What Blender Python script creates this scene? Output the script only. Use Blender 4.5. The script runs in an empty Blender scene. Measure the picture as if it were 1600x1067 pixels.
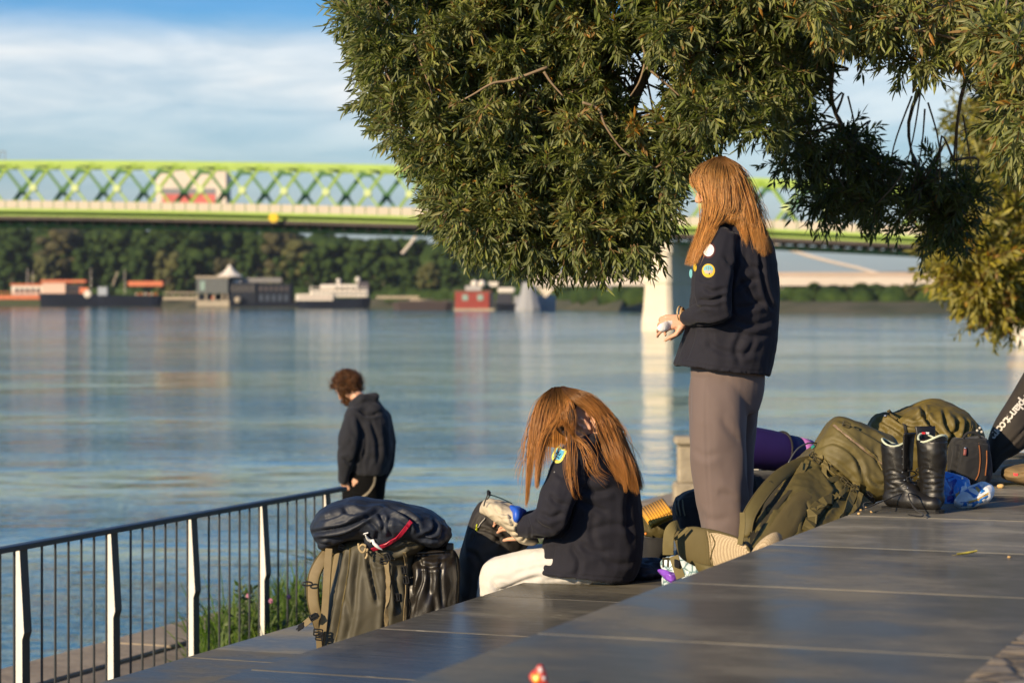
import bpy, math, random
import numpy as np
from mathutils import Vector, Matrix, noise as mnoise
from mathutils.bvhtree import BVHTree
random.seed(7); RNG = np.random.default_rng(11)
SC = bpy.context.scene
COL = SC.collection
# ---------------------------------------------------------------- camera, sky, sun, exposure
F = 3778.0; HOR = 456.0; HC = 0.8            # focal length in photo pixels, horizon row, camera height
cam = bpy.data.cameras.new('camera'); camo = bpy.data.objects.new('camera', cam); COL.objects.link(camo)
camo.location = (0, 0, HC); camo.rotation_euler = (math.radians(90), 0, 0)
cam.sensor_width = 36; cam.lens = 36 * F / 1600; cam.shift_y = -(533.0 - HOR) / 1600
cam.clip_start = .1; cam.clip_end = 20000
cam.dof.use_dof = True; cam.dof.focus_distance = 9.6; cam.dof.aperture_fstop = 4.1; cam.dof.aperture_blades = 9
SC.camera = camo
SUN = Vector((-.66, -.69, .33)).normalized()   # towards the sun
sl = bpy.data.lights.new('sun', 'SUN'); sl.energy = 5.0; sl.angle = math.radians(.5); sl.color = (1, .79, .52)
so = bpy.data.objects.new('sun', sl); COL.objects.link(so); so.location = (-20, -10, 12)
so.rotation_euler = SUN.to_track_quat('Z', 'Y').to_euler()
SC.view_settings.view_transform = 'Standard'; SC.view_settings.look = 'None'
SC.view_settings.exposure = 0.42; SC.view_settings.gamma = 1
SC.render.engine = 'CYCLES'
SC.cycles.max_bounces = 7; SC.cycles.diffuse_bounces = 3; SC.cycles.glossy_bounces = 3
SC.cycles.transmission_bounces = 4; SC.cycles.transparent_max_bounces = 6; SC.cycles.caustics_reflective = False
SC.cycles.sample_clamp_indirect = 4
W = bpy.data.worlds.new("World"); SC.world = W; W.use_nodes = True
nt = W.node_tree; nt.nodes.clear()
def N(t, kind, **kw):
    n = t.nodes.new(kind)
    for k, v in kw.items():
        if k.startswith('i_'): n.inputs[k[2:].replace('_', ' ')].default_value = v
        else: setattr(n, k, v)
    return n
def ramp(t, pts, interp='LINEAR'):
    r = t.nodes.new('ShaderNodeValToRGB'); r.color_ramp.interpolation = interp
    e = r.color_ramp.elements
    while len(e) < len(pts): e.new(.5)
    for i, (p, c) in enumerate(pts):
        e[i].position = p; e[i].color = (c, c, c, 1) if isinstance(c, (int, float)) else (*c, 1)
    return r
def math_(t, op, a, b=None, c=None, clamp=False):
    m = t.nodes.new('ShaderNodeMath'); m.operation = op; m.use_clamp = clamp
    for i, v in enumerate((a, b, c)):
        if v is None: continue
        if isinstance(v, (int, float)): m.inputs[i].default_value = v
        else: t.links.new(v, m.inputs[i])
    return m.outputs[0]
sky = N(nt, 'ShaderNodeTexSky', sky_type='NISHITA', sun_disc=False, sun_elevation=math.asin(SUN.z),
        sun_rotation=math.atan2(SUN.x, SUN.y) % (2 * math.pi), air_density=1.0, dust_density=.6, ozone_density=2.5)
L = nt.links.new
tc = N(nt, 'ShaderNodeTexCoord'); sep = N(nt, 'ShaderNodeSeparateXYZ'); L(tc.outputs['Generated'], sep.inputs[0])
az = math_(nt, 'ARCTAN2', sep.outputs[0], sep.outputs[1]); el = math_(nt, 'ARCSINE', sep.outputs[2])
cmb = N(nt, 'ShaderNodeCombineXYZ'); L(math_(nt, 'MULTIPLY', az, 5.0), cmb.inputs[0]); L(math_(nt, 'MULTIPLY', el, 26.0), cmb.inputs[1])
n1 = N(nt, 'ShaderNodeTexNoise', i_Scale=.9, i_Detail=6.0, i_Roughness=.5, i_Distortion=.35); L(cmb.outputs[0], n1.inputs['Vector'])
n2 = N(nt, 'ShaderNodeTexNoise', i_Scale=.55, i_Detail=2.0); L(cmb.outputs[0], n2.inputs['Vector'])
# cloud bank: from near the horizon up to about 6 degrees, with a ragged top, loose wisps higher up
top = math_(nt, 'ADD', math_(nt, 'MULTIPLY', math_(nt, 'SUBTRACT', n2.outputs[0], .5), .045), math_(nt, 'MULTIPLY', math_(nt, 'SUBTRACT', n1.outputs[0], .5), .03))
e2 = math_(nt, 'ADD', el, top)
bank = ramp(nt, [(0, .2), (.05, .35), (.075, .8), (.098, .85), (.112, .15), (.15, .0), (.5, .0)]); L(e2, bank.inputs[0])
wisp = ramp(nt, [(.56, 0), (.76, .4)]); L(n1.outputs[0], wisp.inputs[0])
cl = math_(nt, 'ADD', math_(nt, 'MULTIPLY', bank.outputs[0], ramp_out := math_(nt, 'MULTIPLY_ADD', n1.outputs[0], .7, .62)), wisp.outputs[0], clamp=True)
# base sky: nishita tinted blue away from the horizon, greyer distant air close to it
tint = ramp(nt, [(0, (.52, .60, .80)), (.03, (.58, .70, .92)), (.08, (.46, .86, 1.15)), (.12, (.18, .66, 1.15)), (.5, (.5, .8, 1.2))]); L(el, tint.inputs[0])
mul = N(nt, 'ShaderNodeMix', data_type='RGBA', blend_type='MULTIPLY'); mul.inputs[0].default_value = 1
L(sky.outputs[0], mul.inputs[6]); L(tint.outputs[0], mul.inputs[7])
mix = N(nt, 'ShaderNodeMix', data_type='RGBA'); L(cl, mix.inputs[0]); L(mul.outputs[2], mix.inputs[6]); cn = N(nt, 'ShaderNodeTexNoise', i_Scale=2.4, i_Detail=6.0, i_Roughness=.6, i_Distortion=.5); L(cmb.outputs[0], cn.inputs['Vector']); cc = ramp(nt, [(.35, (5.0, 5.9, 6.6)), (.62, (8.0, 8.2, 8.2))]); L(cn.outputs[0], cc.inputs[0]); L(cc.outputs[0], mix.inputs[7])
bg = N(nt, 'ShaderNodeBackground'); bg.inputs['Strength'].default_value = .089; L(mix.outputs[2], bg.inputs[0])
wo = N(nt, 'ShaderNodeOutputWorld'); L(bg.outputs[0], wo.inputs[0])

# ---------------------------------------------------------------- helpers
def P(px, py, Y): return Vector(((px - 800) / F * Y, Y, HC - (py - HOR) / F * Y))
ND = Vector((-.934, .357, 0)); DD = Vector((.357, .934, 0))      # across / along the terrace
def T(p, s, z): return ND * p + DD * s + Vector((0, 0, z))
ORG = {}
def tag(o, label=None, cat=None, group=None, kind=None):
    if label: o['label'] = label
    if cat: o['category'] = cat
    if group: o['group'] = group
    if kind: o['kind'] = kind
    return o
def thing(name, label, cat, loc=(0, 0, 0), group=None):
    o = bpy.data.objects.new(name, None); COL.objects.link(o); o.location = loc; o.empty_display_size = .1
    ORG[o.name] = Vector(loc); return tag(o, label, cat, group)
def link_mesh(name, me, m, parent=None, smooth=True):
    o = bpy.data.objects.new(name, me); COL.objects.link(o)
    if parent is not None:
        org = ORG[parent.name]; o.parent = parent; ORG[o.name] = org
        if org.length > 1e-9: me.transform(Matrix.Translation(-org))
    else: ORG[o.name] = Vector((0, 0, 0))
    if m is not None: me.materials.append(m)
    if smooth: me.shade_smooth()
    return o
def np_mesh(v, f):
    v = np.asarray(v, np.float32); f = np.asarray(f, np.int32)
    me = bpy.data.meshes.new('m'); k = f.shape[1]
    me.vertices.add(len(v)); me.vertices.foreach_set('co', v.ravel())
    me.loops.add(f.size); me.loops.foreach_set('vertex_index', f.ravel())
    me.polygons.add(len(f)); me.polygons.foreach_set('loop_start', np.arange(0, f.size, k, dtype=np.int32))
    me.update(calc_edges=True); me.validate(); return me
def frame(d, up=Vector((0, 0, 1))):
    d = d.normalized(); x = up.cross(d)
    if x.length < 1e-4: x = Vector((1, 0, 0)).cross(d)
    x.normalize(); return x, d.cross(x).normalized()
def cr(pts, k=6):
    """Catmull-Rom through tuples or vectors"""
    a = np.array([tuple(p) for p in pts], float); n = len(a); out = []
    for i in range(n - 1):
        p0 = a[max(i - 1, 0)]; p1 = a[i]; p2 = a[i + 1]; p3 = a[min(i + 2, n - 1)]
        for j in range(k):
            t = j / k
            out.append(.5 * ((2 * p1) + (-p0 + p2) * t + (2 * p0 - 5 * p1 + 4 * p2 - p3) * t * t + (-p0 + 3 * p1 - 3 * p2 + p3) * t ** 3))
    out.append(a[-1]); return np.array(out)
class MB:
    def __init__(s): s.v = []; s.f = []
    def add(s, v, f):
        b = len(s.v); s.v += [tuple(x) for x in v]; s.f += [tuple(i + b for i in q) for q in f]; return s
    def box(s, c, size, X=Vector((1, 0, 0)), Y=None, Z=Vector((0, 0, 1)), bev=0):
        X = Vector(X).normalized(); Z = Vector(Z).normalized(); Y = Vector(Y).normalized() if Y is not None else Z.cross(X).normalized(); c = Vector(c)
        a, b, h = [q / 2 for q in size]
        if not bev:
            v = [c + X * (i * a) + Y * (j * b) + Z * (k * h) for k in (-1, 1) for (i, j) in ((-1, -1), (1, -1), (1, 1), (-1, 1))]
            return s.add(v, [(3, 2, 1, 0), (4, 5, 6, 7), (0, 1, 5, 4), (1, 2, 6, 5), (2, 3, 7, 6), (3, 0, 4, 7)])
        rings = []
        for z, ins in ((-h, bev), (-h + bev, 0), (h - bev, 0), (h, bev)):
            r = []
            for (i, j) in ((-1, -1), (1, -1), (1, 1), (-1, 1)):
                A, B = a - ins, b - ins
                q = bev if ins == 0 else bev * .6
                for (u, w) in (((i * A, j * (B - q)), (i * (A - q), j * B)) if i * j > 0 else ((i * (A - q), j * B), (i * A, j * (B - q)))):
                    r.append(c + X * u + Y * w + Z * z)
            r = [r[k] for k in (1, 2, 3, 4, 5, 6, 7, 0)]
            rings.append(r)
        return s.rings(rings)
    def rings(s, rs, cap=True):
        n = len(rs[0]); v = [p for r in rs for p in r]; f = []
        for i in range(len(rs) - 1):
            for j in range(n):
                k = (j + 1) % n; f.append((i * n + j, i * n + k, (i + 1) * n + k, (i + 1) * n + j))
        if cap:
            f.append(tuple(range(n))[::-1]); f.append(tuple(range((len(rs) - 1) * n, len(rs) * n)))
        return s.add(v, f)
    def tube(s, pts, r, n=8, flat=1.0, up=Vector((0, 0, 1)), cap=True):
        pts = [Vector(p) for p in pts]; m = len(pts)
        if not hasattr(r, '__len__'): r = [r] * m
        rs = []
        for i, p in enumerate(pts):
            d = (pts[min(i + 1, m - 1)] - pts[max(i - 1, 0)])
            if d.length < 1e-9: d = Vector((0, 0, 1))
            x, y = frame(d, up)
            rs.append([p + x * (math.cos(a) * r[i]) + y * (math.sin(a) * r[i] * flat) for a in [2 * math.pi * k / n for k in range(n)]])
        return s.rings(rs, cap)
    def strap(s, pts, w, t, nrm, k=5):
        """flat webbing following pts; nrm: outward facing direction(s)"""
        P_ = cr(pts, k) if k else np.array([tuple(p) for p in pts]); m = len(P_); rs = []
        nr = nrm if isinstance(nrm, list) else None
        NN = cr(nrm, k) if nr is not None and k else None
        for i in range(m):
            d = Vector(P_[min(i + 1, m - 1)] - P_[max(i - 1, 0)]).normalized()
            q = Vector(NN[i]) if NN is not None else (Vector(nr[i]) if nr else Vector(nrm)); sd = d.cross(q).normalized(); q = sd.cross(d).normalized()
            p = Vector(P_[i]); W_ = w[0] + (w[1] - w[0]) * i / (m - 1) if isinstance(w, tuple) else w
            rs.append([p + sd * (a * W_ / 2) + q * (b * t / 2) for (a, b) in ((-1, -.4), (-.9, -1), (.9, -1), (1, -.4), (1, .4), (.9, 1), (-.9, 1), (-1, .4))])
        return s.rings(rs)
    def ell(s, c, r, R=None, n=14):
        c = Vector(c); rs = []
        if not hasattr(r, '__len__'): r = (r, r, r)
        v = []; f = []
        for i in range(1, n):
            th = math.pi * i / n
            for j in range(2 * n):
                ph = math.pi * j / n
                q = Vector((r[0] * math.sin(th) * math.cos(ph), r[1] * math.sin(th) * math.sin(ph), r[2] * math.cos(th)))
                if R is not None: q = R @ q
                v.append(c + q)
        for i in range(n - 2):
            for j in range(2 * n):
                k = (j + 1) % (2 * n); f.append((i * 2 * n + j, (i + 1) * 2 * n + j, (i + 1) * 2 * n + k, i * 2 * n + k))
        for sgn, row in ((1, 0), (-1, n - 2)):
            q = Vector((0, 0, sgn * r[2])); q = R @ q if R is not None else q
            v.append(c + q); t = len(v) - 1
            for j in range(2 * n):
                k = (j + 1) % (2 * n)
                f.append((row * 2 * n + j, row * 2 * n + k, t) if sgn > 0 else (row * 2 * n + k, row * 2 * n + j, t))
        return s.add(v, f)
    def cap(s, a, b, ra, rb, n=14):
        a = Vector(a); b = Vector(b); d = b - a; Ln = d.length
        if Ln < 1e-6: return s.ell(a, ra)
        d /= Ln; x, y = frame(d); rs = []
        for k in range(1, 6):
            t = math.pi / 2 * (1 - k / 5.0); rs.append((a - d * (ra * math.sin(t)), ra * math.cos(t)))
        for k in range(1, 5): rs.append((a + d * (Ln * k / 5), ra + (rb - ra) * k / 5))
        for k in range(0, 5):
            t = math.pi / 2 * k / 5.0; rs.append((b + d * (rb * math.sin(t)), rb * math.cos(t)))
        return s.rings([[c + x * (math.cos(q) * r) + y * (math.sin(q) * r) for q in [2 * math.pi * j / n for j in range(n)]] for c, r in rs])
    def chain(s, pts, n=14):
        for (a, ra), (b, rb) in zip(pts[:-1], pts[1:]): s.cap(a, b, ra, rb, n)
        return s
    def prism(s, poly, ext):
        poly = [Vector(p) for p in poly]; ext = Vector(ext); n = len(poly)
        v = poly + [p + ext for p in poly]
        f = [tuple(range(n))[::-1], tuple(range(n, 2 * n))] + [(i, (i + 1) % n, n + (i + 1) % n, n + i) for i in range(n)]
        return s.add(v, f)
    def sloft(s, rows, n=28, e=2.3, k=4):
        """rows (xl, yl, xr, yr, Y, half depth): rings between a left and a right outline point, real thickness in depth"""
        R = cr(rows, k); rs = []
        for (xl, yl, xr, yr, Y, dp) in R:
            a = P(xl, yl, Y); b = P(xr, yr, Y); c = (a + b) / 2; h = (b - a) / 2; q = []
            for j in range(n):
                t = 2 * math.pi * j / n; ct, st = math.cos(t), math.sin(t)
                q.append(c + h * (math.copysign(abs(ct) ** (2 / e), ct)) + Vector((0, 1, 0)) * (dp * math.copysign(abs(st) ** (2 / e), st)))
            rs.append(q)
        return s.rings(rs)
    def lathe(s, c, prof, n=20, ax=Vector((0, 0, 1)), sy=1.0):
        c = Vector(c); x, y = frame(Vector(ax), Vector((0, 1, 0)))
        return s.rings([[c + Vector(ax) * z + x * (r * math.cos(2 * math.pi * j / n)) + y * (sy * r * math.sin(2 * math.pi * j / n)) for j in range(n)] for (r, z) in prof])
    def build(s, name, m, parent=None, smooth=False, recalc=True):
        me = bpy.data.meshes.new('m'); me.from_pydata(s.v, [], s.f); me.validate()
        if recalc:
            import bmesh
            b = bmesh.new(); b.from_mesh(me); bmesh.ops.recalc_face_normals(b, faces=b.faces); b.to_mesh(me); b.free()
        return link_mesh(name, me, m, parent, smooth)

# ---- vectorised gradient noise
_perm = RNG.permutation(256); _perm = np.concatenate([_perm, _perm, _perm]); _gr = RNG.normal(size=(256, 3)); _gr /= np.linalg.norm(_gr, axis=1)[:, None]
def pn(p):
    p = np.asarray(p, float); i = np.floor(p).astype(int); f = p - i; i &= 255; u = f * f * f * (f * (f * 6 - 15) + 10); out = 0
    for a in (0, 1):
        for b in (0, 1):
            for c in (0, 1):
                g = _gr[_perm[_perm[_perm[i[:, 0] + a] + i[:, 1] + b] + i[:, 2] + c] & 255]
                w = (u[:, 0] if a else 1 - u[:, 0]) * (u[:, 1] if b else 1 - u[:, 1]) * (u[:, 2] if c else 1 - u[:, 2])
                out = out + w * ((f - np.array([a, b, c])) * g).sum(1)
    return out * 1.5
def proj(v):
    return 800 + F * v[:, 0] / v[:, 1], HOR - (v[:, 2] - HC) * F / v[:, 1]
def sculpt(mb, voxel, smooth=6, folds=(), creases=(), cs=1.0, axisfolds=()):
    """union of the shapes in mb as one continuous surface, smoothed, with folds and creases; returns mesh data"""
    me0 = bpy.data.meshes.new('t'); me0.from_pydata(mb.v, [], mb.f)
    import bmesh
    b = bmesh.new(); b.from_mesh(me0); bmesh.ops.recalc_face_normals(b, faces=b.faces); b.to_mesh(me0); b.free()
    o = bpy.data.objects.new('t', me0); COL.objects.link(o); md = o.modifiers.new('r', 'REMESH'); md.mode = 'VOXEL'; md.voxel_size = voxel
    if smooth: ms = o.modifiers.new('s', 'SMOOTH'); ms.factor = .5; ms.iterations = smooth
    dg = bpy.context.evaluated_depsgraph_get(); dg.update()
    me = bpy.data.meshes.new_from_object(o.evaluated_get(dg)); bpy.data.objects.remove(o); bpy.data.meshes.remove(me0)
    n = len(me.vertices); v = np.empty(n * 3, np.float32); me.vertices.foreach_get('co', v); v = v.reshape(-1, 3).astype(float)
    nr = np.empty(n * 3, np.float32); me.vertex_normals.foreach_get('vector', nr); nr = nr.reshape(-1, 3)
    d = np.zeros(n)
    for fo in folds:
        amp, sc = fo[0], np.array(fo[1], float); q = v * sc + (fo[2] if len(fo) > 2 else 0)
        q = q + .6 * np.stack([pn(q * .6 + 7), pn(q * .6 + 19), pn(q * .6 + 31)], 1)
        x = pn(q); d += amp * (1 - 2.6 * np.abs(x)) if len(fo) > 3 and fo[3] == 'r' else amp * x * 1.6
    v = v + nr * d[:, None]
    if creases:
        px, py = proj(v); front = np.clip((-(v[:, 0] * nr[:, 0] + v[:, 1] * nr[:, 1])) / v[:, 1] * 3, 0, 1)
        dd = np.zeros(n)
        for pts, w, dep in creases:
            w *= .8; dep *= 1.15
            q = cr(pts, 5); best = np.full(n, 1e9); sg = np.zeros(n); fade = np.ones(n); m = len(q) - 1
            for i in range(m):
                a, c = q[i], q[i + 1]; ab = c - a; l2 = (ab ** 2).sum() + 1e-9
                t = np.clip(((px - a[0]) * ab[0] + (py - a[1]) * ab[1]) / l2, 0, 1)
                ex = px - a[0] - t * ab[0]; ey = py - a[1] - t * ab[1]; ds = np.hypot(ex, ey); up = ds < best
                best = np.where(up, ds, best); sg = np.where(up, np.sign(ab[0] * ey - ab[1] * ex) * ds, sg)
                u = (i + t) / m; fade = np.where(up, np.clip(4 * np.minimum(u, 1 - u) + .15, 0, 1), fade)
            dd += dep * fade * (-np.exp(-(sg / w) ** 2) + .55 * np.exp(-((sg - 1.9 * w) / (1.3 * w)) ** 2) + .35 * np.exp(-((sg + 1.9 * w) / (1.3 * w)) ** 2))
        v = v + nr * (dd * front)[:, None]
    me.vertices.foreach_set('co', v.astype(np.float32).ravel()); me.update(); me.materials.clear()
    return me
def bvh_of(me, org=Vector((0, 0, 0))):
    return BVHTree.FromPolygons([tuple(v.co + org) for v in me.vertices], [tuple(p.vertices) for p in me.polygons])
CAMP = Vector((0, 0, HC))
def hit(bv, px, py, Yd=10.0):
    d = (P(px, py, 10) - CAMP).normalized(); r = bv.ray_cast(CAMP, d)
    if r[0] is None: return P(px, py, Yd), -d
    n = r[1]
    return r[0], (n if n.dot(d) < 0 else -n)
def decal(bv, outline, off, name, m, parent, rings=5, Yd=10, c=None):
    """sewn patch that follows the cloth: outline in photo pixels cast on to the surface"""
    o = np.array(outline, float); cc = o.mean(0) if c is None else np.array(c); v = []; f = []; n = len(o)
    p, q = hit(bv, *cc, Yd); v.append(p + q * off)
    for k in range(1, rings + 1):
        for a in o:
            x = cc + (a - cc) * (k / rings); p, q = hit(bv, x[0], x[1], Yd); v.append(p + q * (off if k < rings or off < .0015 else off * .2))
    for j in range(n): f.append((0, 1 + j, 1 + (j + 1) % n))
    for k in range(rings - 1):
        for j in range(n):
            a = 1 + k * n + j; b2 = 1 + k * n + (j + 1) % n; f.append((a, a + n, b2 + n, b2))
    mb = MB(); mb.add(v, f); return mb.build(name, m, parent, True)
def on(bv, pts, off=.004, k=3, Yd=10):
    q = cr(pts, k); o = [hit(bv, x, y, Yd) for x, y in q]
    return [p + n * off for p, n in o], [n for p, n in o]

# ---------------------------------------------------------------- materials
MATS = {}
def pm(name, col, rough=.7, var=.15, vs=6, bump=0, bs=60, metal=0, sheen=0, coat=0, spec=.5, trans=0, col2=None, stretch=None, bdet=4):
    if name in MATS: return MATS[name]
    m = bpy.data.materials.new(name); m.use_nodes = True; t = m.node_tree; b = t.nodes['Principled BSDF']; l = t.links.new
    b.inputs['Roughness'].default_value = rough; b.inputs['Metallic'].default_value = metal; b.inputs['Specular IOR Level'].default_value = spec
    b.inputs['Sheen Weight'].default_value = sheen; b.inputs['Sheen Roughness'].default_value = .5; b.inputs['Coat Weight'].default_value = coat; b.inputs['Coat Roughness'].default_value = .15
    c = N(t, 'ShaderNodeTexCoord'); src = c.outputs['Object']
    if stretch: mp = N(t, 'ShaderNodeMapping'); mp.inputs['Scale'].default_value = stretch; l(src, mp.inputs[0]); src = mp.outputs[0]
    n = N(t, 'ShaderNodeTexNoise', i_Scale=float(vs), i_Detail=5.0, i_Roughness=.6); l(src, n.inputs['Vector'])
    c2 = col2 or tuple(min(1, x * (1 + var)) for x in col); c1 = tuple(x * (1 - var) for x in col) if not col2 else col
    r = ramp(t, [(.32, c1), (.68, c2)]); l(n.outputs[0], r.inputs[0]); l(r.outputs[0], b.inputs['Base Color'])
    if bump:
        n2 = N(t, 'ShaderNodeTexNoise', i_Scale=float(bs), i_Detail=float(bdet)); l(src, n2.inputs['Vector'])
        bp = N(t, 'ShaderNodeBump'); bp.inputs['Strength'].default_value = min(1, bump * 20); bp.inputs['Distance'].default_value = bump / min(1, bump * 20) if bump else 0
        l(n2.outputs[0], bp.inputs['Height']); l(bp.outputs[0], b.inputs['Normal'])
    MATS[name] = m; return m
# ================================================================ SETTING
def stone_mat(name, c1, c2, dirt, r0, r1, gl=.5, j0=0.0, pitch=1.0):
    """dark polished stone, fine streaks across the step, dusty worn patches"""
    m = bpy.data.materials.new(name); m.use_nodes = True; t = m.node_tree; b = t.nodes['Principled BSDF']; l = t.links.new
    c = N(t, 'ShaderNodeTexCoord'); mp = N(t, 'ShaderNodeMapping'); mp.inputs['Scale'].default_value = (1.6, 22, 5); l(c.outputs['Object'], mp.inputs[0])
    n = N(t, 'ShaderNodeTexNoise', i_Scale=3.0, i_Detail=8.0, i_Roughness=.68); l(mp.outputs[0], n.inputs['Vector'])
    mp2 = N(t, 'ShaderNodeMapping'); mp2.inputs['Scale'].default_value = (1.1, 1.5, 1); l(c.outputs['Object'], mp2.inputs[0])
    n2 = N(t, 'ShaderNodeTexNoise', i_Scale=1.5, i_Detail=5.0, i_Roughness=.6); l(mp2.outputs[0], n2.inputs['Vector'])
    mp3 = N(t, 'ShaderNodeMapping'); mp3.inputs['Scale'].default_value = (5, 90, 5); mp3.inputs['Rotation'].default_value = (0, 0, .1); l(c.outputs['Object'], mp3.inputs[0])
    n3 = N(t, 'ShaderNodeTexNoise', i_Scale=1.6, i_Detail=3.0, i_Roughness=.5); l(mp3.outputs[0], n3.inputs['Vector'])
    r = ramp(t, [(.3, c1), (.7, c2)]); l(n.outputs[0], r.inputs[0])
    r2 = ramp(t, [(.46, 0), (.72, 1)]); l(n2.outputs[0], r2.inputs[0])
    sc = ramp(t, [(.64, 0), (.70, 1)]); l(n3.outputs[0], sc.inputs[0])
    mx = N(t, 'ShaderNodeMix', data_type='RGBA'); l(math_(t, 'MULTIPLY', r2.outputs[0], .8), mx.inputs[0]); l(r.outputs[0], mx.inputs[6]); mx.inputs[7].default_value = (*dirt, 1)
    mx2 = N(t, 'ShaderNodeMix', data_type='RGBA'); l(math_(t, 'MULTIPLY', sc.outputs[0], .5), mx2.inputs[0]); l(mx.outputs[2], mx2.inputs[6]); mx2.inputs[7].default_value = (.34, .31, .25, 1)
    sx = N(t, 'ShaderNodeSeparateXYZ'); l(c.outputs['Object'], sx.inputs[0]); sl_ = math_(t, 'FLOOR', math_(t, 'DIVIDE', math_(t, 'SUBTRACT', sx.outputs[1], j0), pitch)); wn = N(t, 'ShaderNodeTexWhiteNoise', noise_dimensions='1D'); l(sl_, wn.inputs['W'])
    hs = N(t, 'ShaderNodeHueSaturation'); l(math_(t, 'MULTIPLY_ADD', wn.outputs[0], .75, .68), hs.inputs['Value']); l(mx2.outputs[2], hs.inputs['Color'])
    l(hs.outputs[0], b.inputs['Base Color'])
    rr = math_(t, 'ADD', math_(t, 'MULTIPLY', n.outputs[0], (r1 - r0) * .8), math_(t, 'MULTIPLY_ADD', r2.outputs[0], .22, r0)); l(rr, b.inputs['Roughness'])
    b.inputs['Specular IOR Level'].default_value = .6
    bp = N(t, 'ShaderNodeBump'); bp.inputs['Strength'].default_value = .25; bp.inputs['Distance'].default_value = .0012; l(n.outputs[0], bp.inputs['Height']); l(bp.outputs[0], b.inputs['Normal'])
    df = N(t, 'ShaderNodeBsdfDiffuse'); l(hs.outputs[0], df.inputs[0]); ms = N(t, 'ShaderNodeMixShader'); l(math_(t, 'MULTIPLY_ADD', r2.outputs[0], -.25, gl), ms.inputs[0]); l(df.outputs[0], ms.inputs[1]); l(b.outputs[0], ms.inputs[2]); l(ms.outputs[0], t.nodes['Material Output'].inputs[0])
    return m
STONE = stone_mat('polished dark stone', (.105, .102, .088), (.19, .182, .155), (.40, .35, .255), .10, .28, .34, 7.46, 1.07)
STONEB = stone_mat('polished dark stone bench', (.060, .057, .047), (.135, .126, .10), (.30, .26, .175), .12, .26, .38, 7.70, .98)
GROUT = pm('pale joint', (.30, .26, .19), .9, var=.35, vs=3)
def step(name, p0, p1, ztop, s0, s1, joint0, pitch, mat, zbot):
    root = bpy.data.objects.new(name, None)
    mb = MB(); g = MB(); k = math.floor((s0 - joint0) / pitch); s = joint0 + k * pitch
    while s < s1:
        a = max(s, s0) + .004; b = min(s + pitch, s1) - .004
        if b > a + .05: mb.box(((p0 + p1) / 2, (a + b) / 2, (ztop - .09)), (p1 - p0, b - a, .18), bev=.007)
        s += pitch
    g.box(((p0 + p1) / 2, (s0 + s1) / 2, (ztop - .002 + zbot) / 2), (p1 - p0 - .02, s1 - s0 - .02, ztop - .002 - zbot))
    o = mb.build(name, mat); R = Matrix((ND, DD, Vector((0, 0, 1)))).transposed().to_4x4()
    o.matrix_world = R; tag(o, kind='structure')
    q = g.build(name + '_base', GROUT); q.matrix_world = R; tag(q, kind='structure')
# (p grows towards the river, so X axis = ND is mirrored: normals are recalculated per mesh)
def fixed_step(*a):
    step(*a)
fixed_step('upper_terrace', .884, 1.98, 0, -1, 12.2, 7.46, 1.07, STONE, -.5)
fixed_step('middle_terrace', 1.984, 3.446, -.37, -1, 13.5, 7.70, .98, STONEB, -.9)
fixed_step('lower_terrace', 3.45, 5.13, -.80, -1, 14.2, 7.2, 1.1, STONEB, -1.7)
EARTH = pm('trodden earth and stone', (.16, .125, .085), .95, bump=.012, bs=9, col2=(.27, .22, .16), vs=3)
def quad(name, pts, m, kind='structure'):
    mb = MB(); mb.add(pts, [tuple(range(len(pts)))]); o = mb.build(name, m); 
    if o.data.polygons[0].normal.z < 0: o.data.flip_normals()
    return tag(o, kind=kind)
# quay path: top, with a stone kerb at the water and a wall down into it
mb = MB(); mb.prism([T(5.12, -3, -1.65), T(8.1, -3, -1.65), T(8.1, 31, -1.65), T(5.12, 31, -1.65)], (0, 0, -5)); o = mb.build('quay_path', EARTH); tag(o, kind='structure')
mb = MB(); s = -3.0
while s < 31:
    mb.box(T(8.38, s + .98, -1.70 + random.uniform(-.004, .004)), (.54, 1.94, .16), X=ND, bev=.012); s += 1.96
o = mb.build('quay_kerb', pm('worn kerb stone', (.25, .195, .13), .9, bump=.01, bs=14, col2=(.36, .29, .20), vs=4)); tag(o, kind='structure')
mb = MB(); mb.prism([T(8.1, -3, -1.79), T(8.6, -3, -1.79), T(8.6, 31.2, -1.79), T(8.1, 31.2, -1.79)], (0, 0, -4.5)); o = mb.build('quay_wall', EARTH); tag(o, kind='structure')
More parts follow.
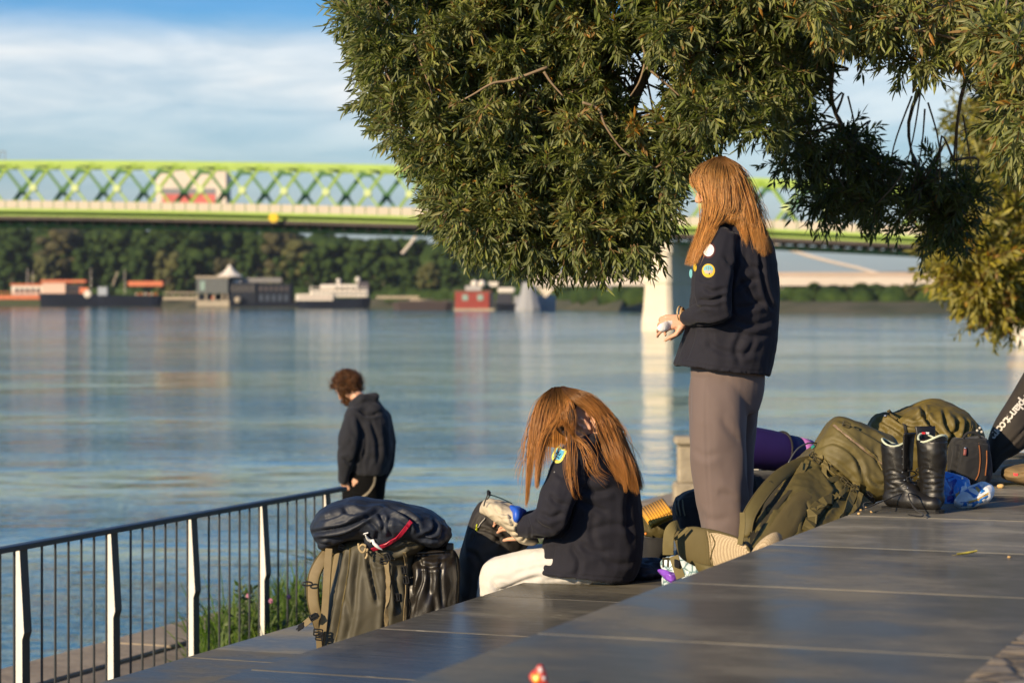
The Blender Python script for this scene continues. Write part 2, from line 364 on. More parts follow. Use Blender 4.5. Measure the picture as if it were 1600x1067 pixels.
# cobbled promenade behind the terrace (where the photographer stands) and lawn past it
def cobble_mat():
    m = bpy.data.materials.new('cobbles'); m.use_nodes = True; t = m.node_tree; b = t.nodes['Principled BSDF']; l = t.links.new
    c = N(t, 'ShaderNodeTexCoord'); v = N(t, 'ShaderNodeTexVoronoi', feature='DISTANCE_TO_EDGE', i_Scale=11.0, i_Randomness=.7); l(c.outputs['Object'], v.inputs['Vector'])
    v2 = N(t, 'ShaderNodeTexVoronoi', i_Scale=11.0, i_Randomness=.7); l(c.outputs['Object'], v2.inputs['Vector'])
    n = N(t, 'ShaderNodeTexNoise', i_Scale=30.0, i_Detail=5.0); l(c.outputs['Object'], n.inputs['Vector'])
    sp = N(t, 'ShaderNodeSeparateColor'); l(v2.outputs['Color'], sp.inputs[0])
    r = ramp(t, [(0, (.20, .15, .09)), (.5, (.28, .24, .18)), (1, (.38, .27, .14))]); l(sp.outputs[0], r.inputs[0])
    e = ramp(t, [(0, 0), (.12, 1)]); l(v.outputs[0], e.inputs[0])
    mx = N(t, 'ShaderNodeMix', data_type='RGBA'); l(e.outputs[0], mx.inputs[0]); mx.inputs[6].default_value = (.07, .055, .035, 1); l(r.outputs[0], mx.inputs[7]); l(mx.outputs[2], b.inputs['Base Color'])
    h = math_(t, 'MULTIPLY_ADD', n.outputs[0], .5, e.outputs[0]); bp = N(t, 'ShaderNodeBump', i_Strength=1.0, i_Distance=.012); l(h, bp.inputs['Height']); l(bp.outputs[0], b.inputs['Normal'])
    b.inputs['Roughness'].default_value = .8; return m
quad('promenade', [T(.905, -12, .002), T(-14, -12, .002), T(-14, 11.5, .002), T(.905, 11.5, .002)], cobble_mat())
LAWN = pm('lawn', (.035, .055, .012), .9, bump=.02, bs=40, col2=(.075, .10, .022), vs=5)
mb = MB(); mb.prism([T(1.98, 12.2, -.03), T(-40, 11.5, -.03), T(-40, 15.2, -.35), T(1.98, 15.2, -.35)], (0, 0, -3)); o = mb.build('lawn', LAWN); tag(o, kind='structure')
mb = MB(); mb.prism([T(5.12, 14.2, -1.64), T(5.12, 22, -1.64), T(1.98, 22, -1.64), T(1.98, 13.5, -1.64)], (0, 0, -3)); 
mb.prism([T(4.2, 15.2, -1.3), T(-60, 15.2, -1.3), T(-60, 150, -1.65), T(4.2, 150, -1.65)], (0, 0, -4)); o = mb.build('river_bank', LAWN); tag(o, kind='structure')

# water
def water_mat():
    m = bpy.data.materials.new('river water'); m.use_nodes = True; t = m.node_tree; b = t.nodes['Principled BSDF']; l = t.links.new
    c = N(t, 'ShaderNodeTexCoord'); g = c.outputs['Object']
    def nz(sc, st, det, rot=0.0):
        mp = N(t, 'ShaderNodeMapping'); mp.inputs['Scale'].default_value = st; mp.inputs['Rotation'].default_value = (0, 0, rot); l(g, mp.inputs[0])
        n = N(t, 'ShaderNodeTexNoise', i_Scale=sc, i_Detail=det, i_Roughness=.55); l(mp.outputs[0], n.inputs['Vector']); return n.outputs[0]
    a = nz(.9, (.55, 1, 1), 4.0, .2); d = nz(3.2, (.7, 1, 1), 3.0, -.15); s = nz(.12, (.7, 1, 1), 4.0, .2)
    big = nz(.05, (.55, 1, 1), 5.0, .12)
    h = math_(t, 'ADD', math_(t, 'MULTIPLY', a, .8), math_(t, 'MULTIPLY', d, .22)); 
    st = ramp(t, [(.42, .2), (.60, 1.15)]); l(big, st.inputs[0])
    h2 = math_(t, 'MULTIPLY_ADD', s, 1.6, math_(t, 'MULTIPLY', h, st.outputs[0]))
    bp = N(t, 'ShaderNodeBump', i_Strength=1.0, i_Distance=.15); l(h2, bp.inputs['Height']); l(bp.outputs[0], b.inputs['Normal'])
    r = ramp(t, [(.35, (.065, .14, .115)), (.7, (.125, .20, .14))]); l(s, r.inputs[0]); l(r.outputs[0], b.inputs['Base Color'])
    b.inputs['Roughness'].default_value = .07; b.inputs['IOR'].default_value = 1.33; return m
mb = MB(); z = HC - 5.0
mb.add([(-1500, -40, z), (1500, -40, z), (2500, 2500, z), (-2500, 2500, z)], [(0, 1, 2, 3)]); o = mb.build('river_water', water_mat(), recalc=False); tag(o, kind='structure')
WZ = HC - 5.0

# far bank terrain
BANK = [(-260, 945), (0, 905), (300, 850), (600, 775), (850, 690), (1000, 614), (1250, 578), (1700, 560)]
def bank_Y(px): 
    return float(np.interp(px, [b[0] for b in BANK], [b[1] for b in BANK]))
GRASSB = pm('far bank grass', (.035, .045, .018), .95, col2=(.10, .09, .055), vs=.06, var=.2)
mb = MB(); rows = []
for px in range(-900, 2600, 40):
    Y = bank_Y(px) if px > -260 else 900 + (-260 - px) * .12
    rr = []
    for dY, z in ((0, -.3), (4, .8), (14, 2.6), (30, 3.6), (120, 4.0), (900, 4.5)):
        Yq = Y + dY; rr.append(Vector(((px - 800) / F * Yq, Yq, WZ + z)))
    rows.append(rr)
n = len(rows[0]); v = [p for r in rows for p in r]; f = [(i * n + j, (i + 1) * n + j, (i + 1) * n + j + 1, i * n + j + 1) for i in range(len(rows) - 1) for j in range(n - 1)]
mb.add(v, f); o = mb.build('far_bank', GRASSB, smooth=True); tag(o, kind='structure')
# distant ridge
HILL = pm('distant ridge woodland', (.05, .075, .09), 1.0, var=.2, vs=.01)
mb = MB(); v = []; f = []
for i in range(80):
    x = -2600 + i * 75; h = 12 + 26 * (mnoise.noise(Vector((x * .0011, 3, 0))) + .5) + 6 * mnoise.noise(Vector((x * .006, 9, 0)))
    for dY, z in ((0, -6), (300, h * .6), (700, h), (1500, -6)): v.append((x * 1.2, 2300 + dY, WZ + z))
f = [(i * 4 + j, (i + 1) * 4 + j, (i + 1) * 4 + j + 1, i * 4 + j + 1) for i in range(79) for j in range(3)]
mb.add(v, f); o = mb.build('distant_hills', HILL, smooth=True); tag(o, kind='structure')

# ---------------------------------------------------------------- green truss bridge
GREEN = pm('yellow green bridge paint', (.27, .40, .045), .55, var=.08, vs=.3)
GREEND = pm('dark green and shaded steel', (.06, .17, .045), .6, var=.1, vs=.3)
CREAM = pm('cream railing panels', (.50, .43, .33), .7, var=.05, vs=.5)
DECKU = pm('bridge underside', (.055, .042, .035), .8, var=.3, vs=.4)
def BYr(px): return 345 - (px / 1030.0) * 30          # distance of the near truss
def ytop(px): return 250.5 + 1.95e-5 * px * px if px >= 0 else 250.5 + 1.0e-5 * px * px
def ybot(px): return 339 + .011 * px + 1.4e-5 * px * px if px >= 0 else 339 + 1e-5 * px * px + .004 * px
def BP(px, f, dy=0.0):
    """f=0 bottom chord base, 1 top chord; dy metres to the far side"""
    Y = BYr(px); y = ybot(px) + (ytop(px) - ybot(px)) * f; q = P(px, y, Y); return q + Vector((.087, .996, 0)) * dy
bridge = thing('truss_bridge', 'long bright green steel lattice bridge with cream railings crossing the river', 'bridge', (BP(1030, 0).x, BP(1030, 0).y, WZ))
step_px = 65.3; xs = [12 - 52 + step_px * i for i in range(-16, 34)]
def chord(f, hh, ww, mat, nm, dy=0.0, zoff=0.0, x0=-1050, x1=2300):
    mb = MB(); rs = []
    for i in range(0, 68):
        px = x0 + (x1 - x0) * i / 67; c = BP(px, f, dy) + Vector((0, 0, zoff)); o_ = Vector((.087, .996, 0))
        rs.append([c + o_ * (a * ww / 2) + Vector((0, 0, b * hh / 2)) for a, b in ((-1, -1), (1, -1), (1, 1), (-1, 1))])
    mb.rings(rs); return mb.build(nm, mat, bridge)
WD = 11.5
chord(1, .75, .6, GREEN, 'top_chord', 0, -.35); chord(1, .75, .6, GREEN, 'top_chord', WD, -.35)
chord(.0, .85, .5, GREEN, 'bottom_chord', -1.2, .45); chord(0, .8, .6, GREEN, 'bottom_chord', WD + 1.2, .45)
chord(.0, .38, .7, GREEN, 'walkway_edge', -2.4, 1.0)
chord(.0, .5, WD + 4, DECKU, 'deck', WD / 2, -.1)
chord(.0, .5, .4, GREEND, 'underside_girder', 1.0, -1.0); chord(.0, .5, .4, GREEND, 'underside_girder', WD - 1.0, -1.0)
# railing: thin cream panels between posts, one post to each panel; a cross beam under every other one
XD = Vector((.996, -.087, 0))
for i in range(-4, 90):
    a = BP(-20 + i * 18.6, 0, -2.6) + Vector((0, 0, 1.2)); b = BP(-20 + (i + 1) * 18.6, 0, -2.6) + Vector((0, 0, 1.2)); d = b - a; c = (a + b) / 2 + Vector((0, 0, .56))
    o = MB().box(c, (d.length * .93, .06, 1.08), X=d, Z=(0, 0, 1)).build('railing_panel', CREAM, bridge); MB().box(a + Vector((0, 0, .58)), (.12, .12, 1.2)).build('railing_post', GREEND, o)
for i in range(-4, 90): c = BP(-20 + i * 18.6, 0, WD / 2); MB().box(c + Vector((0, 0, -.62)), (.3, WD + 1, .7), X=XD, Z=(0, 0, 1)).build('cross_beam', DECKU, bridge)
NODE = pm('pale node plates', (.60, .68, .30), .5)
def lattice(dy, off, mat, matn):
    for x in xs:
        x = x + off; big = 1.5 if dy > 1 else 1; xa, xb = x - 3, x + 57; f0, f1 = .09, .955
        if xa > 1800 or xb < -120: continue
        diag = MB()
        for (p, q, w) in ((BP(xa, f0, dy), BP(xb, f1, dy), .40 * big), (BP(xb, f0, dy + .2), BP(xa, f1, dy + .2), .28 * big)):
            d = q - p; diag.box((p + q) / 2, (d.length, .35, w), X=d, Z=Vector((0, 1, 0)).cross(d) * -1)
        for s_ in (0, 1):                                     # haunches where diagonals meet the chords
            for xx in (xa, xb):
                c = BP(xx, f1 if s_ else f0, dy); sg = -1 if s_ else 1
                diag.prism([c + Vector((-.9, -.2, 0)), c + Vector((.9, -.2, 0)), c + Vector((.25, -.2, sg * .8)), c + Vector((-.25, -.2, sg * .8))], (0, .4, 0))
        o = diag.build('cross_brace', mat, bridge); c = (BP(xa, f0, dy) + BP(xb, f1, dy)) / 2
        MB().lathe(c + Vector((0, -.35, 0)), [(.50, 0), (.55, .1), (.55, .6), (.5, .7)], 12, Vector((0, 1, 0))).build('node_plate', matn, o)
lattice(0, 0, GREEN, NODE)
lattice(WD, -54.3, GREEND, GREEND)  # far truss in darker green: its shaded side put into the colour
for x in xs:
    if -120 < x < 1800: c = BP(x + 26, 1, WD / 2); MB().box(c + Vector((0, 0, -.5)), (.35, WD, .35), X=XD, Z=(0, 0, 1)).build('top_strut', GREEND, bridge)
# piers
PIER = pm('pale sunlit pier stone', (.72, .63, .49), .8, var=.08, vs=.25, bump=.02, bs=1.2)
def pier(pxc, parent):
    Yb = BYr(pxc) - 2; base = P(pxc, 516, 316); c0 = Vector((base.x + 1.5, base.y + 2.2, 0))
    u = Vector((.60, -.80, 0)).normalized(); w = Vector((.80, .60, 0)).normalized()   # long axis turned to the stream
    u = Vector((-.36, -.933, 0)); w = Vector((.933, -.36, 0))
    mb = MB()
    def ring(z, hx, hl):
        o_ = []
        for (a, b) in ((-1, -.92), (-.72, -1.0), (.72, -1.0), (1, -.92), (1, .92), (.72, 1), (-.72, 1), (-1, .92)): o_.append(c0 + w * (a * hx) - u * (b * hl) + Vector((0, 0, z)))
        return o_
    zt = BP(pxc, 0).z - 1.2
    mb.rings([ring(WZ - 3, 2.15, 6.0), ring(WZ + 1.2, 2.1, 5.9), ring(WZ + 2.6, 1.95, 5.7), ring(WZ + 6, 1.75, 5.4), ring(WZ + 6.2, 1.85, 5.55), ring(WZ + 6.7, 1.85, 5.55), ring(zt - 1.6, 1.7, 5.3), ring(zt - 1.4, 1.95, 5.6), ring(zt, 1.95, 5.6)])
    return mb.build('pier', PIER, parent)
pier(1030, bridge)
# yellow round navigation mark on the bridge
mk = P(427, 340, BYr(427) - 3.6)
sg = thing('navigation_sign', 'yellow round navigation sign fixed to the edge of the green bridge', 'sign', mk)
MB().lathe(mk, [(.62, 0), (.62, .1)], 20, Vector((0, 1, 0))).build('sign_disc', pm('yellow sign', (.85, .55, .02), .5), sg)
MB().box(mk + Vector((0, .5, 0)), (.1, .9, .1)).build('bracket', GREEND, sg)
# lamp frame standing on the bridge at the far left
q = BP(3, 1) 
lp = thing('signal_gantry', 'small grey frame standing on top of the bridge at the left edge', 'gantry', q)
MB().box(q + Vector((-.3, 0, .6)), (.12, .12, 1.5)).box(q + Vector((.45, 0, .6)), (.12, .12, 1.5)).box(q + Vector((.08, 0, 1.3)), (.63, .14, .14)).build('frame', pm('grey steel', (.2, .21, .22), .6), lp)
# white and red building glimpsed through the lattice: stands on the far side of the bridge
Yt = 960.0
bc = P(297, 300, Yt)
bd = thing('building', 'cream white tower block with red lower front seen through the bridge lattice', 'building', (bc.x, bc.y, WZ + 3.5))
CW = pm('cream render wall', (.72, .62, .50), .8, var=.05, vs=.2)
a = P(243, 0, Yt).x; b2 = P(354, 0, Yt).x; zt = P(0, 266, Yt).z; zr0 = P(0, 322, Yt).z; zr1 = P(0, 303, Yt).z; zw = P(0, 294, Yt).z
Yb0 = Yt + 2
MB().box(((a + b2) / 2, Yb0 + 5, (zt + zr0) / 2 - 2), (b2 - a, 10, zt - zr0 + 4), bev=.5).build('wall', CW, bd)
RED = pm('faded red cladding', (.62, .14, .11), .7, var=.3, vs=.3)
xr0 = P(253, 0, Yt).x; xr1 = P(335, 0, Yt).x
MB().box(((xr0 + xr1) / 2, Yb0 - .15, (zr0 + zr1) / 2 - 1), (xr1 - xr0, .5, zr1 - zr0 + 2)).build('red_front', RED, bd)
mbw = MB()
MB().box(((xr0 + xr1) / 2, Yb0 - .1, (zw + zr1) / 2), (xr1 - xr0, .4, zw - zr1)).build('window', pm('grey glass band', (.25, .24, .24), .35), bd)
MB().box((b2 + .25, Yb0 + 4, (zt + zr0) / 2 - 2), (.5, 8, zt - zr0 + 4)).build('side_panel', pm('blue grey panel', (.12, .16, .2), .6), bd)
MB().box(((a + b2) / 2, Yb0 + 5, (zr0 - 4 + WZ) / 2), (b2 - a - 2, 8, zr0 - 4 - WZ)).build('base', CW, bd)
# ---------------------------------------------------------------- second bridge with leaning arch, far downstream
Y2 = 600.0
b0 = P(838, 446, Y2)
ar = thing('arch_bridge', 'pale low road bridge with a thin white arch far downstream behind the green one', 'bridge', (b0.x, b0.y, WZ))
PB = pm('pale bridge concrete', (.66, .56, .46), .75, var=.06, vs=.1); PB2 = pm('pinkish railing band', (.50, .38, .29), .8, var=.06, vs=.1)
def beam(x0, x1, y0, y1, Y, th, m, nm, yy=None):
    a = P(x0, y0, Y); b = P(x1, y0, Y); c = P(x0, y1, Y); mb = MB()
    mb.box(((a.x + b.x) / 2, Y + th / 2, (a.z + c.z) / 2), (b.x - a.x, th, a.z - c.z)); return mb.build(nm, m, ar)
beam(838, 2100, 432, 446, Y2, 14, PB, 'deck'); beam(838, 2100, 425, 431.5, Y2 + .4, .3, PB2, 'railing')
for k in range(14): MB().box(P(860 + k * 90, 449, Y2 + 7), (1.2, 12, 1.2)).build('cross_beam', pm('grey beam', (.3, .28, .26), .8), ar)
for x in (1070, 1480, 1900):
    a = P(x, 440, Y2 + 6); MB().box((a.x, a.y, (a.z + WZ) / 2 - 1), (3, 8, a.z - WZ)).build('pier', PB, ar)
pts = [P(700 + 750 * t, 452 - 4 * 62 * t * (1 - t) - 4 * 40 * t * (1 - t), Y2 + 5 + 10 * t) for t in np.linspace(-.0, 1, 40)]
pts = [P(px, py, Y2 + 3) for px, py in cr([(862, 455), (836, 428), (806, 392), (770, 362), (700, 330), (960, 240)][:4] , 5)]
MB().tube(pts, [2.3 - 1.3 * i / len(pts) for i in range(len(pts))], 8).build('arch', PB, ar)
pts = [P(px, py, Y2 + 3) for px, py in [(1150, 362), (1190, 374), (1228, 388), (1262, 399), (1300, 409), (1340, 418), (1376, 428)]]
MB().tube(pts, .42, 8).build('arch', PB, ar)
MB().tube([P(628, 396, Y2 + 90), P(640, 382, Y2 + 90), P(656, 360, Y2 + 90)], .45, 6).build('arch', PB, ar)
# grey abutment
aw = thing('abutment', 'blue grey concrete abutment block under the left end of the pale bridge', 'abutment', P(838, 486, 640))
AB = pm('plain grey concrete', (.30, .30, .31), .85)  # even neutral grey all over
MB().lathe(P(826, 488, 640), [(3.6, 0), (3.6, 1.2), (2.2, 5), (1.6, 8.0)], 10).build('tower', AB, aw)
MB().box(P(842, 475, 648), (9, 5, 5)).build('block', AB, aw)
# ---------------------------------------------------------------- far trees
LEAFD = pm('far foliage', (.012, .028, .008), .95, col2=(.050, .080, .018), vs=.25, bump=.25, bs=1.1, spec=.1)
LEAFO = pm('olive far foliage', (.04, .048, .01), .85, col2=(.10, .095, .02), vs=.35, bump=.25, bs=1.1)
LEAFB = pm('brownish far foliage', (.035, .036, .012), .9, col2=(.08, .068, .02), vs=.35, bump=.25, bs=1.1)
BARK = pm('bark', (.10, .075, .05), .9, bump=.01, bs=20, col2=(.19, .15, .11))
import bmesh
def far_crown(seed, H, Wd, nl=46, ncard=2600):
    r = random.Random(seed); v = []; f = []
    bm = bmesh.new(); bmesh.ops.create_icosphere(bm, subdivisions=2, radius=1); bm.verts.ensure_lookup_table()
    sv = [x.co.copy() for x in bm.verts]; sf = [tuple(a.index for a in q.verts) for q in bm.faces]; bm.free()
    lumps = []
    for i in range(nl):
        t = r.random() ** .8; z = H * (.16 + .78 * t); rad = Wd * (1 - (abs(t - .42) / .68) ** 2.2) ** .5 if abs(t - .42) < .68 else 0
        a = r.uniform(0, 6.28); q = r.random() ** .5 * rad * .85; s_ = Wd * r.uniform(.16, .32)
        lumps.append((Vector((q * math.cos(a), q * math.sin(a), z)), s_))
    for c, s_ in lumps:
        b = len(v); o = Vector((r.uniform(0, 99),) * 3)
        for x in sv:
            d = 1 + .5 * mnoise.noise(x * 1.6 + o) + .25 * mnoise.noise(x * 4 + o); v.append(c + Vector((x.x, x.y, x.z * .85)) * (s_ * d))
        f += [(b + i, b + j, b + k) for i, j, k in sf]
    for i in range(ncard):
        c, s_ = r.choice(lumps); d = Vector((r.gauss(0, 1), r.gauss(0, 1), r.gauss(0, 1) * .8)).normalized(); p = c + d * (s_ * r.uniform(.85, 1.35))
        u = Vector((r.gauss(0, 1), r.gauss(0, 1), r.gauss(0, 1))).normalized(); w = u.orthogonal().normalized(); q = r.uniform(.18, .5)
        b = len(v); v += [p - u * q, p + w * q * .6, p + u * q]; f.append((b, b + 1, b + 2))
    me = bpy.data.meshes.new('m'); me.from_pydata([tuple(x) for x in v], [], f); me.shade_smooth(); return me
def far_trunk(H):
    mb = MB(); mb.tube([(0, 0, -1.5), (0.1, 0, H * .2), (-.1, .1, H * .45)], [.5, .38, .2], 8)
    mb.tube([(0, 0, H * .18), (1.2, .4, H * .42)], [.25, .1], 6); mb.tube([(0, 0, H * .2), (-1.3, -.3, H * .4)], [.25, .1], 6)
    me = bpy.data.meshes.new('m'); me.from_pydata(mb.v, [], mb.f); return me
protos = [(far_crown(1, 20, 6.5), far_trunk(20), LEAFD), (far_crown(2, 20, 5.6), far_trunk(20), LEAFD), (far_crown(3, 20, 7.0), far_trunk(20), LEAFO), (far_crown(4, 20, 6.2), far_trunk(20), LEAFB), (far_crown(5, 20, 7.5), far_trunk(20), LEAFD)]
for c, t, m in protos: c.materials.append(m); t.materials.append(BARK)
TL = {0: ('dark dense deciduous tree in the row on the far river bank', 'dark trees on the far bank'), 2: ('olive lit tree in the row on the far river bank', 'olive trees on the far bank'), 3: ('brownish autumn tree in the row on the far river bank', 'brownish trees on the far bank')}
def far_tree(px, dY, htop, k, sx=1.0, lab=None):
    Y = bank_Y(px) + dY; base = P(px, 0, Y); base.z = WZ + (2.6 if dY < 25 else 3.7); top = P(px, htop, Y).z
    s_ = (top - base.z) / 20.0; kk = {0: 0, 1: 0, 4: 0, 2: 2, 3: 3}[k]
    root = thing('deciduous_tree', lab or TL[kk][0], 'tree', base, TL[kk][1])
    root.rotation_euler.z = random.uniform(0, 6.28); root.scale = (s_ * sx, s_ * sx, s_)
    for nm, me in (('crown', protos[k][0]), ('trunk', protos[k][1])):
        o = bpy.data.objects.new(nm, me); COL.objects.link(o); o.parent = root
def topline(px): return float(np.interp(px, [-200, 0, 150, 300, 420, 470, 520, 560, 600, 660, 720, 770, 810, 850, 900, 1000, 1500], [340, 348, 350, 352, 358, 368, 374, 376, 376, 380, 386, 392, 398, 436, 440, 442, 446]))
r = random.Random(5); x = -120
while x < 812:
    k = r.choice([0, 1, 4, 0, 2, 1, 3] if x < 450 else [0, 1, 4, 2, 0]); far_tree(x, r.uniform(34, 60), topline(x) + r.uniform(-9, 9), k, r.uniform(1.0, 1.4)); x += r.uniform(28, 42)
FRONT = {20: 'dark tree on the far bank directly behind the orange floating terrace', 75: 'olive tree on the far bank above the left end of the pink barge cabin', 130: 'dark tree on the far bank behind the right end of the long orange barge roof', 178: 'dark tree on the far bank above the pale blue grey cabin of the canopy barge',
 215: 'tall dark tree on the far bank behind the orange canopy', 262: 'olive tree on the far bank right of the orange canopy', 292: 'dark tree on the far bank just left of the grey floating house', 352: 'brownish tree on the far bank right behind the white tented roof', 388: 'dark tree on the far bank just right of the white tented roof', 425: 'olive tree on the far bank behind the dark slate facade of the floating house',
 445: 'dark tall tree on the far bank behind the right end of the floating house', 487: 'dark tree on the far bank behind the bow of the white passenger ship', 520: 'dark tree on the far bank behind the funnel of the white passenger ship', 562: 'broad dark tree on the far bank behind the stern of the white passenger ship', 600: 'dark tree on the far bank just right of the white passenger ship', 640: 'dark tree on the far bank above the pale stepped embankment wall',
 672: 'olive tree on the far bank above the low brown barge', 706: 'dark tree on the far bank just left of the red boathouse', 742: 'dark tree on the far bank behind the white domes of the red boathouse', 778: 'dark tree on the far bank behind the dark houseboat', 800: 'low dark tree on the far bank beside the grey abutment', 688: 'single far tree standing taller than the others against the sky under the bridge'}
for x, y, k, dY in ((20, 385, 0, 22), (75, 395, 2, 20), (130, 385, 1, 22), (178, 396, 0, 24), (215, 380, 0, 24), (262, 390, 2, 21), (292, 398, 1, 22), (352, 402, 3, 22), (388, 405, 0, 23), (425, 418, 2, 20), (445, 398, 0, 26), (487, 392, 1, 26), (520, 402, 0, 24), (562, 398, 4, 24), (600, 405, 0, 26), (640, 400, 1, 24), (672, 408, 2, 24), (706, 402, 0, 26), (742, 410, 0, 24), (778, 405, 1, 26), (800, 420, 0, 22), (688, 375, 1, 70)):
    far_tree(x, dY, y, k, 1.0, FRONT[x])
x = 866
while x < 1540:
    far_tree(x, r.uniform(16, 30), 443 + r.uniform(-6, 6), r.choice([0, 1, 4, 0, 2]), r.uniform(.95, 1.25)); x += r.uniform(20, 30)
for x, y, k, lb in ((930, 462, 3, 'brownish far tree under the pale bridge, farther left of two beside the pier'), (980, 458, 2, 'olive far tree under the pale bridge just left of the big pier'), (1010, 466, 3, 'brownish far tree half hidden by the left side of the big pier')): far_tree(x, 14, y, k, 1.1, lb)
# the wood behind the row, too dense to count
mb = MB(); rr = random.Random(19)
for i in range(420):
    px = rr.uniform(-160, 870) if i < 330 else rr.uniform(870, 1580); Y = bank_Y(px) + rr.uniform(62, 84); yt = topline(px) + rr.uniform(2, 70) if px < 870 else rr.uniform(452, 474)
    c = P(px, yt + 14, Y); h = rr.uniform(3.5, 6.5); o = Vector((rr.uniform(0, 99),) * 3); m2 = MB(); m2.ell((0, 0, 0), (h * 1.2, h, h), n=7)
    mb.add([c + Vector(p) * (1 + .45 * mnoise.noise(Vector(p) * .35 + o)) for p in m2.v], m2.f)
o = mb.build('woodland', LEAFD, smooth=True); tag(o, 'dark green wood behind the tree row on the far river bank', 'woodland', kind='stuff')
# understory along the bank that reads as one mass
mb = MB(); rr = random.Random(9)
for i in range(330):
    px = rr.uniform(-150, 1560); Y = bank_Y(px) + rr.uniform(17, 30); h = rr.uniform(1.2, 3.6); c = P(px, 0, Y); c.z = WZ + 2.4 + h * .3
    b = len(mb.v); o = Vector((rr.uniform(0, 99),) * 3)
    m2 = MB(); m2.ell((0, 0, 0), (h * 1.3, h, h), n=6)
    mb.add([c + Vector(p) * (1 + .4 * mnoise.noise(Vector(p) * .8 + o)) for p in m2.v], m2.f)
o = mb.build('undergrowth', LEAFD, smooth=True); tag(o, 'dark undergrowth along the far river bank beneath the trees', 'undergrowth', kind='stuff')
# ---------------------------------------------------------------- boats and pontoons at the far bank
WHITE = pm('white boat paint', (.74, .66, .56), .5, var=.06, vs=.4); DARKH = pm('dark hull', (.010, .013, .022), .8, var=.2, vs=.3, spec=.1)
ORNG = pm('orange awning', (.62, .17, .07), .7, var=.12, vs=.4); GREYC = pm('grey timber cladding', (.12, .125, .12), .8, var=.15, vs=.8, stretch=(1, 1, 6))
GLD = pm('dark window glass', (.02, .025, .035), .15); SANDC = pm('beige concrete', (.40, .33, .24), .85, var=.1, vs=.4); REDB = pm('brick red cladding', (.30, .045, .03), .75, var=.12, vs=.6)
TEAL = pm('pale green window', (.28, .38, .32), .3)
def bx(x0, x1, y0, y1, Y, dep, m, nm, par, bev=0):
    a = P(x0, y0, Y); b = P(x1, y1, Y); mb = MB(); mb.box(((a.x + b.x) / 2, Y + dep / 2, (a.z + b.z) / 2), (b.x - a.x, dep, a.z - b.z), bev=bev); return mb.build(nm, m, par)
def hullm(x0, x1, y0, y1, Y, dep, m, par, bow=.12):
    a = P(x0, y0, Y); b = P(x1, y1, Y); L_ = b.x - a.x; c = []
    def ring(z, ins): 
        return [Vector((a.x + ins, Y + .8, z)), Vector((a.x + L_ * bow + ins, Y, z)), Vector((b.x - L_ * bow - ins, Y, z)), Vector((b.x - ins, Y + .8, z)), Vector((b.x - ins, Y + dep - .8, z)), Vector((b.x - L_ * bow - ins, Y + dep, z)), Vector((a.x + L_ * bow + ins, Y + dep, z)), Vector((a.x + ins, Y + dep - .8, z))]
    return MB().rings([ring(b.z - .5, .8), ring(b.z, .6), ring(a.z, 0)]).build('hull', m, par)
def wins(x0, x1, y0, y1, n, Y, m, par, gap=.35):
    w = (x1 - x0) / n
    for i in range(n): bx(x0 + i * w + w * gap / 2, x0 + (i + 1) * w - w * gap / 2, y0, y1, Y - .12, .14, m, 'window', par)
def boat(name, label, cat, px, Y): return thing(name, label, cat, (P(px, 0, Y).x, Y, WZ))
def mast(px, y0, y1, Y, par): MB().tube([P(px, y1, Y), P(px, y0, Y)], [.12, .07], 6).build('mast', WHITE, par)
Y = 846; t = boat('floating_terrace', 'low orange floating terrace with a white pavilion at the far left', 'pontoon', 30, Y)
bx(-80, 68, 461, 467, Y, 8, ORNG, 'deck', t); bx(-80, 68, 467.5, 477, Y + .5, 7, pm('mossy pontoon', (.06, .07, .03), .9), 'float', t); bx(18, 66, 446, 460.5, Y + 1.5, 5, WHITE, 'pavilion', t)
bx(16, 68, 443, 445.5, Y + 1, 6, ORNG, 'roof', t); wins(22, 64, 450, 457, 5, Y + 1.5, GLD, t)
mb = MB()
for i in range(28): mb.tube([P(-78 + i * 5.2, 461, Y), P(-78 + i * 5.2, 455.5, Y)], .09, 5)
mb.tube([P(-78, 455.5, Y), P(66, 455.5, Y)], .09, 5); mb.build('railing', ORNG, t); mast(43, 419, 446, Y + 2, t); mast(51, 423, 446, Y + 2, t)
Y = 838; t = boat('restaurant_barge', 'dark barge with a pink cabin under a long orange roof', 'boat', 120, Y)
hullm(60, 166, 458, 476, Y, 9, DARKH, t); bx(66, 102, 441, 458, Y + 1.5, 6, pm('pink lit cabin', (.70, .47, .36), .7), 'cabin', t); bx(102.5, 130, 444, 458, Y + 2, 6, pm('dark brown cabin', (.05, .03, .025), .7), 'cabin', t)
bx(64, 134, 437, 441, Y + 1, 8, ORNG, 'roof', t); wins(104, 128, 447, 454, 4, Y + 2, GLD, t); bx(124, 138, 449, 460, Y + .3, 1, ORNG, 'awning', t)
MB().lathe(P(137, 459, Y - .4), [(1.0, -.25), (1.35, 0), (1.0, .25), (.7, 0)], 16, Vector((0, 1, 0))).build('life_ring', WHITE, t); mast(142, 419, 458, Y + 2, t)
Y = 826; t = boat('restaurant_barge', 'dark barge with an orange canopy above a seated crowd', 'boat', 210, Y)
hullm(150, 250, 461, 476, Y, 9, DARKH, t); bx(153, 167, 448, 461, Y + 2, 3, pm('pale blue grey cabin', (.35, .38, .42), .7), 'cabin', t); bx(200, 254, 439, 446.5, Y + 1, 8, ORNG, 'canopy', t)
for px in (203, 227, 251): MB().tube([P(px, 461, Y + 2), P(px, 446, Y + 2)], .1, 5).build('post', DARKH, t)
bx(180, 208, 450, 458, Y + 2.5, 3, pm('green planter', (.05, .09, .02), .9), 'planter', t); mast(195, 421, 458, Y + 2, t); MB().tube([P(176, 446, Y + 3), P(184, 424, Y + 3)], .25, 6).build('gangway_pole', SANDC, t)
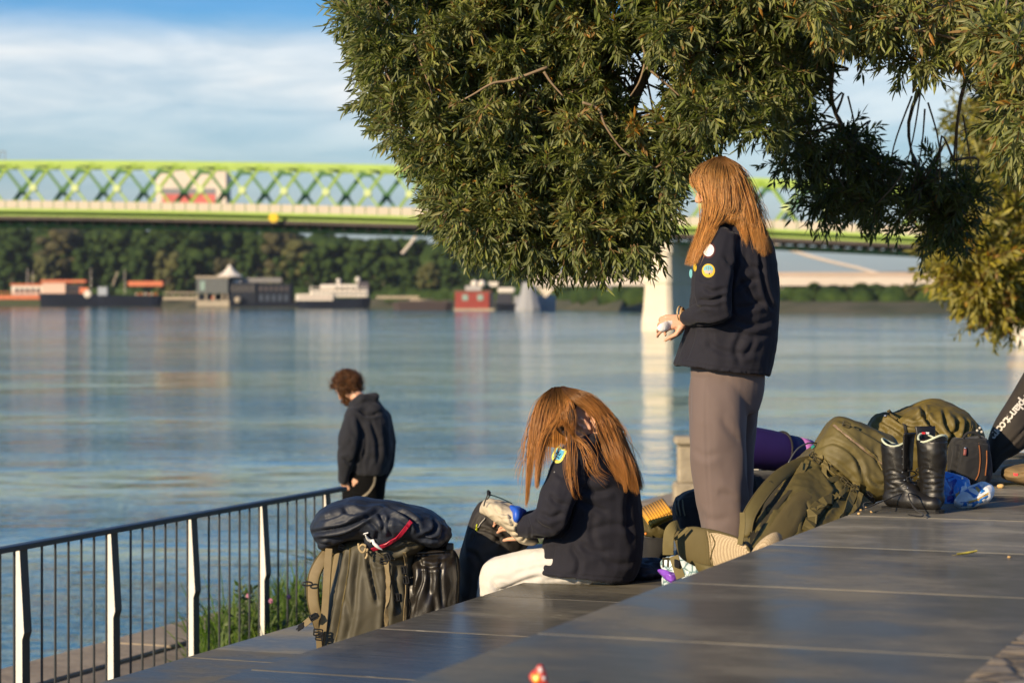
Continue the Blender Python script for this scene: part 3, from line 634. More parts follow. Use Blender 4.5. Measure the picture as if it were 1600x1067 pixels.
SK = pm('pale clothing', (.66, .50, .38), .8); rr = random.Random(3)
for k in range(9):
    px = 213 + k * 4.0; c = P(px, 458, Y + 1.2); p = thing('person', 'person standing among others under the orange canopy of a barge', 'person', (c.x, c.y, c.z - 1.4), 'people on the orange canopy barge')
    m = rr.choice([SK, WHITE, ORNG]); z = c.z - 1.4
    MB().chain([(Vector((c.x, c.y, z)), .16), (Vector((c.x, c.y, z + .85)), .2), (Vector((c.x, c.y, z + 1.3)), .25), (Vector((c.x, c.y, z + 1.5)), .1), (Vector((c.x, c.y, z + 1.65)), .12)], 8).build('body', m, p, True)
Y = 775; t = boat('floating_house', 'grey two storey floating house on columns with a white tented roof', 'floating house', 385, Y)
bx(307, 356, 434, 458, Y, 12, GREYC, 'wall', t); bx(305, 358, 431, 434, Y - .3, 13, SANDC, 'roof', t); bx(356.5, 400, 441, 473, Y + 1, 11, pm('dark facade', (.022, .026, .035), .8, spec=.1), 'wall', t); bx(400.5, 455, 443, 474, Y + 1.5, 10, pm('dark slate facade', (.018, .021, .03), .8, spec=.1), 'wall', t)
bx(307, 358, 469, 479, Y, 12, SANDC, 'float', t); bx(358, 472, 472, 479, Y, 12, DARKH, 'float', t); bx(313, 320, 439, 453, Y - .12, .14, TEAL, 'window', t)
for px in (309, 322, 335, 348, 355): MB().tube([P(px, 469, Y + .6), P(px, 458, Y + .6)], .3, 8).build('column', SANDC, t)
bx(330, 334, 461, 468, Y + 2, 1, ORNG, 'banner', t); bx(308, 356, 459, 468, Y + 7, .5, DARKH, 'back_wall', t)
wins(360, 398, 445, 456, 6, Y + 1, pm('dim window', (.14, .12, .1), .3), t, .6); wins(403, 452, 447, 454, 6, Y + 1.5, pm('dim brown window', (.09, .07, .06), .3), t, .5); wins(403, 452, 460, 470, 5, Y + 1.5, pm('dim blue window', (.06, .075, .1), .3), t, .5)
bx(320, 440, 433.5, 441, Y + 6, .3, pm('parapet', (.2, .19, .18), .7), 'parapet', t)
c = P(359, 433, Y + 5); MB().rings([[c + Vector((a * s_, b * s_ * .8, z)) for a, b in [(math.cos(q), math.sin(q)) for q in [2 * math.pi * k / 12 for k in range(12)]]] for s_, z in ((4.2, .3), (4.0, .55), (2.3, 1.5), (1.2, 2.6), (.5, 3.6), (.1, 4.2))]).build('tent_roof', WHITE, t)
for dx in (-3, 3): MB().tube([c + Vector((dx, -2, 0)), c + Vector((dx, -2, .6))], .12, 6).build('tent_pole', WHITE, t)
bx(366, 376, 438, 441, Y + 3, 2, WHITE, 'cabin', t)
MB().lathe(P(372, 468, Y - .6), [(.01, -1), (.9, -.8), (1.1, 0), (.9, .8), (.01, 1)], 12).build('buoy', SANDC, t)
Y = 742; t = boat('passenger_ship', 'white three deck passenger ship moored at the far bank', 'ship', 520, Y)
hullm(462, 578, 466, 479, Y, 9, DARKH, t, .1); bx(462, 520, 459, 469, Y - .1, 9, WHITE, 'lower_deck', t); bx(484, 575, 453, 464, Y + .8, 7, WHITE, 'main_deck', t, .2); bx(500, 560, 444, 453, Y + 1.6, 5, WHITE, 'upper_deck', t, .4)
wins(488, 574, 456, 460, 12, Y + .8, GLD, t, .5); wins(522, 556, 447.5, 451.5, 4, Y + 1.6, GLD, t, .4); wins(466, 518, 462, 466, 8, Y - .1, pm('rosy window', (.25, .16, .14), .4), t, .5)
mb = MB()
for i in range(14): mb.tube([P(484 + i * 6.8, 453, Y + .5), P(484 + i * 6.8, 448.5, Y + .5)], .09, 5)
mb.tube([P(484, 448.5, Y + .5), P(574, 448.5, Y + .5)], .09, 5); mb.build('railing', WHITE, t)
MB().lathe(P(529, 444, Y + 3), [(.5, 0), (.5, 1), (.9, 1.1), (.4, 1.8)], 10).build('funnel', WHITE, t); mast(486, 444, 458, Y + 2, t)
MB().lathe(P(559, 446, Y + 3), [(.25, 0), (.25, 1.2), (.8, 1.5), (.7, 2.4), (.1, 2.8)], 10).build('radar', WHITE, t)
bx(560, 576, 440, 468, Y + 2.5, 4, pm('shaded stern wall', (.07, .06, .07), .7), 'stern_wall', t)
Y = 690; t = boat('work_barge', 'long low dark brown barge between the white ship and the red boathouse', 'boat', 655, Y)
hullm(612, 708, 472, 483, Y, 7, pm('rusty dark hull', (.04, .025, .022), .7), t, .1); bx(622, 700, 469.5, 472, Y + 1, 4, pm('brown hatch', (.07, .05, .04), .8), 'hatch', t)
Y = 660; t = boat('boathouse', 'red boathouse with pale windows and white domes on its roof', 'boathouse', 740, Y)
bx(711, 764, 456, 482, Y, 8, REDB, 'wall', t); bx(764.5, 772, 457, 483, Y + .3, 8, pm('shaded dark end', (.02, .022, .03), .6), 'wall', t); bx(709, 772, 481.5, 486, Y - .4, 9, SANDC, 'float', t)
wins(715, 762, 460, 469, 2, Y, TEAL, t, .62); bx(709, 768, 453.5, 456, Y - .2, 8.4, pm('brown roof edge', (.2, .09, .06), .8), 'roof', t)
bx(727, 752, 446, 453.5, Y + 2, 4, pm('roof cabin', (.42, .40, .38), .7), 'roof_cabin', t)
for px in (741.5, 753): MB().ell(P(px, 443, Y + 3), 1.0, n=10).build('dome', WHITE, t, True)
bx(763, 778, 440, 447, Y + 4, 1.5, WHITE, 'antenna_box', t)
Y = 652; t = boat('houseboat', 'dark houseboat with arched openings and a white bow top beside the red boathouse', 'boat', 800, Y)
hullm(773, 826, 474, 485, Y, 7, DARKH, t); bx(776, 800, 458, 474, Y + 1, 5, pm('dark cabin', (.03, .03, .04), .6), 'cabin', t); bx(778, 805, 449, 457.5, Y + .6, 6, WHITE, 'roof', t, .4); bx(803, 826, 462, 474, Y + 1.2, 5, AB, 'cabin', t)
# riverside walk blocks on the far bank
t = thing('stepped_wall', 'pale stepped embankment wall on the far bank beside the red boathouse', 'wall', P(640, 468, 775))
bx(588, 660, 462, 466, 778, 3, SANDC, 'step', t); bx(640, 716, 467, 471, 768, 3, SANDC, 'step', t); bx(600, 640, 467, 471, 776, 3, pm('grass strip', (.05, .08, .02), .9), 'planting', t)
t = thing('walkway_wall', 'sandy low wall on the far bank below the trees left of the grey floating house', 'wall', P(280, 462, 862))
bx(252, 308, 463, 468, 862, 2, SANDC, 'step', t); bx(256, 306, 456, 458, 868, 2, SANDC, 'step', t)
# ship on the right whose bow enters the picture
Y = 214; t = boat('white_ship', 'white ship with an orange deckhouse cut off by the right edge', 'ship', 1700, Y)
a = P(1583, 505, Y); b = P(1583, 545, Y); X0 = a.x; zt, zb = a.z, b.z
def rg(z, ins, h): return [Vector((X0 + ins, Y + 3.5, z)), Vector((X0 + 5 + ins, Y + .4 - h, z)), Vector((X0 + 40, Y, z)), Vector((X0 + 40, Y + 7, z)), Vector((X0 + 5 + ins, Y + 6.6 + h, z))]
MB().rings([rg(zb - .8, 1.6, 0), rg(zb, 1.2, 0), rg(zb + 1, .6, .1), rg(zt, 0, .3)]).build('hull', WHITE, t)
bx(1592, 2200, 486, 504.5, Y + 1, 5, pm('orange deckhouse', (.7, .25, .1), .6), 'deckhouse', t); bx(1590, 2200, 482, 486, Y + .6, 6, WHITE, 'roof', t); wins(1600, 1900, 490, 498, 8, Y + 1, GLD, t)
# ---------------------------------------------------------------- railing along the lower path
IRON = pm('anthracite iron', (.030, .034, .038), .45, var=.2, vs=8); PALE = pm('sunlit post face', (.74, .70, .62), .5, var=.08, vs=12)
ZR = -.565; fo = T(7.1, 11, -1.65)
fence = thing('railing', 'dark metal railing with posts coloured pale where sunlit and thin bars by the water', 'railing', fo)
s1 = 15.06; ss = [s1 - .96 * k for k in range(7)]
mb = MB(); mb.box(T(7.1, (ss[-1] + s1 + .16) / 2, ZR), (s1 - ss[-1] + .3, .065, .03), X=DD, bev=.004); mb.build('handrail', IRON, fence)
mb = MB(); mb.box(T(7.1, (ss[-1] + s1 + .1) / 2, -1.56), (s1 - ss[-1] + .2, .03, .02), X=DD); mb.build('bottom_rail', IRON, fence)
for s in ss:
    z0 = -1.66; H = ZR - .016 - z0
    prof = [(.052, H), (.030, H), (.002, H * .58), (.014, H * .545), (.010, 0), (.052, 0)]
    pl = MB(); pl.prism([T(7.1 + a, s, z0 + b) for a, b in prof], DD * .004); po = pl.build('sunlit_face', PALE, fence)  # pale front and dark body put sun and shade into the post colours
    fl = MB(); fl.prism([T(7.1 + a, s + .0045, z0 + b) for a, b in [(.051, H), (.030, H), (.002, H * .58), (.014, H * .545), (.010, 0), (.051, 0)]], DD * .075)
    o = fl.build('post', IRON, fence)
for a, b in zip(ss[1:], ss[:-1]):
    for k in range(1, 7):
        s = a + .04 + (b - a) * k / 7.0
        MB().tube([T(7.1, s, -1.56), T(7.1, s, ZR - .01)], .0075, 6).build('bar', IRON, fence)
# stone bollard on the quay edge
bo = P(1080, 781, 28.0); bo.z = -1.65
bl = thing('stone_bollard', 'weathered square stone bollard with a cap at the water edge behind the standing girl', 'bollard', bo)
ST = pm('weathered limestone', (.24, .20, .14), .9, bump=.012, bs=16, col2=(.40, .34, .24), vs=5)
MB().box(bo + Vector((0, 0, .12)), (.42, .42, .26), bev=.03).build('plinth', ST, bl); MB().box(bo + Vector((0, 0, .46)), (.32, .32, .44), bev=.025).build('shaft', ST, bl)
MB().box(bo + Vector((0, 0, .735)), (.40, .40, .10), bev=.03).build('cap', ST, bl)
# ================================================================ TREES NEAR THE CAMERA
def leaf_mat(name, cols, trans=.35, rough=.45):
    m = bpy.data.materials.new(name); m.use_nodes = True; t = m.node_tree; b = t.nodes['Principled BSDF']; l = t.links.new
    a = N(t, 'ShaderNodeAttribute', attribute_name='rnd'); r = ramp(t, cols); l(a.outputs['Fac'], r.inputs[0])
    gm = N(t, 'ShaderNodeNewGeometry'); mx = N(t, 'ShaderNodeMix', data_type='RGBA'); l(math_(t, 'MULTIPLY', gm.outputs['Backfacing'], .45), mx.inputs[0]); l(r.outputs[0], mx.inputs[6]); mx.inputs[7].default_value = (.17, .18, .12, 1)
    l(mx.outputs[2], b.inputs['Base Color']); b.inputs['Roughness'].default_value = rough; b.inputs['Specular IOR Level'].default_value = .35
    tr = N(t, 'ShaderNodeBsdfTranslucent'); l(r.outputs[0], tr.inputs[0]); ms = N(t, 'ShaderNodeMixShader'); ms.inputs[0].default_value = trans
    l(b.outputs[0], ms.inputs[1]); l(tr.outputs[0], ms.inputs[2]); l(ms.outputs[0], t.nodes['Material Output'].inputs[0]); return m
def leaves_mesh(base, dirn, nrm, ln, wd, curl, rnd):
    """lance-shaped folded leaves; all arrays"""
    n = len(base); side = np.cross(dirn, nrm); side /= np.linalg.norm(side, axis=1)[:, None] + 1e-9; nrm = np.cross(side, dirn)
    L_ = ln[:, None]; W_ = wd[:, None]; c = curl[:, None]
    mid1 = base + dirn * L_ * .35 - nrm * W_ * .25; mid2 = base + dirn * L_ * .7 - nrm * (W_ * .2 + c * L_ * .4); tip = base + dirn * L_ - nrm * c * L_
    v = np.stack([base, mid1, mid2, tip, base + dirn * L_ * .32 + side * W_ * .5, base + dirn * L_ * .66 + side * W_ * .42 - nrm * c * L_ * .35,
                  base + dirn * L_ * .32 - side * W_ * .5, base + dirn * L_ * .66 - side * W_ * .42 - nrm * c * L_ * .35], 1).reshape(-1, 3)
    f = np.array([[0, 1, 4], [1, 5, 4], [1, 2, 5], [2, 3, 5], [0, 6, 1], [6, 7, 1], [1, 7, 2], [7, 3, 2]])
    fa = (f[None] + (np.arange(n) * 8)[:, None, None]).reshape(-1, 3); me = np_mesh(v, fa)
    at = me.attributes.new('rnd', 'FLOAT', 'POINT'); at.data.foreach_set('value', np.repeat(rnd, 8).astype(np.float32)); return me
def unit(a): return a / (np.linalg.norm(a, axis=-1, keepdims=True) + 1e-9)
def inpoly(x, y, poly):
    c = False; n = len(poly)
    for i in range(n):
        x1, y1 = poly[i]; x2, y2 = poly[(i + 1) % n]
        if (y1 > y) != (y2 > y) and x < (x2 - x1) * (y - y1) / (y2 - y1) + x1: c = not c
    return c
class Crown:
    def __init__(s, seed): s.r = np.random.default_rng(seed); s.B = []; s.D = []; s.Nn = []; s.L = []; s.W = []; s.C = []; s.R = []; s.tw = MB(); s.br = MB()
    def twig(s, a, d, ln, nleaf, ll, lw, droop=.5, rbase=.5, bare=.0, thick=.0018):
        r = s.r; pts = []; p = np.array(a, float); d = unit(np.array(d, float)); k = 6
        for i in range(k + 1):
            pts.append(p.copy()); p = p + d * (ln / k); d = unit(d + np.array([0, 0, -droop / k]) + r.normal(size=3) * .10)
        if s.tw is not None: s.tw.tube([Vector(q) for q in pts], [thick * (1 - .7 * i / k) for i in range(k + 1)], 3, cap=False)
        pts = np.array(pts); t = bare + (1 - bare) * (np.arange(nleaf) + r.random(nleaf) * .7) / nleaf; t = np.clip(t, 0, .999); i = (t * k).astype(int); u = (t * k - i)[:, None]
        b = pts[i] * (1 - u) + pts[i + 1] * u; td = unit(pts[np.minimum(i + 1, k)] - pts[i]); ph = np.arange(nleaf) * 2.4 + r.random() * 6
        x = unit(np.cross(td, np.array([.3, .2, 1.0]))); y = np.cross(td, x); rad = x * np.cos(ph)[:, None] + y * np.sin(ph)[:, None]
        dr = unit(td * (.75 + .25 * t[:, None]) + rad * .75 + r.normal(size=(nleaf, 3)) * .18 + np.array([0, 0, -.12]))
        nn = unit(np.cross(np.cross(td, rad), dr) * .4 + r.normal(size=(nleaf, 3)) * .5 + np.array([0, 0, .7]))
        s.B.append(b); s.D.append(dr); s.Nn.append(nn); s.L.append(ll * r.uniform(.55, 1.15, nleaf)); s.W.append(lw * r.uniform(.8, 1.2, nleaf)); s.C.append(r.uniform(-.05, .25, nleaf))
        q = np.clip(rbase + r.normal(size=nleaf) * .16, 0, 1); q[r.random(nleaf) < .004] = .999; s.R.append(q)
    def clump(s, c, rad, ntw, nleaf, ll, lw, out=None, **kw):
        r = s.r; c = np.array(c, float); rb = kw.pop('rb', .45) + r.normal() * .10
        for i in range(ntw):
            d = unit(r.normal(size=3) + (np.array(out) if out is not None else 0) + np.array([0, 0, .15])); st = c + d * rad * r.uniform(0, .3)
            s.twig(st, d, rad * r.uniform(.65, 1.15), nleaf, ll, lw, rbase=rb, **kw)
    def finish(s, root, leafm, twigm, barkm):
        me = leaves_mesh(np.concatenate(s.B), np.concatenate(s.D), np.concatenate(s.Nn), np.concatenate(s.L), np.concatenate(s.W), np.concatenate(s.C), np.concatenate(s.R))
        link_mesh('crown', me, leafm, root, False)
        if s.tw.v:
            me2 = bpy.data.meshes.new('m'); me2.from_pydata(s.tw.v, [], s.tw.f); link_mesh('twigs', me2, twigm, root, True)
        if s.br.v: s.br.build('branches', barkm, root, True)
LF = leaf_mat('willow leaves', [(0, (.045, .058, .010)), (.3, (.105, .140, .024)), (.6, (.19, .225, .044)), (.85, (.32, .335, .095)), (.985, (.38, .34, .09)), (1, (.42, .20, .03))])
TWG = pm('reddish twigs', (.10, .05, .022), .6, col2=(.22, .12, .05), vs=8)
tb = Vector((3.45, 11.55, -.01))
tree = thing('willow_tree', 'sharp leafy tree with narrow olive leaves hanging over the terrace', 'tree', tb)
C1 = Crown(21)
C1.br.tube(cr([tb + Vector((0, 0, -.1)), tb + Vector((-.05, 0, .8)), tb + Vector((.05, .1, 1.9)), tb + Vector((-.1, .1, 2.9)), tb + Vector((.1, .3, 4.2))], 4), [.30 - .010 * i for i in range(17)], 14)
trunk_mb = C1.br; C1.br = MB(); trunk_mb.build('trunk', BARK, tree, True)
LIMBS = [[tb + Vector((-.1, 0, 2.2)), P(1480, -60, 11.3), P(1250, -30, 11.1), P(1050, 40, 10.9), P(900, 90, 10.8), P(760, 130, 10.7), P(650, 100, 10.6)],
         [tb + Vector((0, 0, 2.5)), P(1500, -190, 11.0), P(1200, -200, 10.8), P(900, -150, 10.6), P(700, -80, 10.5), P(590, -10, 10.5)],
         [P(1250, -30, 11.1), P(1300, 60, 12.0), P(1300, 160, 12.4), P(1340, 240, 12.5)], [P(1480, -60, 11.3), P(1470, 60, 12.2), P(1420, 190, 12.6), P(1440, 290, 12.6)],
         [P(1480, -60, 11.3), P(1520, 60, 12.0), P(1500, 160, 12.3), P(1490, 250, 12.4)],
         [P(1050, 40, 10.9), P(1000, 130, 10.8), P(960, 260, 10.7), P(930, 350, 10.7)], [P(900, 90, 10.8), P(850, 180, 10.6), P(800, 280, 10.6), P(760, 340, 10.6)],
         [P(1250, -30, 11.1), P(1180, 60, 10.6), P(1140, 130, 10.5), P(1120, 190, 10.4)], [tb + Vector((0, -.3, 1.8)), P(1700, 20, 10.4), P(1620, 40, 10.0), P(1570, 90, 9.8)]]
for k, g in enumerate(LIMBS):
    q = cr(g, 5); r0 = (.11, .09, .022, .018, .018, .035, .03, .035, .022)[k]; C1.br.tube([Vector(a) for a in q], [r0 * (1 - .75 * i / len(q)) for i in range(len(q))], 7)
LIMBP = np.concatenate([cr(g, 5) for g in LIMBS])
def fill(cr_, poly, Y0, Y1, n, rad, ntw, nleaf, ll, lw, conn=True, **kw):
    xs_ = [a[0] for a in poly]; ys_ = [a[1] for a in poly]; k = 0; g = 0; r = cr_.r
    while k < n and g < n * 40:
        g += 1; x = r.uniform(min(xs_), max(xs_)); y = r.uniform(min(ys_), max(ys_))
        if not inpoly(x, y, poly): continue
        Y = r.uniform(Y0, Y1); c = P(x, y, Y); k += 1
        if conn and r.random() < .5:
            j = np.argmin(((LIMBP - np.array(c)) ** 2).sum(1)); a = Vector(LIMBP[j]); m = (a + c) / 2 + Vector(r.normal(size=3) * .08) + Vector((0, 0, .08))
            cr_.br.tube([Vector(q) for q in cr([a, m, c], 4)], [.008 - .0006 * i for i in range(9)], 4)
        cr_.clump(c, rad * r.uniform(.75, 1.2), ntw, nleaf, ll, lw, **dict(kw))
# the sharp hanging mass left of the standing girl
OUT = [(548, 20), (578, 85), (592, 140), (612, 190), (655, 235), (682, 270), (697, 320), (728, 350), (760, 372), (830, 385), (900, 395), (975, 385), (1010, 350), (1030, 290), (1055, 240), (1045, 200), (1000, 205), (965, 140), (985, 80), (1010, -60), (560, -60)]
fill(C1, OUT, 10.25, 10.6, 250, .115, 9, 19, .058, .0105, rb=.62, out=(-.35, -.9, 0))  # front layer paler, inner one darker: sun and shade in the leaf tone
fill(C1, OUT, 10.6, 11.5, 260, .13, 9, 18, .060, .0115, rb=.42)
EDGE = [(540, 5), (575, 60), (590, 110), (600, 160), (622, 205), (655, 232), (690, 262), (690, 315), (712, 345), (745, 372), (800, 385), (850, 402), (905, 400), (960, 398), (1005, 390), (1035, 330), (1050, 270), (1075, 232)]
for i in range(150):
    t = C1.r.random() * (len(EDGE) - 1); j = int(t); u = t - j; x = EDGE[j][0] * (1 - u) + EDGE[j + 1][0] * u; y = EDGE[j][1] * (1 - u) + EDGE[j + 1][1] * u
    cx, cy = 850, 150; dx, dy = x - cx, y - cy; n_ = math.hypot(dx, dy); c = P(x - dx / n_ * 12, y - dy / n_ * 12, C1.r.uniform(10.2, 11.2))
    for q in range(3): C1.twig(c, (dx / n_ + C1.r.normal() * .4, C1.r.normal() * .4, -dy / n_ + C1.r.normal() * .4), C1.r.uniform(.08, .17), 16, .056, .0105, rbase=.55, droop=.35)
for (x, y, dx, dy) in ((535, 18, -1, -.1), (530, 45, -1, .5), (548, 70, -1, .3), (560, 105, -1, .5), (572, 140, -.9, .6), (560, 160, -1, .2), (590, 180, -.8, .6), (585, 205, -1, .6), (612, 225, -.7, .7), (632, 240, -.4, .9), (668, 255, -.8, .3), (672, 300, -1, .2), (665, 320, -1, .4), (690, 345, -.8, .5), (705, 372, -.6, .8), (735, 388, -.2, 1), (790, 398, -.3, 1), (850, 418, 0, 1), (885, 425, 0, 1), (940, 415, 0, 1), (1010, 408, .1, 1), (1030, 360, .6, .8), (1062, 300, .8, .5), (1085, 255, .7, .6), (1100, 225, .5, .8)):
    for q in range(5): C1.twig(P(x - dx * 22 + C1.r.normal() * 7, y - dy * 22 + C1.r.normal() * 7, C1.r.uniform(10.2, 10.9)), (dx + C1.r.normal() * .3, C1.r.normal() * .4, -dy + C1.r.normal() * .3), C1.r.uniform(.07, .14), 14, .056, .0105, rbase=.55, droop=.3)
# band over the standing girl
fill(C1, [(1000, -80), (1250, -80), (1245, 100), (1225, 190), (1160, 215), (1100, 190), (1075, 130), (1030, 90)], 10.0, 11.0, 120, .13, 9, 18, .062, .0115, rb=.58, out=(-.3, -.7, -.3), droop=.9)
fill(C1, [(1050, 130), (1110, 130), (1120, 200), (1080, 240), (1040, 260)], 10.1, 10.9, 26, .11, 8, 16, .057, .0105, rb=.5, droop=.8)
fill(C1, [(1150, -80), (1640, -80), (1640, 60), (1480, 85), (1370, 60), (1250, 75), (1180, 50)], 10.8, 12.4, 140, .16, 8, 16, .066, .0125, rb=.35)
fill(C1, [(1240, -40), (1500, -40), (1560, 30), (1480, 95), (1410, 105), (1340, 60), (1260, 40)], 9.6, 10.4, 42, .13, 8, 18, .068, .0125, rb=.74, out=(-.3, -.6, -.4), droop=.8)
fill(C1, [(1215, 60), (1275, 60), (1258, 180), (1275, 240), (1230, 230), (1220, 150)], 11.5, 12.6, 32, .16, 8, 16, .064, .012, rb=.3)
# shaded hanging clumps, the shade put into a darker leaf tone
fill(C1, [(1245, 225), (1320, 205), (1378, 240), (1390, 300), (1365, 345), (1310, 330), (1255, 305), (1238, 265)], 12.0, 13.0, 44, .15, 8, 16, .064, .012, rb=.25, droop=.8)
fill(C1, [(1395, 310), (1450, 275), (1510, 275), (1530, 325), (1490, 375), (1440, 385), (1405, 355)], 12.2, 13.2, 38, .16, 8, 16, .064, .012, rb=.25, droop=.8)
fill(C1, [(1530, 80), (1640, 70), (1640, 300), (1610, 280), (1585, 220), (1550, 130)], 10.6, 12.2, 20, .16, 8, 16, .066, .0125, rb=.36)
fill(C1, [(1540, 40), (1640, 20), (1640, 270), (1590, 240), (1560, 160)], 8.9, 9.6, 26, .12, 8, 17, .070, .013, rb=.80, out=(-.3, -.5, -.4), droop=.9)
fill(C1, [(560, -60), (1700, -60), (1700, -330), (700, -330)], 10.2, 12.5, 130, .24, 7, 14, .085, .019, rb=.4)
# bare hanging stems in the gaps
rr = C1.r
for x0, y0, x1, y1, Y in ((1440, 130, 1405, 300, 12.4), (1425, 150, 1385, 310, 12.4), (1450, 160, 1460, 290, 12.4), (1445, 170, 1425, 300, 12.5), (1500, 150, 1495, 280, 12.0), (1505, 180, 1520, 270, 12.0), (1325, 150, 1345, 230, 12.3), (990, 90, 1000, 220, 10.7), (975, 120, 965, 240, 10.7), (1010, 120, 1020, 250, 10.7), (1030, 90, 1010, 210, 10.6), (1070, 70, 1060, 200, 10.4)):
    C1.br.tube([Vector(a) for a in cr([P(x0, y0, Y), P((x0 + x1) / 2 + rr.normal() * 8, (y0 + y1) / 2, Y), P(x1, y1, Y)], 5)], [.0055 - .0003 * i for i in range(11)], 5)
for g in ([(855, 105), (800, 125), (770, 130), (735, 150), (700, 168)], [(1000, 60), (1008, 90), (1000, 125), (985, 150)], [(910, 160), (935, 170), (945, 195), (965, 225), (985, 245)], [(850, 112), (862, 130), (880, 150)], [(1010, 105), (1040, 130), (1062, 150)]):
    q = cr([P(a, b, 10.22) for a, b in g], 5); C1.br.tube([Vector(a) for a in q], [.007 - .004 * i / len(q) for i in range(len(q))], 5)
C1.finish(tree, LF, TWG, pm('pale brown branches', (.16, .11, .065), .8, col2=(.27, .19, .11), vs=8))
print('leaves', sum(len(b) for b in C1.B))
# blurred tree standing farther along the bank
LF2 = leaf_mat('yellowing leaves', [(0, (.08, .095, .016)), (.4, (.24, .23, .03)), (.75, (.44, .38, .045)), (.97, (.55, .45, .06)), (1, (.40, .2, .03))], .4)
tb2 = T(4.2, 0, 0); tb2 = P(1720, 500, 27.0); tb2.z = -1.35
tree2 = thing('riverside_tree', 'blurred yellow green tree on the bank at the right behind the hanging leaves', 'tree', tb2)
C2 = Crown(5); C2.br.tube(cr([tb2 + Vector((0, 0, -.3)), tb2 + Vector((-.1, 0, 1.6)), P(1690, 200, 27), P(1670, 0, 27)], 5), [.32 - .014 * i for i in range(16)], 10)
for g in ([P(1700, 330, 27), P(1600, 330, 27), P(1520, 380, 27), P(1500, 440, 27)], [P(1690, 200, 27), P(1600, 170, 27), P(1540, 200, 27)], [P(1700, 400, 27), P(1600, 430, 27), P(1570, 480, 27)]):
    q = cr(g, 5); C2.br.tube([Vector(a) for a in q], [.12 - .005 * i for i in range(len(q))], 6)
tw2 = C2.tw
def fill2(poly, n, rad, rb, Y0=25.5, Y1=28.5): fill(C2, poly, Y0, Y1, n, rad, 9, 13, .13, .034, conn=False, rb=rb, thick=.004)
fill2([(1545, 95), (1700, 60), (1760, 300), (1640, 330), (1540, 300), (1510, 240), (1530, 150)], 120, .42, .42)
fill2([(1520, 290), (1700, 260), (1760, 520), (1620, 480), (1570, 495), (1535, 480), (1500, 440), (1455, 400), (1450, 370), (1490, 340)], 170, .36, .5)
fill2([(1450, 375), (1500, 350), (1560, 380), (1590, 460), (1545, 490), (1510, 460), (1470, 420)], 60, .30, .74, 25.0, 26.0)
fill2([(1700, -200), (1900, -200), (2000, 500), (1760, 520)], 90, .5, .5)
C2.finish(tree2, LF2, TWG, BARK)
# ---------------------------------------------------------------- grass and weeds by the railing
GR = leaf_mat('fresh grass', [(0, (.05, .11, .01)), (.5, (.15, .28, .025)), (1, (.32, .42, .06))], .55, .5)
def grass(name, label, n, pf, hf, wd, mat_):
    g = np.random.default_rng(31); base = np.array([pf(g) for _ in range(n)]); h = np.array([hf(g, b) for b in base])
    d = unit(np.stack([g.normal(size=n) * .28 - .05, g.normal(size=n) * .28, np.ones(n)], 1)); nn = unit(np.stack([g.normal(size=n), g.normal(size=n), np.zeros(n)], 1))
    me = leaves_mesh(base, d, nn, h, wd * g.uniform(.7, 1.3, n), g.uniform(.1, .7, n), np.clip(g.normal(size=n) * .2 + .5, 0, 1))
    return tag(link_mesh(name, me, mat_, None, False), label, 'grass', kind='stuff')
def pf(g):
    while True:
        s = 13.0 + g.random() ** 1.2 * 4.8; p = g.uniform(5.2, 8.0)
        if g.random() < min(1, .12 + max(0, (s - 13.6)) * .35) * (1 if p < 7.4 or s > 14.2 else .5) and (p < 7.9 - max(0, 14.6 - s) * .5): return T(p, s, -1.655)
def hf(g, b):
    s = b[0] * .357 + b[1] * .934; c = pn(np.array([[b[0] * 1.3, b[1] * 1.3, 2.]]))[0]
    return max(.08, (.24 + .50 * max(0, c + .25) * min(1, max(0, s - 13.9)) + g.normal() * .06))
grass('grass', 'tall bright green grass and weeds growing along the railing', 16000, pf, hf, .011, GR)
def pf2(g): return T(g.uniform(-3, 1.9), g.uniform(12.25, 14.8), -.04)
grass('lawn_grass', 'short green grass at the end of the terrace on the right', 5000, pf2, lambda g, b: .05 + .05 * g.random(), .006, GR)
# broad leaved weeds and clover flowers
WD2 = Crown(77); 
for i in range(46):
    s = 14.2 + WD2.r.random() * 3.6; p = WD2.r.uniform(5.4, 7.8); c = T(p, s, -1.6 + WD2.r.random() * .34); WD2.clump(c, .16, 5, 9, .055, .024, rb=.35, out=(0, 0, .8), droop=.2)
wp = thing('weed_clump', 'dark leafy weeds among the grass beside the railing posts', 'weeds', T(6.4, 15.5, -1.65)); wp['kind'] = 'stuff'
WD2.finish(wp, leaf_mat('weed leaves', [(0, (.02, .05, .008)), (1, (.08, .15, .025))], .3), pm('green stem', (.05, .09, .02), .6), TWG)
PINK = pm('pink clover', (.42, .17, .26), .7, var=.2, vs=80)
for px, py, Y in ((423, 938, 15.6), (451, 932, 15.9), (388, 930, 15.8), (478, 930, 10.9)):
    if Y < 12: continue
    c = P(px, py, Y); fl = thing('clover_flower', {423: 'pink clover flower in the middle of the three beside the railing', 451: 'pink clover flower rightmost of the three beside the railing', 388: 'pink clover flower leftmost of the three beside the railing'}[px], 'flower', (c.x, c.y, -1.65), 'clover flowers in the grass')
    m2 = MB(); m2.ell(c, .013, n=8); rq = random.Random(px); m2.v = [tuple(Vector(a) + (Vector(a) - c) * rq.uniform(-.2, .5)) for a in m2.v]; m2.build('blossom', PINK, fl)
    MB().tube([(c.x + .01, c.y, -1.65), c - Vector((0, 0, .01))], .0022, 5).build('stem', pm('green stem', (.05, .09, .02), .6), fl)
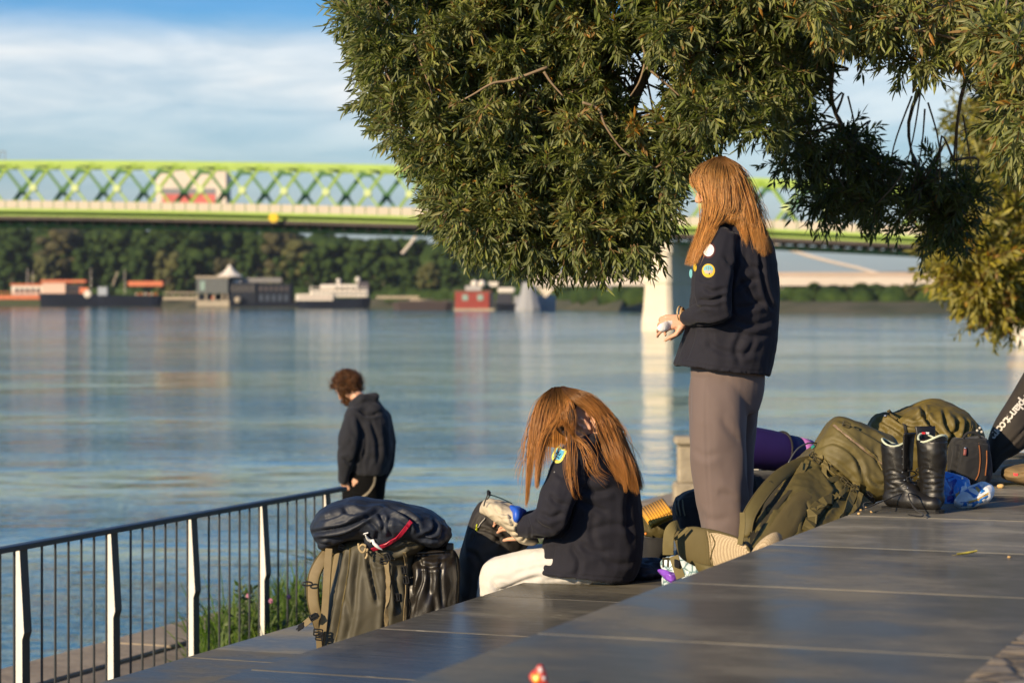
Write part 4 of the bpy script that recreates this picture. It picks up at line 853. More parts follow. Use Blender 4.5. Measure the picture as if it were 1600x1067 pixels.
# ================================================================ PEOPLE
SKIN = pm('skin', (.62, .34, .22), .5, var=.08, vs=25, spec=.35); SKIN.node_tree.nodes['Principled BSDF'].inputs['Subsurface Weight'].default_value = .12
SKIN.node_tree.nodes['Principled BSDF'].inputs['Subsurface Radius'].default_value = (.01, .004, .002)
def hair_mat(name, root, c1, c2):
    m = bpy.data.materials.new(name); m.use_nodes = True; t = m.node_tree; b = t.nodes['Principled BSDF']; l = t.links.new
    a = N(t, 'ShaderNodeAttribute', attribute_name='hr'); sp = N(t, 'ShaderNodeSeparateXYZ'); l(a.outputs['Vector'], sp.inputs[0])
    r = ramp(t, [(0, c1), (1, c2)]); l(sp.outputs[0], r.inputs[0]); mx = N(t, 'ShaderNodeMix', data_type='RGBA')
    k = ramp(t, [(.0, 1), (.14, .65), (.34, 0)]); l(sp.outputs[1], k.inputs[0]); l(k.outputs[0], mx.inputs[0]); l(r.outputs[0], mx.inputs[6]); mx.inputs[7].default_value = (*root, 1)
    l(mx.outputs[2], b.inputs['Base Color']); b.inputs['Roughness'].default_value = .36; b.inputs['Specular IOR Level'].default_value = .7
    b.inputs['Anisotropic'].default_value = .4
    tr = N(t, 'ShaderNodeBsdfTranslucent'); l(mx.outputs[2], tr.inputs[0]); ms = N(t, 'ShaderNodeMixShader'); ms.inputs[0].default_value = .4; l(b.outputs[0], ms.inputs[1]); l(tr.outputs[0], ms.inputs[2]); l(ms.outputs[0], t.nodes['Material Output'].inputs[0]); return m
def head_shapes(mb, c, fw, up, sc=1.0, ear=True, edn=0.0):
    fw = Vector(fw).normalized(); up = Vector(up); lf = up.cross(fw).normalized(); up = fw.cross(lf).normalized(); R = Matrix((fw, lf, up)).transposed()
    def W_(x, y, z): return Vector(c) + R @ Vector((x * sc, y * sc, z * sc))
    E = lambda x, y, z, r: mb.ell(W_(x, y, z), tuple(q * sc for q in r), R, 12)
    E(-.010, 0, .028, (.098, .076, .088)); E(.022, 0, -.03, (.066, .058, .074)); E(.050, 0, -.085, (.034, .034, .026)); E(.0, 0, -.055, (.06, .052, .05))
    for s_ in (1, -1):
        E(.052, s_ * .038, -.022, (.030, .026, .028)); mb.cap(W_(.080, 0, .024), W_(.066, s_ * .044, .022), .012 * sc, .011 * sc)
        mb.cap(W_(.0, s_ * .052, -.05), W_(.048, s_ * .02, -.09), .022 * sc, .02 * sc); E(.070, s_ * .031, .002, (.014, .015, .012)); E(.099, s_ * .011, -.030, (.010, .008, .008))
        mb.cap(W_(.090, 0, -.053), W_(.078, s_ * .02, -.055), .0075 * sc, .005 * sc, 8); mb.cap(W_(.087, 0, -.064), W_(.077, s_ * .018, -.063), .0085 * sc, .006 * sc, 8)
        if ear:
            o = lambda a, b, d=0: W_(-.012 + a, s_ * (.077 + d), -.006 + b + edn)
            mb.chain([(o(-.004, -.028), .008 * sc), (o(-.014, -.012), .0052 * sc), (o(-.022, .008, .006), .005 * sc), (o(-.018, .026, .006), .005 * sc), (o(-.004, .033, .004), .005 * sc), (o(.010, .026), .005 * sc), (o(.012, .012), .005 * sc)], 8)
            mb.chain([(o(-.012, -.006, .001), .004 * sc), (o(-.014, .012, .003), .004 * sc), (o(-.006, .022, .002), .004 * sc)], 8)
            mb.ell(o(-.004, 0, -.006), (.019 * sc, .006 * sc, .030 * sc), R, 10); mb.ell(o(.010, -.006, .0), (.006 * sc, .005 * sc, .008 * sc), R, 8)
    mb.cap(W_(.086, 0, .016), W_(.107, 0, -.024), .0085 * sc, .0115 * sc, 10)
    mb.cap(W_(-.018, 0, -.05), W_(-.035, 0, -.125), .054 * sc, .056 * sc)
    return W_
def hand_shapes(mb, w, D, Nn, side=1, curl=.5, sc=1.0, spread=.12, tcurl=.3):
    """palm, four fingers of different length with three bones each, thumb from the side of the palm"""
    D = Vector(D).normalized(); Nn = Vector(Nn); S = D.cross(Nn).normalized() * side; Nn = (Nn - D * Nn.dot(D)).normalized(); w = Vector(w)
    for k in range(4):
        a = (k - 1.5) * .019 * sc; mb.cap(w + S * (a * .6) + D * .008, w + D * (.083 * sc) - S * 0 + S * a, .013 * sc, .0105 * sc, 8)
    mb.ell(w + D * .045 * sc - Nn * .006, (.038 * sc, .036 * sc, .013 * sc), Matrix((D, S, Nn)).transposed(), 10)
    for k, ln in enumerate((.068, .080, .075, .058)):
        a = (1.5 - k); p = w + D * (.085 * sc) + S * (a * .019 * sc); d = (D + S * (a * spread)).normalized(); r = .0088
        for j, fr in enumerate((.45, .32, .26)):
            an = (curl if not hasattr(curl, '__len__') else curl[k]) * (1, 1.1, .8)[j]; ax = S; d = Matrix.Rotation(an, 3, d.cross(Nn).normalized()) @ d if False else (d * math.cos(an) - Nn * math.sin(an)); Nn2 = Nn
            d.normalize(); q = p + d * (ln * fr * sc); mb.cap(p, q, r * sc, r * .9 * sc, 8); p = q; r *= .92
            Nn = (Nn * math.cos(an) + D * 0 + (Nn - d * Nn.dot(d)) * 0).normalized() if False else (Nn - d * Nn.dot(d)).normalized()
        Nn = Vector(Nn2) if False else (S.cross(D)).normalized() * (1 if side > 0 else -1)
        if Nn.dot(Vector(hand_shapes.n0)) < 0: Nn = -Nn
    t0 = w + D * .02 * sc + S * .028 * sc; d = (D * .75 + S * .75 - Nn * .35).normalized(); q = t0 + d * .04 * sc; mb.cap(t0, q, .0135 * sc, .011 * sc, 8)
    d = (D * .9 + S * .25 - Nn * tcurl).normalized(); q2 = q + d * .032 * sc; mb.cap(q, q2, .0105 * sc, .009 * sc, 8); mb.cap(q2, q2 + (d - Nn * .3).normalized() * .022 * sc, .009 * sc, .0075 * sc, 8)
def hand(mb, w, D, Nn, **k):
    hand_shapes.n0 = tuple(Nn); hand_shapes(mb, w, D, Nn, **k)
def hair(name, parent, m, sheets, bv, rad=.0006, segs=16, seed=1, margin=.006, under=True):
    """strands drawn between neighbouring guide curves, draped over whatever lies under them"""
    r = np.random.default_rng(seed); v = []; f = []; at = []
    for guides, n, jit, wav, *o in sheets:
        near = o[0] if o else True; lenj = o[1] if len(o) > 1 else .12
        G = [cr(g, 6) for g in guides]; Lr = 24
        G = [np.stack([np.interp(np.linspace(0, len(g) - 1, Lr), np.arange(len(g)), g[:, k]) for k in range(3)], 1) for g in G]
        for i in range(n):
            u = r.random() * (len(G) - 1) if len(G) > 1 else 0; a = int(u); w = u - a; g = G[a] * (1 - w) + G[min(a + 1, len(G) - 1)] * w
            cutoff = 1 - abs(r.normal()) * lenj; t = np.linspace(0, max(.4, min(1, cutoff)), segs); gi = t * (Lr - 1); j = np.minimum(gi.astype(int), Lr - 2); q = g[j] * (1 - (gi - j))[:, None] + g[j + 1] * (gi - j)[:, None]
            clump = math.floor(u * 9 + r.normal() * .8); cr_ = np.random.default_rng(int(clump * 7 + 1000 * len(guides) + seed) & 0xffff)
            ph = cr_.random(3) * 6.28; fr = 2 + cr_.random() * 2.5; amp = wav * (.5 + cr_.random()); off = r.normal(size=2) * jit * (3.2 if r.random() < .05 else 1); drift = r.normal(size=2) * jit * .6
            env = np.minimum(1, t * 4) * (1 - .45 * t ** 3)
            px = q[:, 0] + (off[0] + drift[0] * t + amp * np.sin(fr * 3 * t + ph[0]) * t + .25 * amp * np.sin(17 * t + ph[2] * 3 + r.random())) * env
            py = q[:, 1] + off[1] * .6 * env + r.normal() * .5; Y = q[:, 2] + (abs(off[1]) * .0011 * (1 if not near else -1) + amp * .0012 * np.cos(fr * 3 * t + ph[1])) * env
            pts = []; rnd = np.clip(cr_.random() * .6 + r.random() * .45, 0, 1); lay = r.random() * .014 * min(1, n / 200)
            prev = None
            for k in range(segs):
                y = Y[k]
                if bv is not None and near:
                    d = (P(px[k], py[k], 10) - CAMP).normalized(); h = bv.ray_cast(CAMP, d)
                    if h[0] is not None and y > h[0].y - margin - lay: y = h[0].y - margin - lay
                if prev is not None and k > 2: y = .55 * y + .45 * prev if y > prev else y
                prev = y; pts.append(P(px[k], py[k], y))
            b = len(v)
            for k in range(segs):
                d = (pts[min(k + 1, segs - 1)] - pts[max(k - 1, 0)]).normalized(); x, yv = frame(d, Vector((.2, 1, .1))); rr_ = rad * (1 if k < segs - 4 else (segs - 1 - k) / 4 * .85 + .15) * (1 + .5 * r.random() * 0)
                for q_ in (0, 2.1, 4.2): v.append(pts[k] + x * (math.cos(q_) * rr_ * 1.5) + yv * (math.sin(q_) * rr_)); at.append((rnd, t[k], 0))
            for k in range(segs - 1):
                for q_ in range(3): e = (q_ + 1) % 3; f.append((b + k * 3 + q_, b + k * 3 + e, b + k * 3 + 3 + e, b + k * 3 + 3 + q_))
        if under and len(G) > 1 and n > 250:                   # a continuous layer of hair beneath the strands
            M_, K = 7 * (len(G) - 1) + 1, 20; b = len(v); base_ = []
            for i in range(M_):
                u = i / 7; a = min(int(u), len(G) - 2); w = u - a; g = G[a] * (1 - w) + G[a + 1] * w; row = []; prev = None; ed = min(i, M_ - 1 - i)
                for k in range(K):
                    t_ = k / (K - 1) * (.88 - .22 * r.random() * (k > K - 4)); x_ = t_ * (Lr - 1); j_ = min(int(x_), Lr - 2); q = g[j_] * (1 - x_ + j_) + g[j_ + 1] * (x_ - j_); y = q[2]
                    if bv is not None and near:
                        h = bv.ray_cast(CAMP, (P(q[0], q[1], 10) - CAMP).normalized())
                        if h[0] is not None and y > h[0].y - .0035: y = h[0].y - .0035
                    if prev is not None and k > 2: y = .55 * y + .45 * prev if y > prev else y
                    prev = y; v.append(P(q[0] + .5 * math.sin(i * 2.1 + k * .3), q[1], y + .003 + .0015 * math.sin(i * 2.4))); at.append((.25 + .3 * r.random(), t_, 0))
            for i in range(M_ - 1):
                for k in range(K - 1): f.append((b + i * K + k, b + i * K + k + 1, b + (i + 1) * K + k + 1, b + (i + 1) * K + k))
    me = np_mesh(np.array([tuple(x) for x in v]), np.array(f)); A = me.attributes.new('hr', 'FLOAT_VECTOR', 'POINT'); A.data.foreach_set('vector', np.array(at, np.float32).ravel())
    return link_mesh(name, me, m, parent, True)
NAVY = pm('navy cotton jacket', (.0095, .0095, .016), .85, var=.18, vs=5, sheen=.06, bump=.0005, bs=500, col2=(.0150, .0145, .022), spec=.3)
BLK = pm('black fabric', (.008, .008, .009), .8, var=.25, vs=9, sheen=.1, bump=.0006, bs=400)
TIGHT = 1

# ---------------------------------------------------------------- standing girl
o0 = P(1135, 912, 9.72); o0.z = -.37
g1 = thing('person', 'standing girl with long ginger hair, navy jacket with round arm patches and mauve trousers', 'person', o0)
b = MB(); fw = Vector((-.95, .24, -.26)); up = Vector((-.22, .04, .97))
hc = P(1127, 293, 9.72); head_shapes(b, hc, fw, up, 1.0)
b.chain([(P(1140, 340, 9.72), .056), (P(1146, 372, 9.72), .07)]); b.chain([(P(1143, 405, 9.63), .05), (P(1146, 400, 9.80), .06)])
b.chain([(P(1146, 410, 9.73), .095), (P(1142, 480, 9.73), .09), (P(1135, 570, 9.73), .10), (P(1133, 600, 9.72), .10)])
b.chain([(P(1122, 388, 9.56), .045), (P(1120, 480, 9.50), .036), (P(1076, 495, 9.66), .024)]); b.chain([(P(1165, 385, 9.88), .045), (P(1150, 470, 9.96), .036), (P(1080, 497, 9.80), .024)])
b.chain([(P(1120, 600, 9.66), .08), (P(1122, 720, 9.66), .05), (P(1130, 880, 9.66), .035), (P(1126, 906, 9.66), .03)]); b.chain([(P(1150, 600, 9.8), .08), (P(1152, 720, 9.85), .05), (P(1150, 880, 9.85), .035), (P(1147, 906, 9.85), .03)])
hand(b, P(1071, 500, 9.65), Vector((-.93, .1, -.12)), Vector((.0, -.85, .45)), side=-1, curl=[.45, .55, .6, .62], sc=.93, tcurl=.2)
hand(b, P(1075, 500, 9.80), Vector((-.9, -.25, -.10)), Vector((.1, .9, .4)), side=1, curl=.5, sc=.9)
me = sculpt(b, .0042, 2); body1 = link_mesh('body', me, SKIN, g1, True)
# bracelets and closed eye, brow
MB().tube([P(1062, 489, 9.655) + Vector((0, .03 * math.cos(a) , .0)) + Vector((.012 * math.cos(a), 0, .027 * math.sin(a))) for a in np.linspace(0, 6.283, 17)], .0035, 6).build('bracelet', pm('beige cord', (.45, .33, .18), .7), g1, True)
MB().tube([P(1066, 493, 9.66) + Vector((.010 * math.cos(a), .034 * math.cos(a + .3), .031 * math.sin(a))) for a in np.linspace(0, 6.283, 17)], .005, 6).build('bracelet', pm('tan leather band', (.38, .23, .10), .6), g1, True)
fwn = fw.normalized(); lf = up.cross(fw).normalized(); un = fwn.cross(lf).normalized()
LASH = pm('dark lashes', (.05, .03, .02), .8)
for s_ in (1, -1):
    MB().tube([hc + fwn * a + lf * (s_ * c_) + un * d for a, c_, d in ((.084, .022, -.004), (.086, .031, -.007), (.080, .041, -.005))], .0016, 5).build('eyelash', LASH, g1, True)
    MB().tube([hc + fwn * a + lf * (s_ * c_) + un * d for a, c_, d in ((.093, .016, .022), (.088, .032, .027), (.077, .046, .022))], .0024, 5).build('eyebrow', pm('brown brows', (.16, .08, .03), .8), g1, True)
# trousers
TRO = pm('mauve brown corduroy', (.135, .098, .088), .85, var=.07, vs=4, sheen=.15, bump=.0007, bs=260, stretch=(1, 1, .06))
b = MB(); b.sloft([(1079, 545, 1190, 548, 9.72, .15), (1078, 570, 1192, 575, 9.72, .16), (1078, 605, 1190, 606, 9.73, .165), (1080, 640, 1182, 640, 9.75, .15)])
b.sloft([(1080, 585, 1164, 588, 9.66, .10), (1077, 625, 1165, 627, 9.655, .11), (1078, 680, 1164, 680, 9.65, .108), (1081, 730, 1166, 730, 9.64, .105), (1088, 780, 1168, 780, 9.64, .105), (1097, 830, 1166, 832, 9.64, .105), (1102, 872, 1163, 873, 9.64, .105), (1104, 900, 1162, 902, 9.64, .11)])
b.sloft([(1120, 585, 1189, 586, 9.80, .11), (1118, 640, 1185, 640, 9.83, .11), (1120, 700, 1180, 700, 9.87, .1), (1122, 780, 1176, 780, 9.88, .10), (1124, 860, 1174, 860, 9.88, .105), (1126, 900, 1172, 900, 9.88, .105)])
CR = [([(1158, 690), (1140, 672), (1125, 650)], 7, .004), ([(1160, 790), (1142, 775), (1120, 770)], 8, .004), ([(1090, 800), (1110, 812), (1140, 810)], 8, .004),
      ([(1104, 575), (1103, 650), (1106, 740), (1112, 840)], 2.2, .0022), ([(1082, 700), (1100, 712), (1125, 708)], 7, .003)]
me = sculpt(b, .008, 5, [(.009, (5, 5, 2.6), 3), (.0035, (9, 9, 5), 5, 'r'), (.0016, (16, 16, 8), 9)], CR); tro1 = link_mesh('trousers', me, TRO, g1, True)
for s_, yy in ((0, 9.64), (1, 9.87)):
    c = P(1130 + 22 * s_, 906, yy); c.z = -.37; sh = MB()
    sh.chain([(c + Vector((.05, -.01, .045)), .045), (c + Vector((-.05, .01, .042)), .042), (c + Vector((-.14, .035, .034)), .034)]); sh.box(c + Vector((-.05, .012, .008)), (.25, .085, .016), X=Vector((-.95, .25, 0)), bev=.006)
    me = sculpt(sh, .007, 3); link_mesh('shoe', me, BLK, g1, True)
# jacket
b = MB(); b.sloft([(1124, 330, 1166, 334, 9.72, .065), (1114, 350, 1185, 352, 9.72, .11), (1100, 368, 1203, 374, 9.72, .165), (1088, 400, 1211, 405, 9.72, .19), (1082, 450, 1217, 455, 9.72, .19), (1074, 505, 1216, 510, 9.72, .19), (1064, 540, 1211, 548, 9.72, .195), (1055, 567, 1202, 583, 9.72, .205), (1057, 569, 1200, 585, 9.72, .203), (1072, 566, 1186, 578, 9.72, .17), (1074, 548, 1186, 560, 9.72, .165)], e=2.3)
b.chain([(P(1128, 382, 9.57), .072), (P(1116, 420, 9.52), .076), (P(1114, 455, 9.49), .073), (P(1120, 482, 9.49), .062), (P(1098, 490, 9.55), .050), (P(1076, 496, 9.63), .040)])
b.chain([(P(1163, 382, 9.87), .072), (P(1150, 430, 9.92), .072), (P(1146, 478, 9.96), .06), (P(1082, 496, 9.82), .042)])
b.chain([(P(1118, 350, 9.64), .03), (P(1142, 340, 9.62), .032), (P(1166, 342, 9.66), .035), (P(1172, 345, 9.76), .035), (P(1150, 342, 9.82), .03)])
CR = [([(1152, 372), (1150, 410), (1143, 440), (1140, 470), (1146, 492)], 4.5, .016), ([(1146, 496), (1120, 506), (1085, 507)], 4, .014), ([(1146, 455), (1160, 442), (1182, 436)], 5, .009), ([(1148, 480), (1168, 480), (1195, 468)], 6, .008), ([(1150, 500), (1175, 508), (1205, 500)], 6, .008),
      ([(1188, 396), (1191, 430), (1199, 465), (1208, 482)], 4, .014), ([(1098, 445), (1112, 455), (1135, 450)], 4, .008), ([(1092, 468), (1110, 470), (1132, 462)], 4, .009), ([(1090, 430), (1098, 438), (1110, 440)], 3.5, .006), ([(1088, 482), (1100, 478), (1118, 480)], 3, .007),
      ([(1132, 400), (1142, 415), (1143, 432)], 4, .007), ([(1100, 525), (1120, 545), (1150, 552), (1190, 548)], 6, .006), ([(1085, 515), (1078, 540), (1070, 562)], 5, .008), ([(1160, 520), (1150, 545), (1158, 572)], 6, .007), ([(1062, 563), (1110, 572), (1160, 578), (1195, 580)], 1.8, .003),
      ([(1160, 400), (1172, 415), (1188, 420)], 5, .008), ([(1152, 430), (1170, 460), (1198, 480)], 5, .007), ([(1150, 515), (1170, 525), (1200, 520)], 6, .006), ([(1140, 358), (1155, 362), (1170, 358)], 3.5, .008), ([(1100, 505), (1110, 525), (1105, 550)], 6, .006), ([(1160, 560), (1172, 545), (1180, 525)], 5, .005)]
me = sculpt(b, .006, 3, [(.006, (6, 6, 3.5), 1), (.0020, (7, 7, 12), 5, 'r'), (.0007, (14, 14, 10), 15, 'r')], CR)
jac1 = link_mesh('jacket', me, NAVY, g1, True); bvj = bvh_of(me, o0)
def circ(cx, cy, rx, ry, n=26, rot=0.0): return [(cx + rx * math.cos(a) * math.cos(rot) - ry * math.sin(a) * math.sin(rot), cy + rx * math.cos(a) * math.sin(rot) + ry * math.sin(a) * math.cos(rot)) for a in [2 * math.pi * k / n for k in range(n)]]
PT = lambda n, c: pm(n, c, .8, var=.06, vs=90)
DKR = PT('dark red stitching', (.07, .015, .015)); WHP = PT('white patch', (.75, .73, .70)); YEL = PT('yellow embroidery', (.62, .42, .03)); TEA = PT('light blue embroidery', (.16, .42, .46)); PGY = PT('greyish pink embroidery', (.45, .38, .32))
decal(bvj, circ(1107.5, 391, 10.6, 12.4, rot=.25), .0022, 'arm_patch', DKR, jac1); decal(bvj, circ(1107.5, 391, 9.4, 11.2, rot=.25), .0032, 'arm_patch', WHP, jac1)
for a in ([(1102, 388), (1104, 384), (1109, 382)], [(1104, 398), (1107, 394), (1112, 396)], [(1108, 388), (1112, 387), (1112, 392)]):
    p, nn = on(bvj, a, .0037); MB().tube(p, .0008, 5).build('patch_stitch', PT('pale grey stitching', (.45, .43, .42)), jac1)
decal(bvj, circ(1107, 422.5, 10.2, 10.8), .0022, 'arm_patch', YEL, jac1)
decal(bvj, circ(1107, 420.5, 8.2, 7.2), .0032, 'patch_sky', TEA, jac1); decal(bvj, [(1099, 423), (1103, 420), (1107, 423), (1111, 420), (1115.2, 423), (1114, 427), (1108, 429), (1101, 428)], .0040, 'patch_hills', PGY, jac1, 3)
decal(bvj, circ(1108.5, 427.5, 1.3, 1.5, 8), .0047, 'patch_mark', BLK, jac1, 2)
for k, a in enumerate(([(1104, 421), (1104, 417)], [(1107, 420.5), (1107, 416)], [(1110, 421), (1110, 418)])):
    p, nn = on(bvj, a, .0038); MB().tube(p, .0011, 5).build('patch_tower', PT('ochre stitching', (.4, .26, .1)), jac1)
decal(bvj, circ(1079.5, 427, 2.6, 7, 14), .0025, 'chest_patch', TEA, jac1, 3); decal(bvj, circ(1086, 417, 2.6, 7, 14), .0025, 'chest_patch', YEL, jac1, 3)
# hair
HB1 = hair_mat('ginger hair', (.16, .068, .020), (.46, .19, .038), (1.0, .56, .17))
sk = MB(); lfv = lf
R1 = Matrix((fwn, lf, un)).transposed(); sk.ell(hc + R1 @ Vector((-.014, 0, .028)), (.094, .078, .086), R1, 14); sk.ell(hc + R1 @ Vector((-.045, 0, -.045)), (.052, .060, .080), R1, 12)
me = sculpt(sk, .007, 2); scalp1 = link_mesh('hair_base', me, pm('brown hair base', (.16, .07, .022), .6, var=.3, vs=90, stretch=(1, 1, .1)), g1, True)
allm = MB()
for o in (body1, jac1, scalp1):
    base = len(allm.v); allm.v += [tuple(q.co + o0) for q in o.data.vertices]; allm.f += [tuple(i + base for i in p.vertices) for p in o.data.polygons]
bvA = BVHTree.FromPolygons(allm.v, allm.f)
n0 = 9.72
near1 = [[(1118, 247, n0), (1097, 257, 9.66), (1083, 275, 9.66), (1083, 288, 9.65), (1094, 297, 9.62), (1103, 312, 9.60), (1100, 340, 9.58), (1086, 375, 9.55), (1070, 414, 9.54)],
         [(1121, 246, n0), (1101, 258, 9.64), (1091, 276, 9.63), (1096, 290, 9.61), (1104, 305, 9.60), (1104, 340, 9.58), (1093, 375, 9.54), (1077, 416, 9.52)],
         [(1124, 245, n0), (1110, 262, 9.62), (1107, 290, 9.60), (1112, 320, 9.58), (1106, 350, 9.55), (1096, 382, 9.5), (1085, 415, 9.5)],
         [(1127, 245, n0), (1122, 268, 9.61), (1122, 300, 9.59), (1121, 325, 9.58), (1112, 352, 9.55), (1099, 380, 9.5), (1091, 404, 9.5)],
         [(1129, 245, n0), (1131, 270, 9.61), (1133, 300, 9.59), (1131, 325, 9.58), (1121, 348, 9.55), (1106, 372, 9.5), (1096, 392, 9.5)]]
mid1 = [[(1128, 245, n0), (1130, 270, 9.60), (1132, 300, 9.58), (1131, 325, 9.57), (1124, 342, 9.56), (1112, 358, 9.5)], [(1130, 245, n0), (1138, 272, 9.61), (1142, 305, 9.59), (1143, 325, 9.58), (1136, 340, 9.58), (1130, 348, 9.57)], [(1131, 245, n0), (1143, 270, 9.61), (1150, 300, 9.60), (1153, 325, 9.6), (1150, 345, 9.6), (1150, 352, 9.6)],
        [(1132, 245, n0), (1147, 270, 9.61), (1157, 300, 9.61), (1162, 330, 9.6), (1166, 360, 9.6), (1168, 388, 9.58)]]
back1 = [[(1131, 245, n0), (1146, 268, 9.62), (1158, 298, 9.62), (1167, 330, 9.6), (1174, 362, 9.6), (1178, 388, 9.58)], [(1133, 245, n0), (1152, 266, 9.64), (1167, 298, 9.64), (1178, 330, 9.63), (1188, 362, 9.6), (1194, 402, 9.6)],
         [(1134, 246, 9.73), (1155, 266, 9.68), (1169, 302, 9.69), (1184, 338, 9.7), (1199, 368, 9.7), (1207, 396, 9.68)]]
far1 = [[(1122, 246, 9.74), (1106, 258, 9.79), (1104, 290, 9.81), (1106, 330, 9.82), (1100, 365, 9.80)], [(1130, 246, 9.74), (1150, 262, 9.80), (1162, 300, 9.80), (1176, 340, 9.80), (1190, 380, 9.80)], [(1132, 246, 9.74), (1154, 268, 9.76), (1168, 306, 9.77), (1184, 343, 9.79), (1202, 388, 9.79)]]
hair('hair', g1, HB1, [(near1, 3000, 1.7, 1.6, True, .07), (mid1, 1400, 1.8, 1.6, True, .12), (back1, 2300, 1.9, 2.2, True, .2), (far1, 500, 2, 1.5, False, .1),
     ([[(1131, 245, n0), (1150, 262, 9.64), (1172, 295, 9.66), (1188, 325, 9.66), (1198, 350, 9.66), (1214, 378, 9.66)], [(1133, 245, n0), (1160, 268, 9.7), (1180, 305, 9.7), (1196, 340, 9.7), (1212, 392, 9.7)]], 40, 3.5, 5, True, .2)], bvA, seed=4)
# white item in her hand
wi = thing('paper_cup', 'small white crumpled paper wrap in the hand of the standing girl', 'paper wrap', P(1036, 512, 9.62))
b = MB(); b.sloft([(1027, 512, 1029, 517, 9.62, .006), (1030, 507, 1035, 518, 9.62, .013), (1037, 503, 1043, 516, 9.63, .015), (1045, 501, 1050, 511, 9.65, .012), (1054, 499, 1058, 507, 9.66, .008)], n=16)
me = sculpt(b, .003, 1, [(.0015, (30, 30, 30), 2, 'r')]); link_mesh('paper_wrap', me, pm('white paper', (.78, .75, .72), .7, var=.04), wi, False); wi.name = 'paper_wrap'
# ---------------------------------------------------------------- seated girl
o0 = P(915, 912, 9.8); o0.z = -.37
g2 = thing('person', 'seated girl bent forward with long auburn hair falling over a navy jacket', 'person', o0)
fw = Vector((-.53, .20, -.82)); up = Vector((-.79, .22, .57))
hc = P(907, 657, 9.79)
b = MB(); head_shapes(b, hc, fw, up, .98, edn=-.030)
b.chain([(P(915, 668, 9.80), .055), (P(932, 700, 9.81), .06)]); b.chain([(P(922, 725, 9.72), .06), (P(928, 725, 9.92), .06)])
b.chain([(P(930, 730, 9.82), .09), (P(935, 800, 9.84), .10), (P(935, 875, 9.85), .11)])
b.chain([(P(895, 716, 9.68), .045), (P(866, 812, 9.63), .036), (P(824, 822, 9.76), .026)]); b.chain([(P(945, 712, 9.98), .045), (P(880, 800, 10.05), .036), (P(818, 812, 9.93), .026)])
b.chain([(P(940, 880, 9.76), .08), (P(786, 894, 9.88), .055), (P(766, 985, 9.9), .045), (P(762, 1045, 9.92), .034)]); b.chain([(P(945, 880, 10.0), .08), (P(806, 880, 10.32), .055), (P(790, 975, 10.36), .045), (P(786, 1020, 10.36), .034)])
hand(b, P(829, 829, 9.80), Vector((-.75, .25, .25)), Vector((-.1, -.7, .7)), side=-1, curl=[.35, .4, .45, .5], sc=.95)
hand(b, P(824, 812, 9.97), Vector((-.7, .1, .12)), Vector((0, .5, .8)), side=1, curl=.4, sc=.92)
me = sculpt(b, .0042, 2); body2 = link_mesh('body', me, SKIN, g2, True)
# pale trousers
CRM = pm('off white cotton trousers', (.60, .575, .54), .85, var=.05, vs=5, sheen=.1, bump=.0006, bs=350)
b = MB(); b.chain([(P(950, 880, 9.74), .092), (P(870, 884, 9.76), .082), (P(800, 893, 9.84), .078), (P(780, 897, 9.87), .079), (P(770, 940, 9.90), .074), (P(764, 1000, 9.91), .070), (P(762, 1040, 9.92), .068)])
b.chain([(P(950, 878, 10.0), .092), (P(880, 878, 10.14), .08), (P(808, 880, 10.32), .076), (P(798, 940, 10.35), .07), (P(788, 1010, 10.36), .066)]); b.ell(P(940, 880, 9.86), (.12, .16, .10))
b.sloft([(835, 858, 836, 908, 9.78, .06), (870, 862, 871, 911, 9.76, .08), (930, 866, 931, 912, 9.75, .09), (978, 872, 982, 911, 9.80, .10)], n=20)
CR = [([(770, 925), (795, 918), (825, 905), (850, 900)], 5, .007), ([(800, 880), (840, 872), (868, 858)], 7, .004), ([(800, 897), (850, 886), (900, 895)], 5, .004), ([(765, 905), (785, 930), (800, 935)], 4, .007), ([(752, 940), (775, 950), (800, 945)], 5, .006), ([(850, 905), (900, 903), (960, 908)], 2.5, .003)]
me = sculpt(b, .0075, 5, [(.006, (7, 7, 7), 2), (.0022, (20, 20, 20), 4, 'r')], CR); v_ = me.vertices
link_mesh('trousers', me, CRM, g2, True)
for (px, Y) in ((752, 9.95), (780, 10.38)):
    c = P(px, 1060, Y); c.z = -.80; sh = MB()
    sh.chain([(c + Vector((.07, -.02, .05)), .045), (c + Vector((-.04, .01, .045)), .042), (c + Vector((-.13, .035, .034)), .034)]); sh.box(c + Vector((-.03, .012, .008)), (.26, .085, .016), X=Vector((-.95, .3, 0)), bev=.006)
    me = sculpt(sh, .007, 3); link_mesh('shoe', me, BLK, g2, True)
# jacket
b = MB(); b.sloft([(898, 690, 948, 688, 9.81, .07), (880, 704, 964, 703, 9.81, .14), (868, 728, 980, 728, 9.81, .19), (860, 762, 998, 762, 9.82, .20), (856, 800, 1004, 800, 9.82, .195), (850, 840, 1005, 845, 9.82, .195), (843, 872, 1003, 878, 9.82, .20), (837, 887, 992, 902, 9.82, .205), (839, 890, 988, 904, 9.82, .203), (858, 888, 975, 898, 9.82, .165), (860, 872, 975, 880, 9.82, .16)], e=2.3)
b.chain([(P(902, 715, 9.67), .072), (P(888, 740, 9.645), .076), (P(872, 775, 9.61), .075), (P(864, 806, 9.60), .066), (P(842, 820, 9.66), .056), (P(820, 823, 9.73), .044)])
b.chain([(P(945, 715, 9.96), .072), (P(905, 770, 10.03), .068), (P(880, 805, 10.03), .06), (P(826, 814, 9.93), .044)])
b.chain([(P(905, 695, 9.74), .028), (P(925, 690, 9.71), .03), (P(948, 690, 9.78), .032), (P(948, 690, 9.88), .03)])
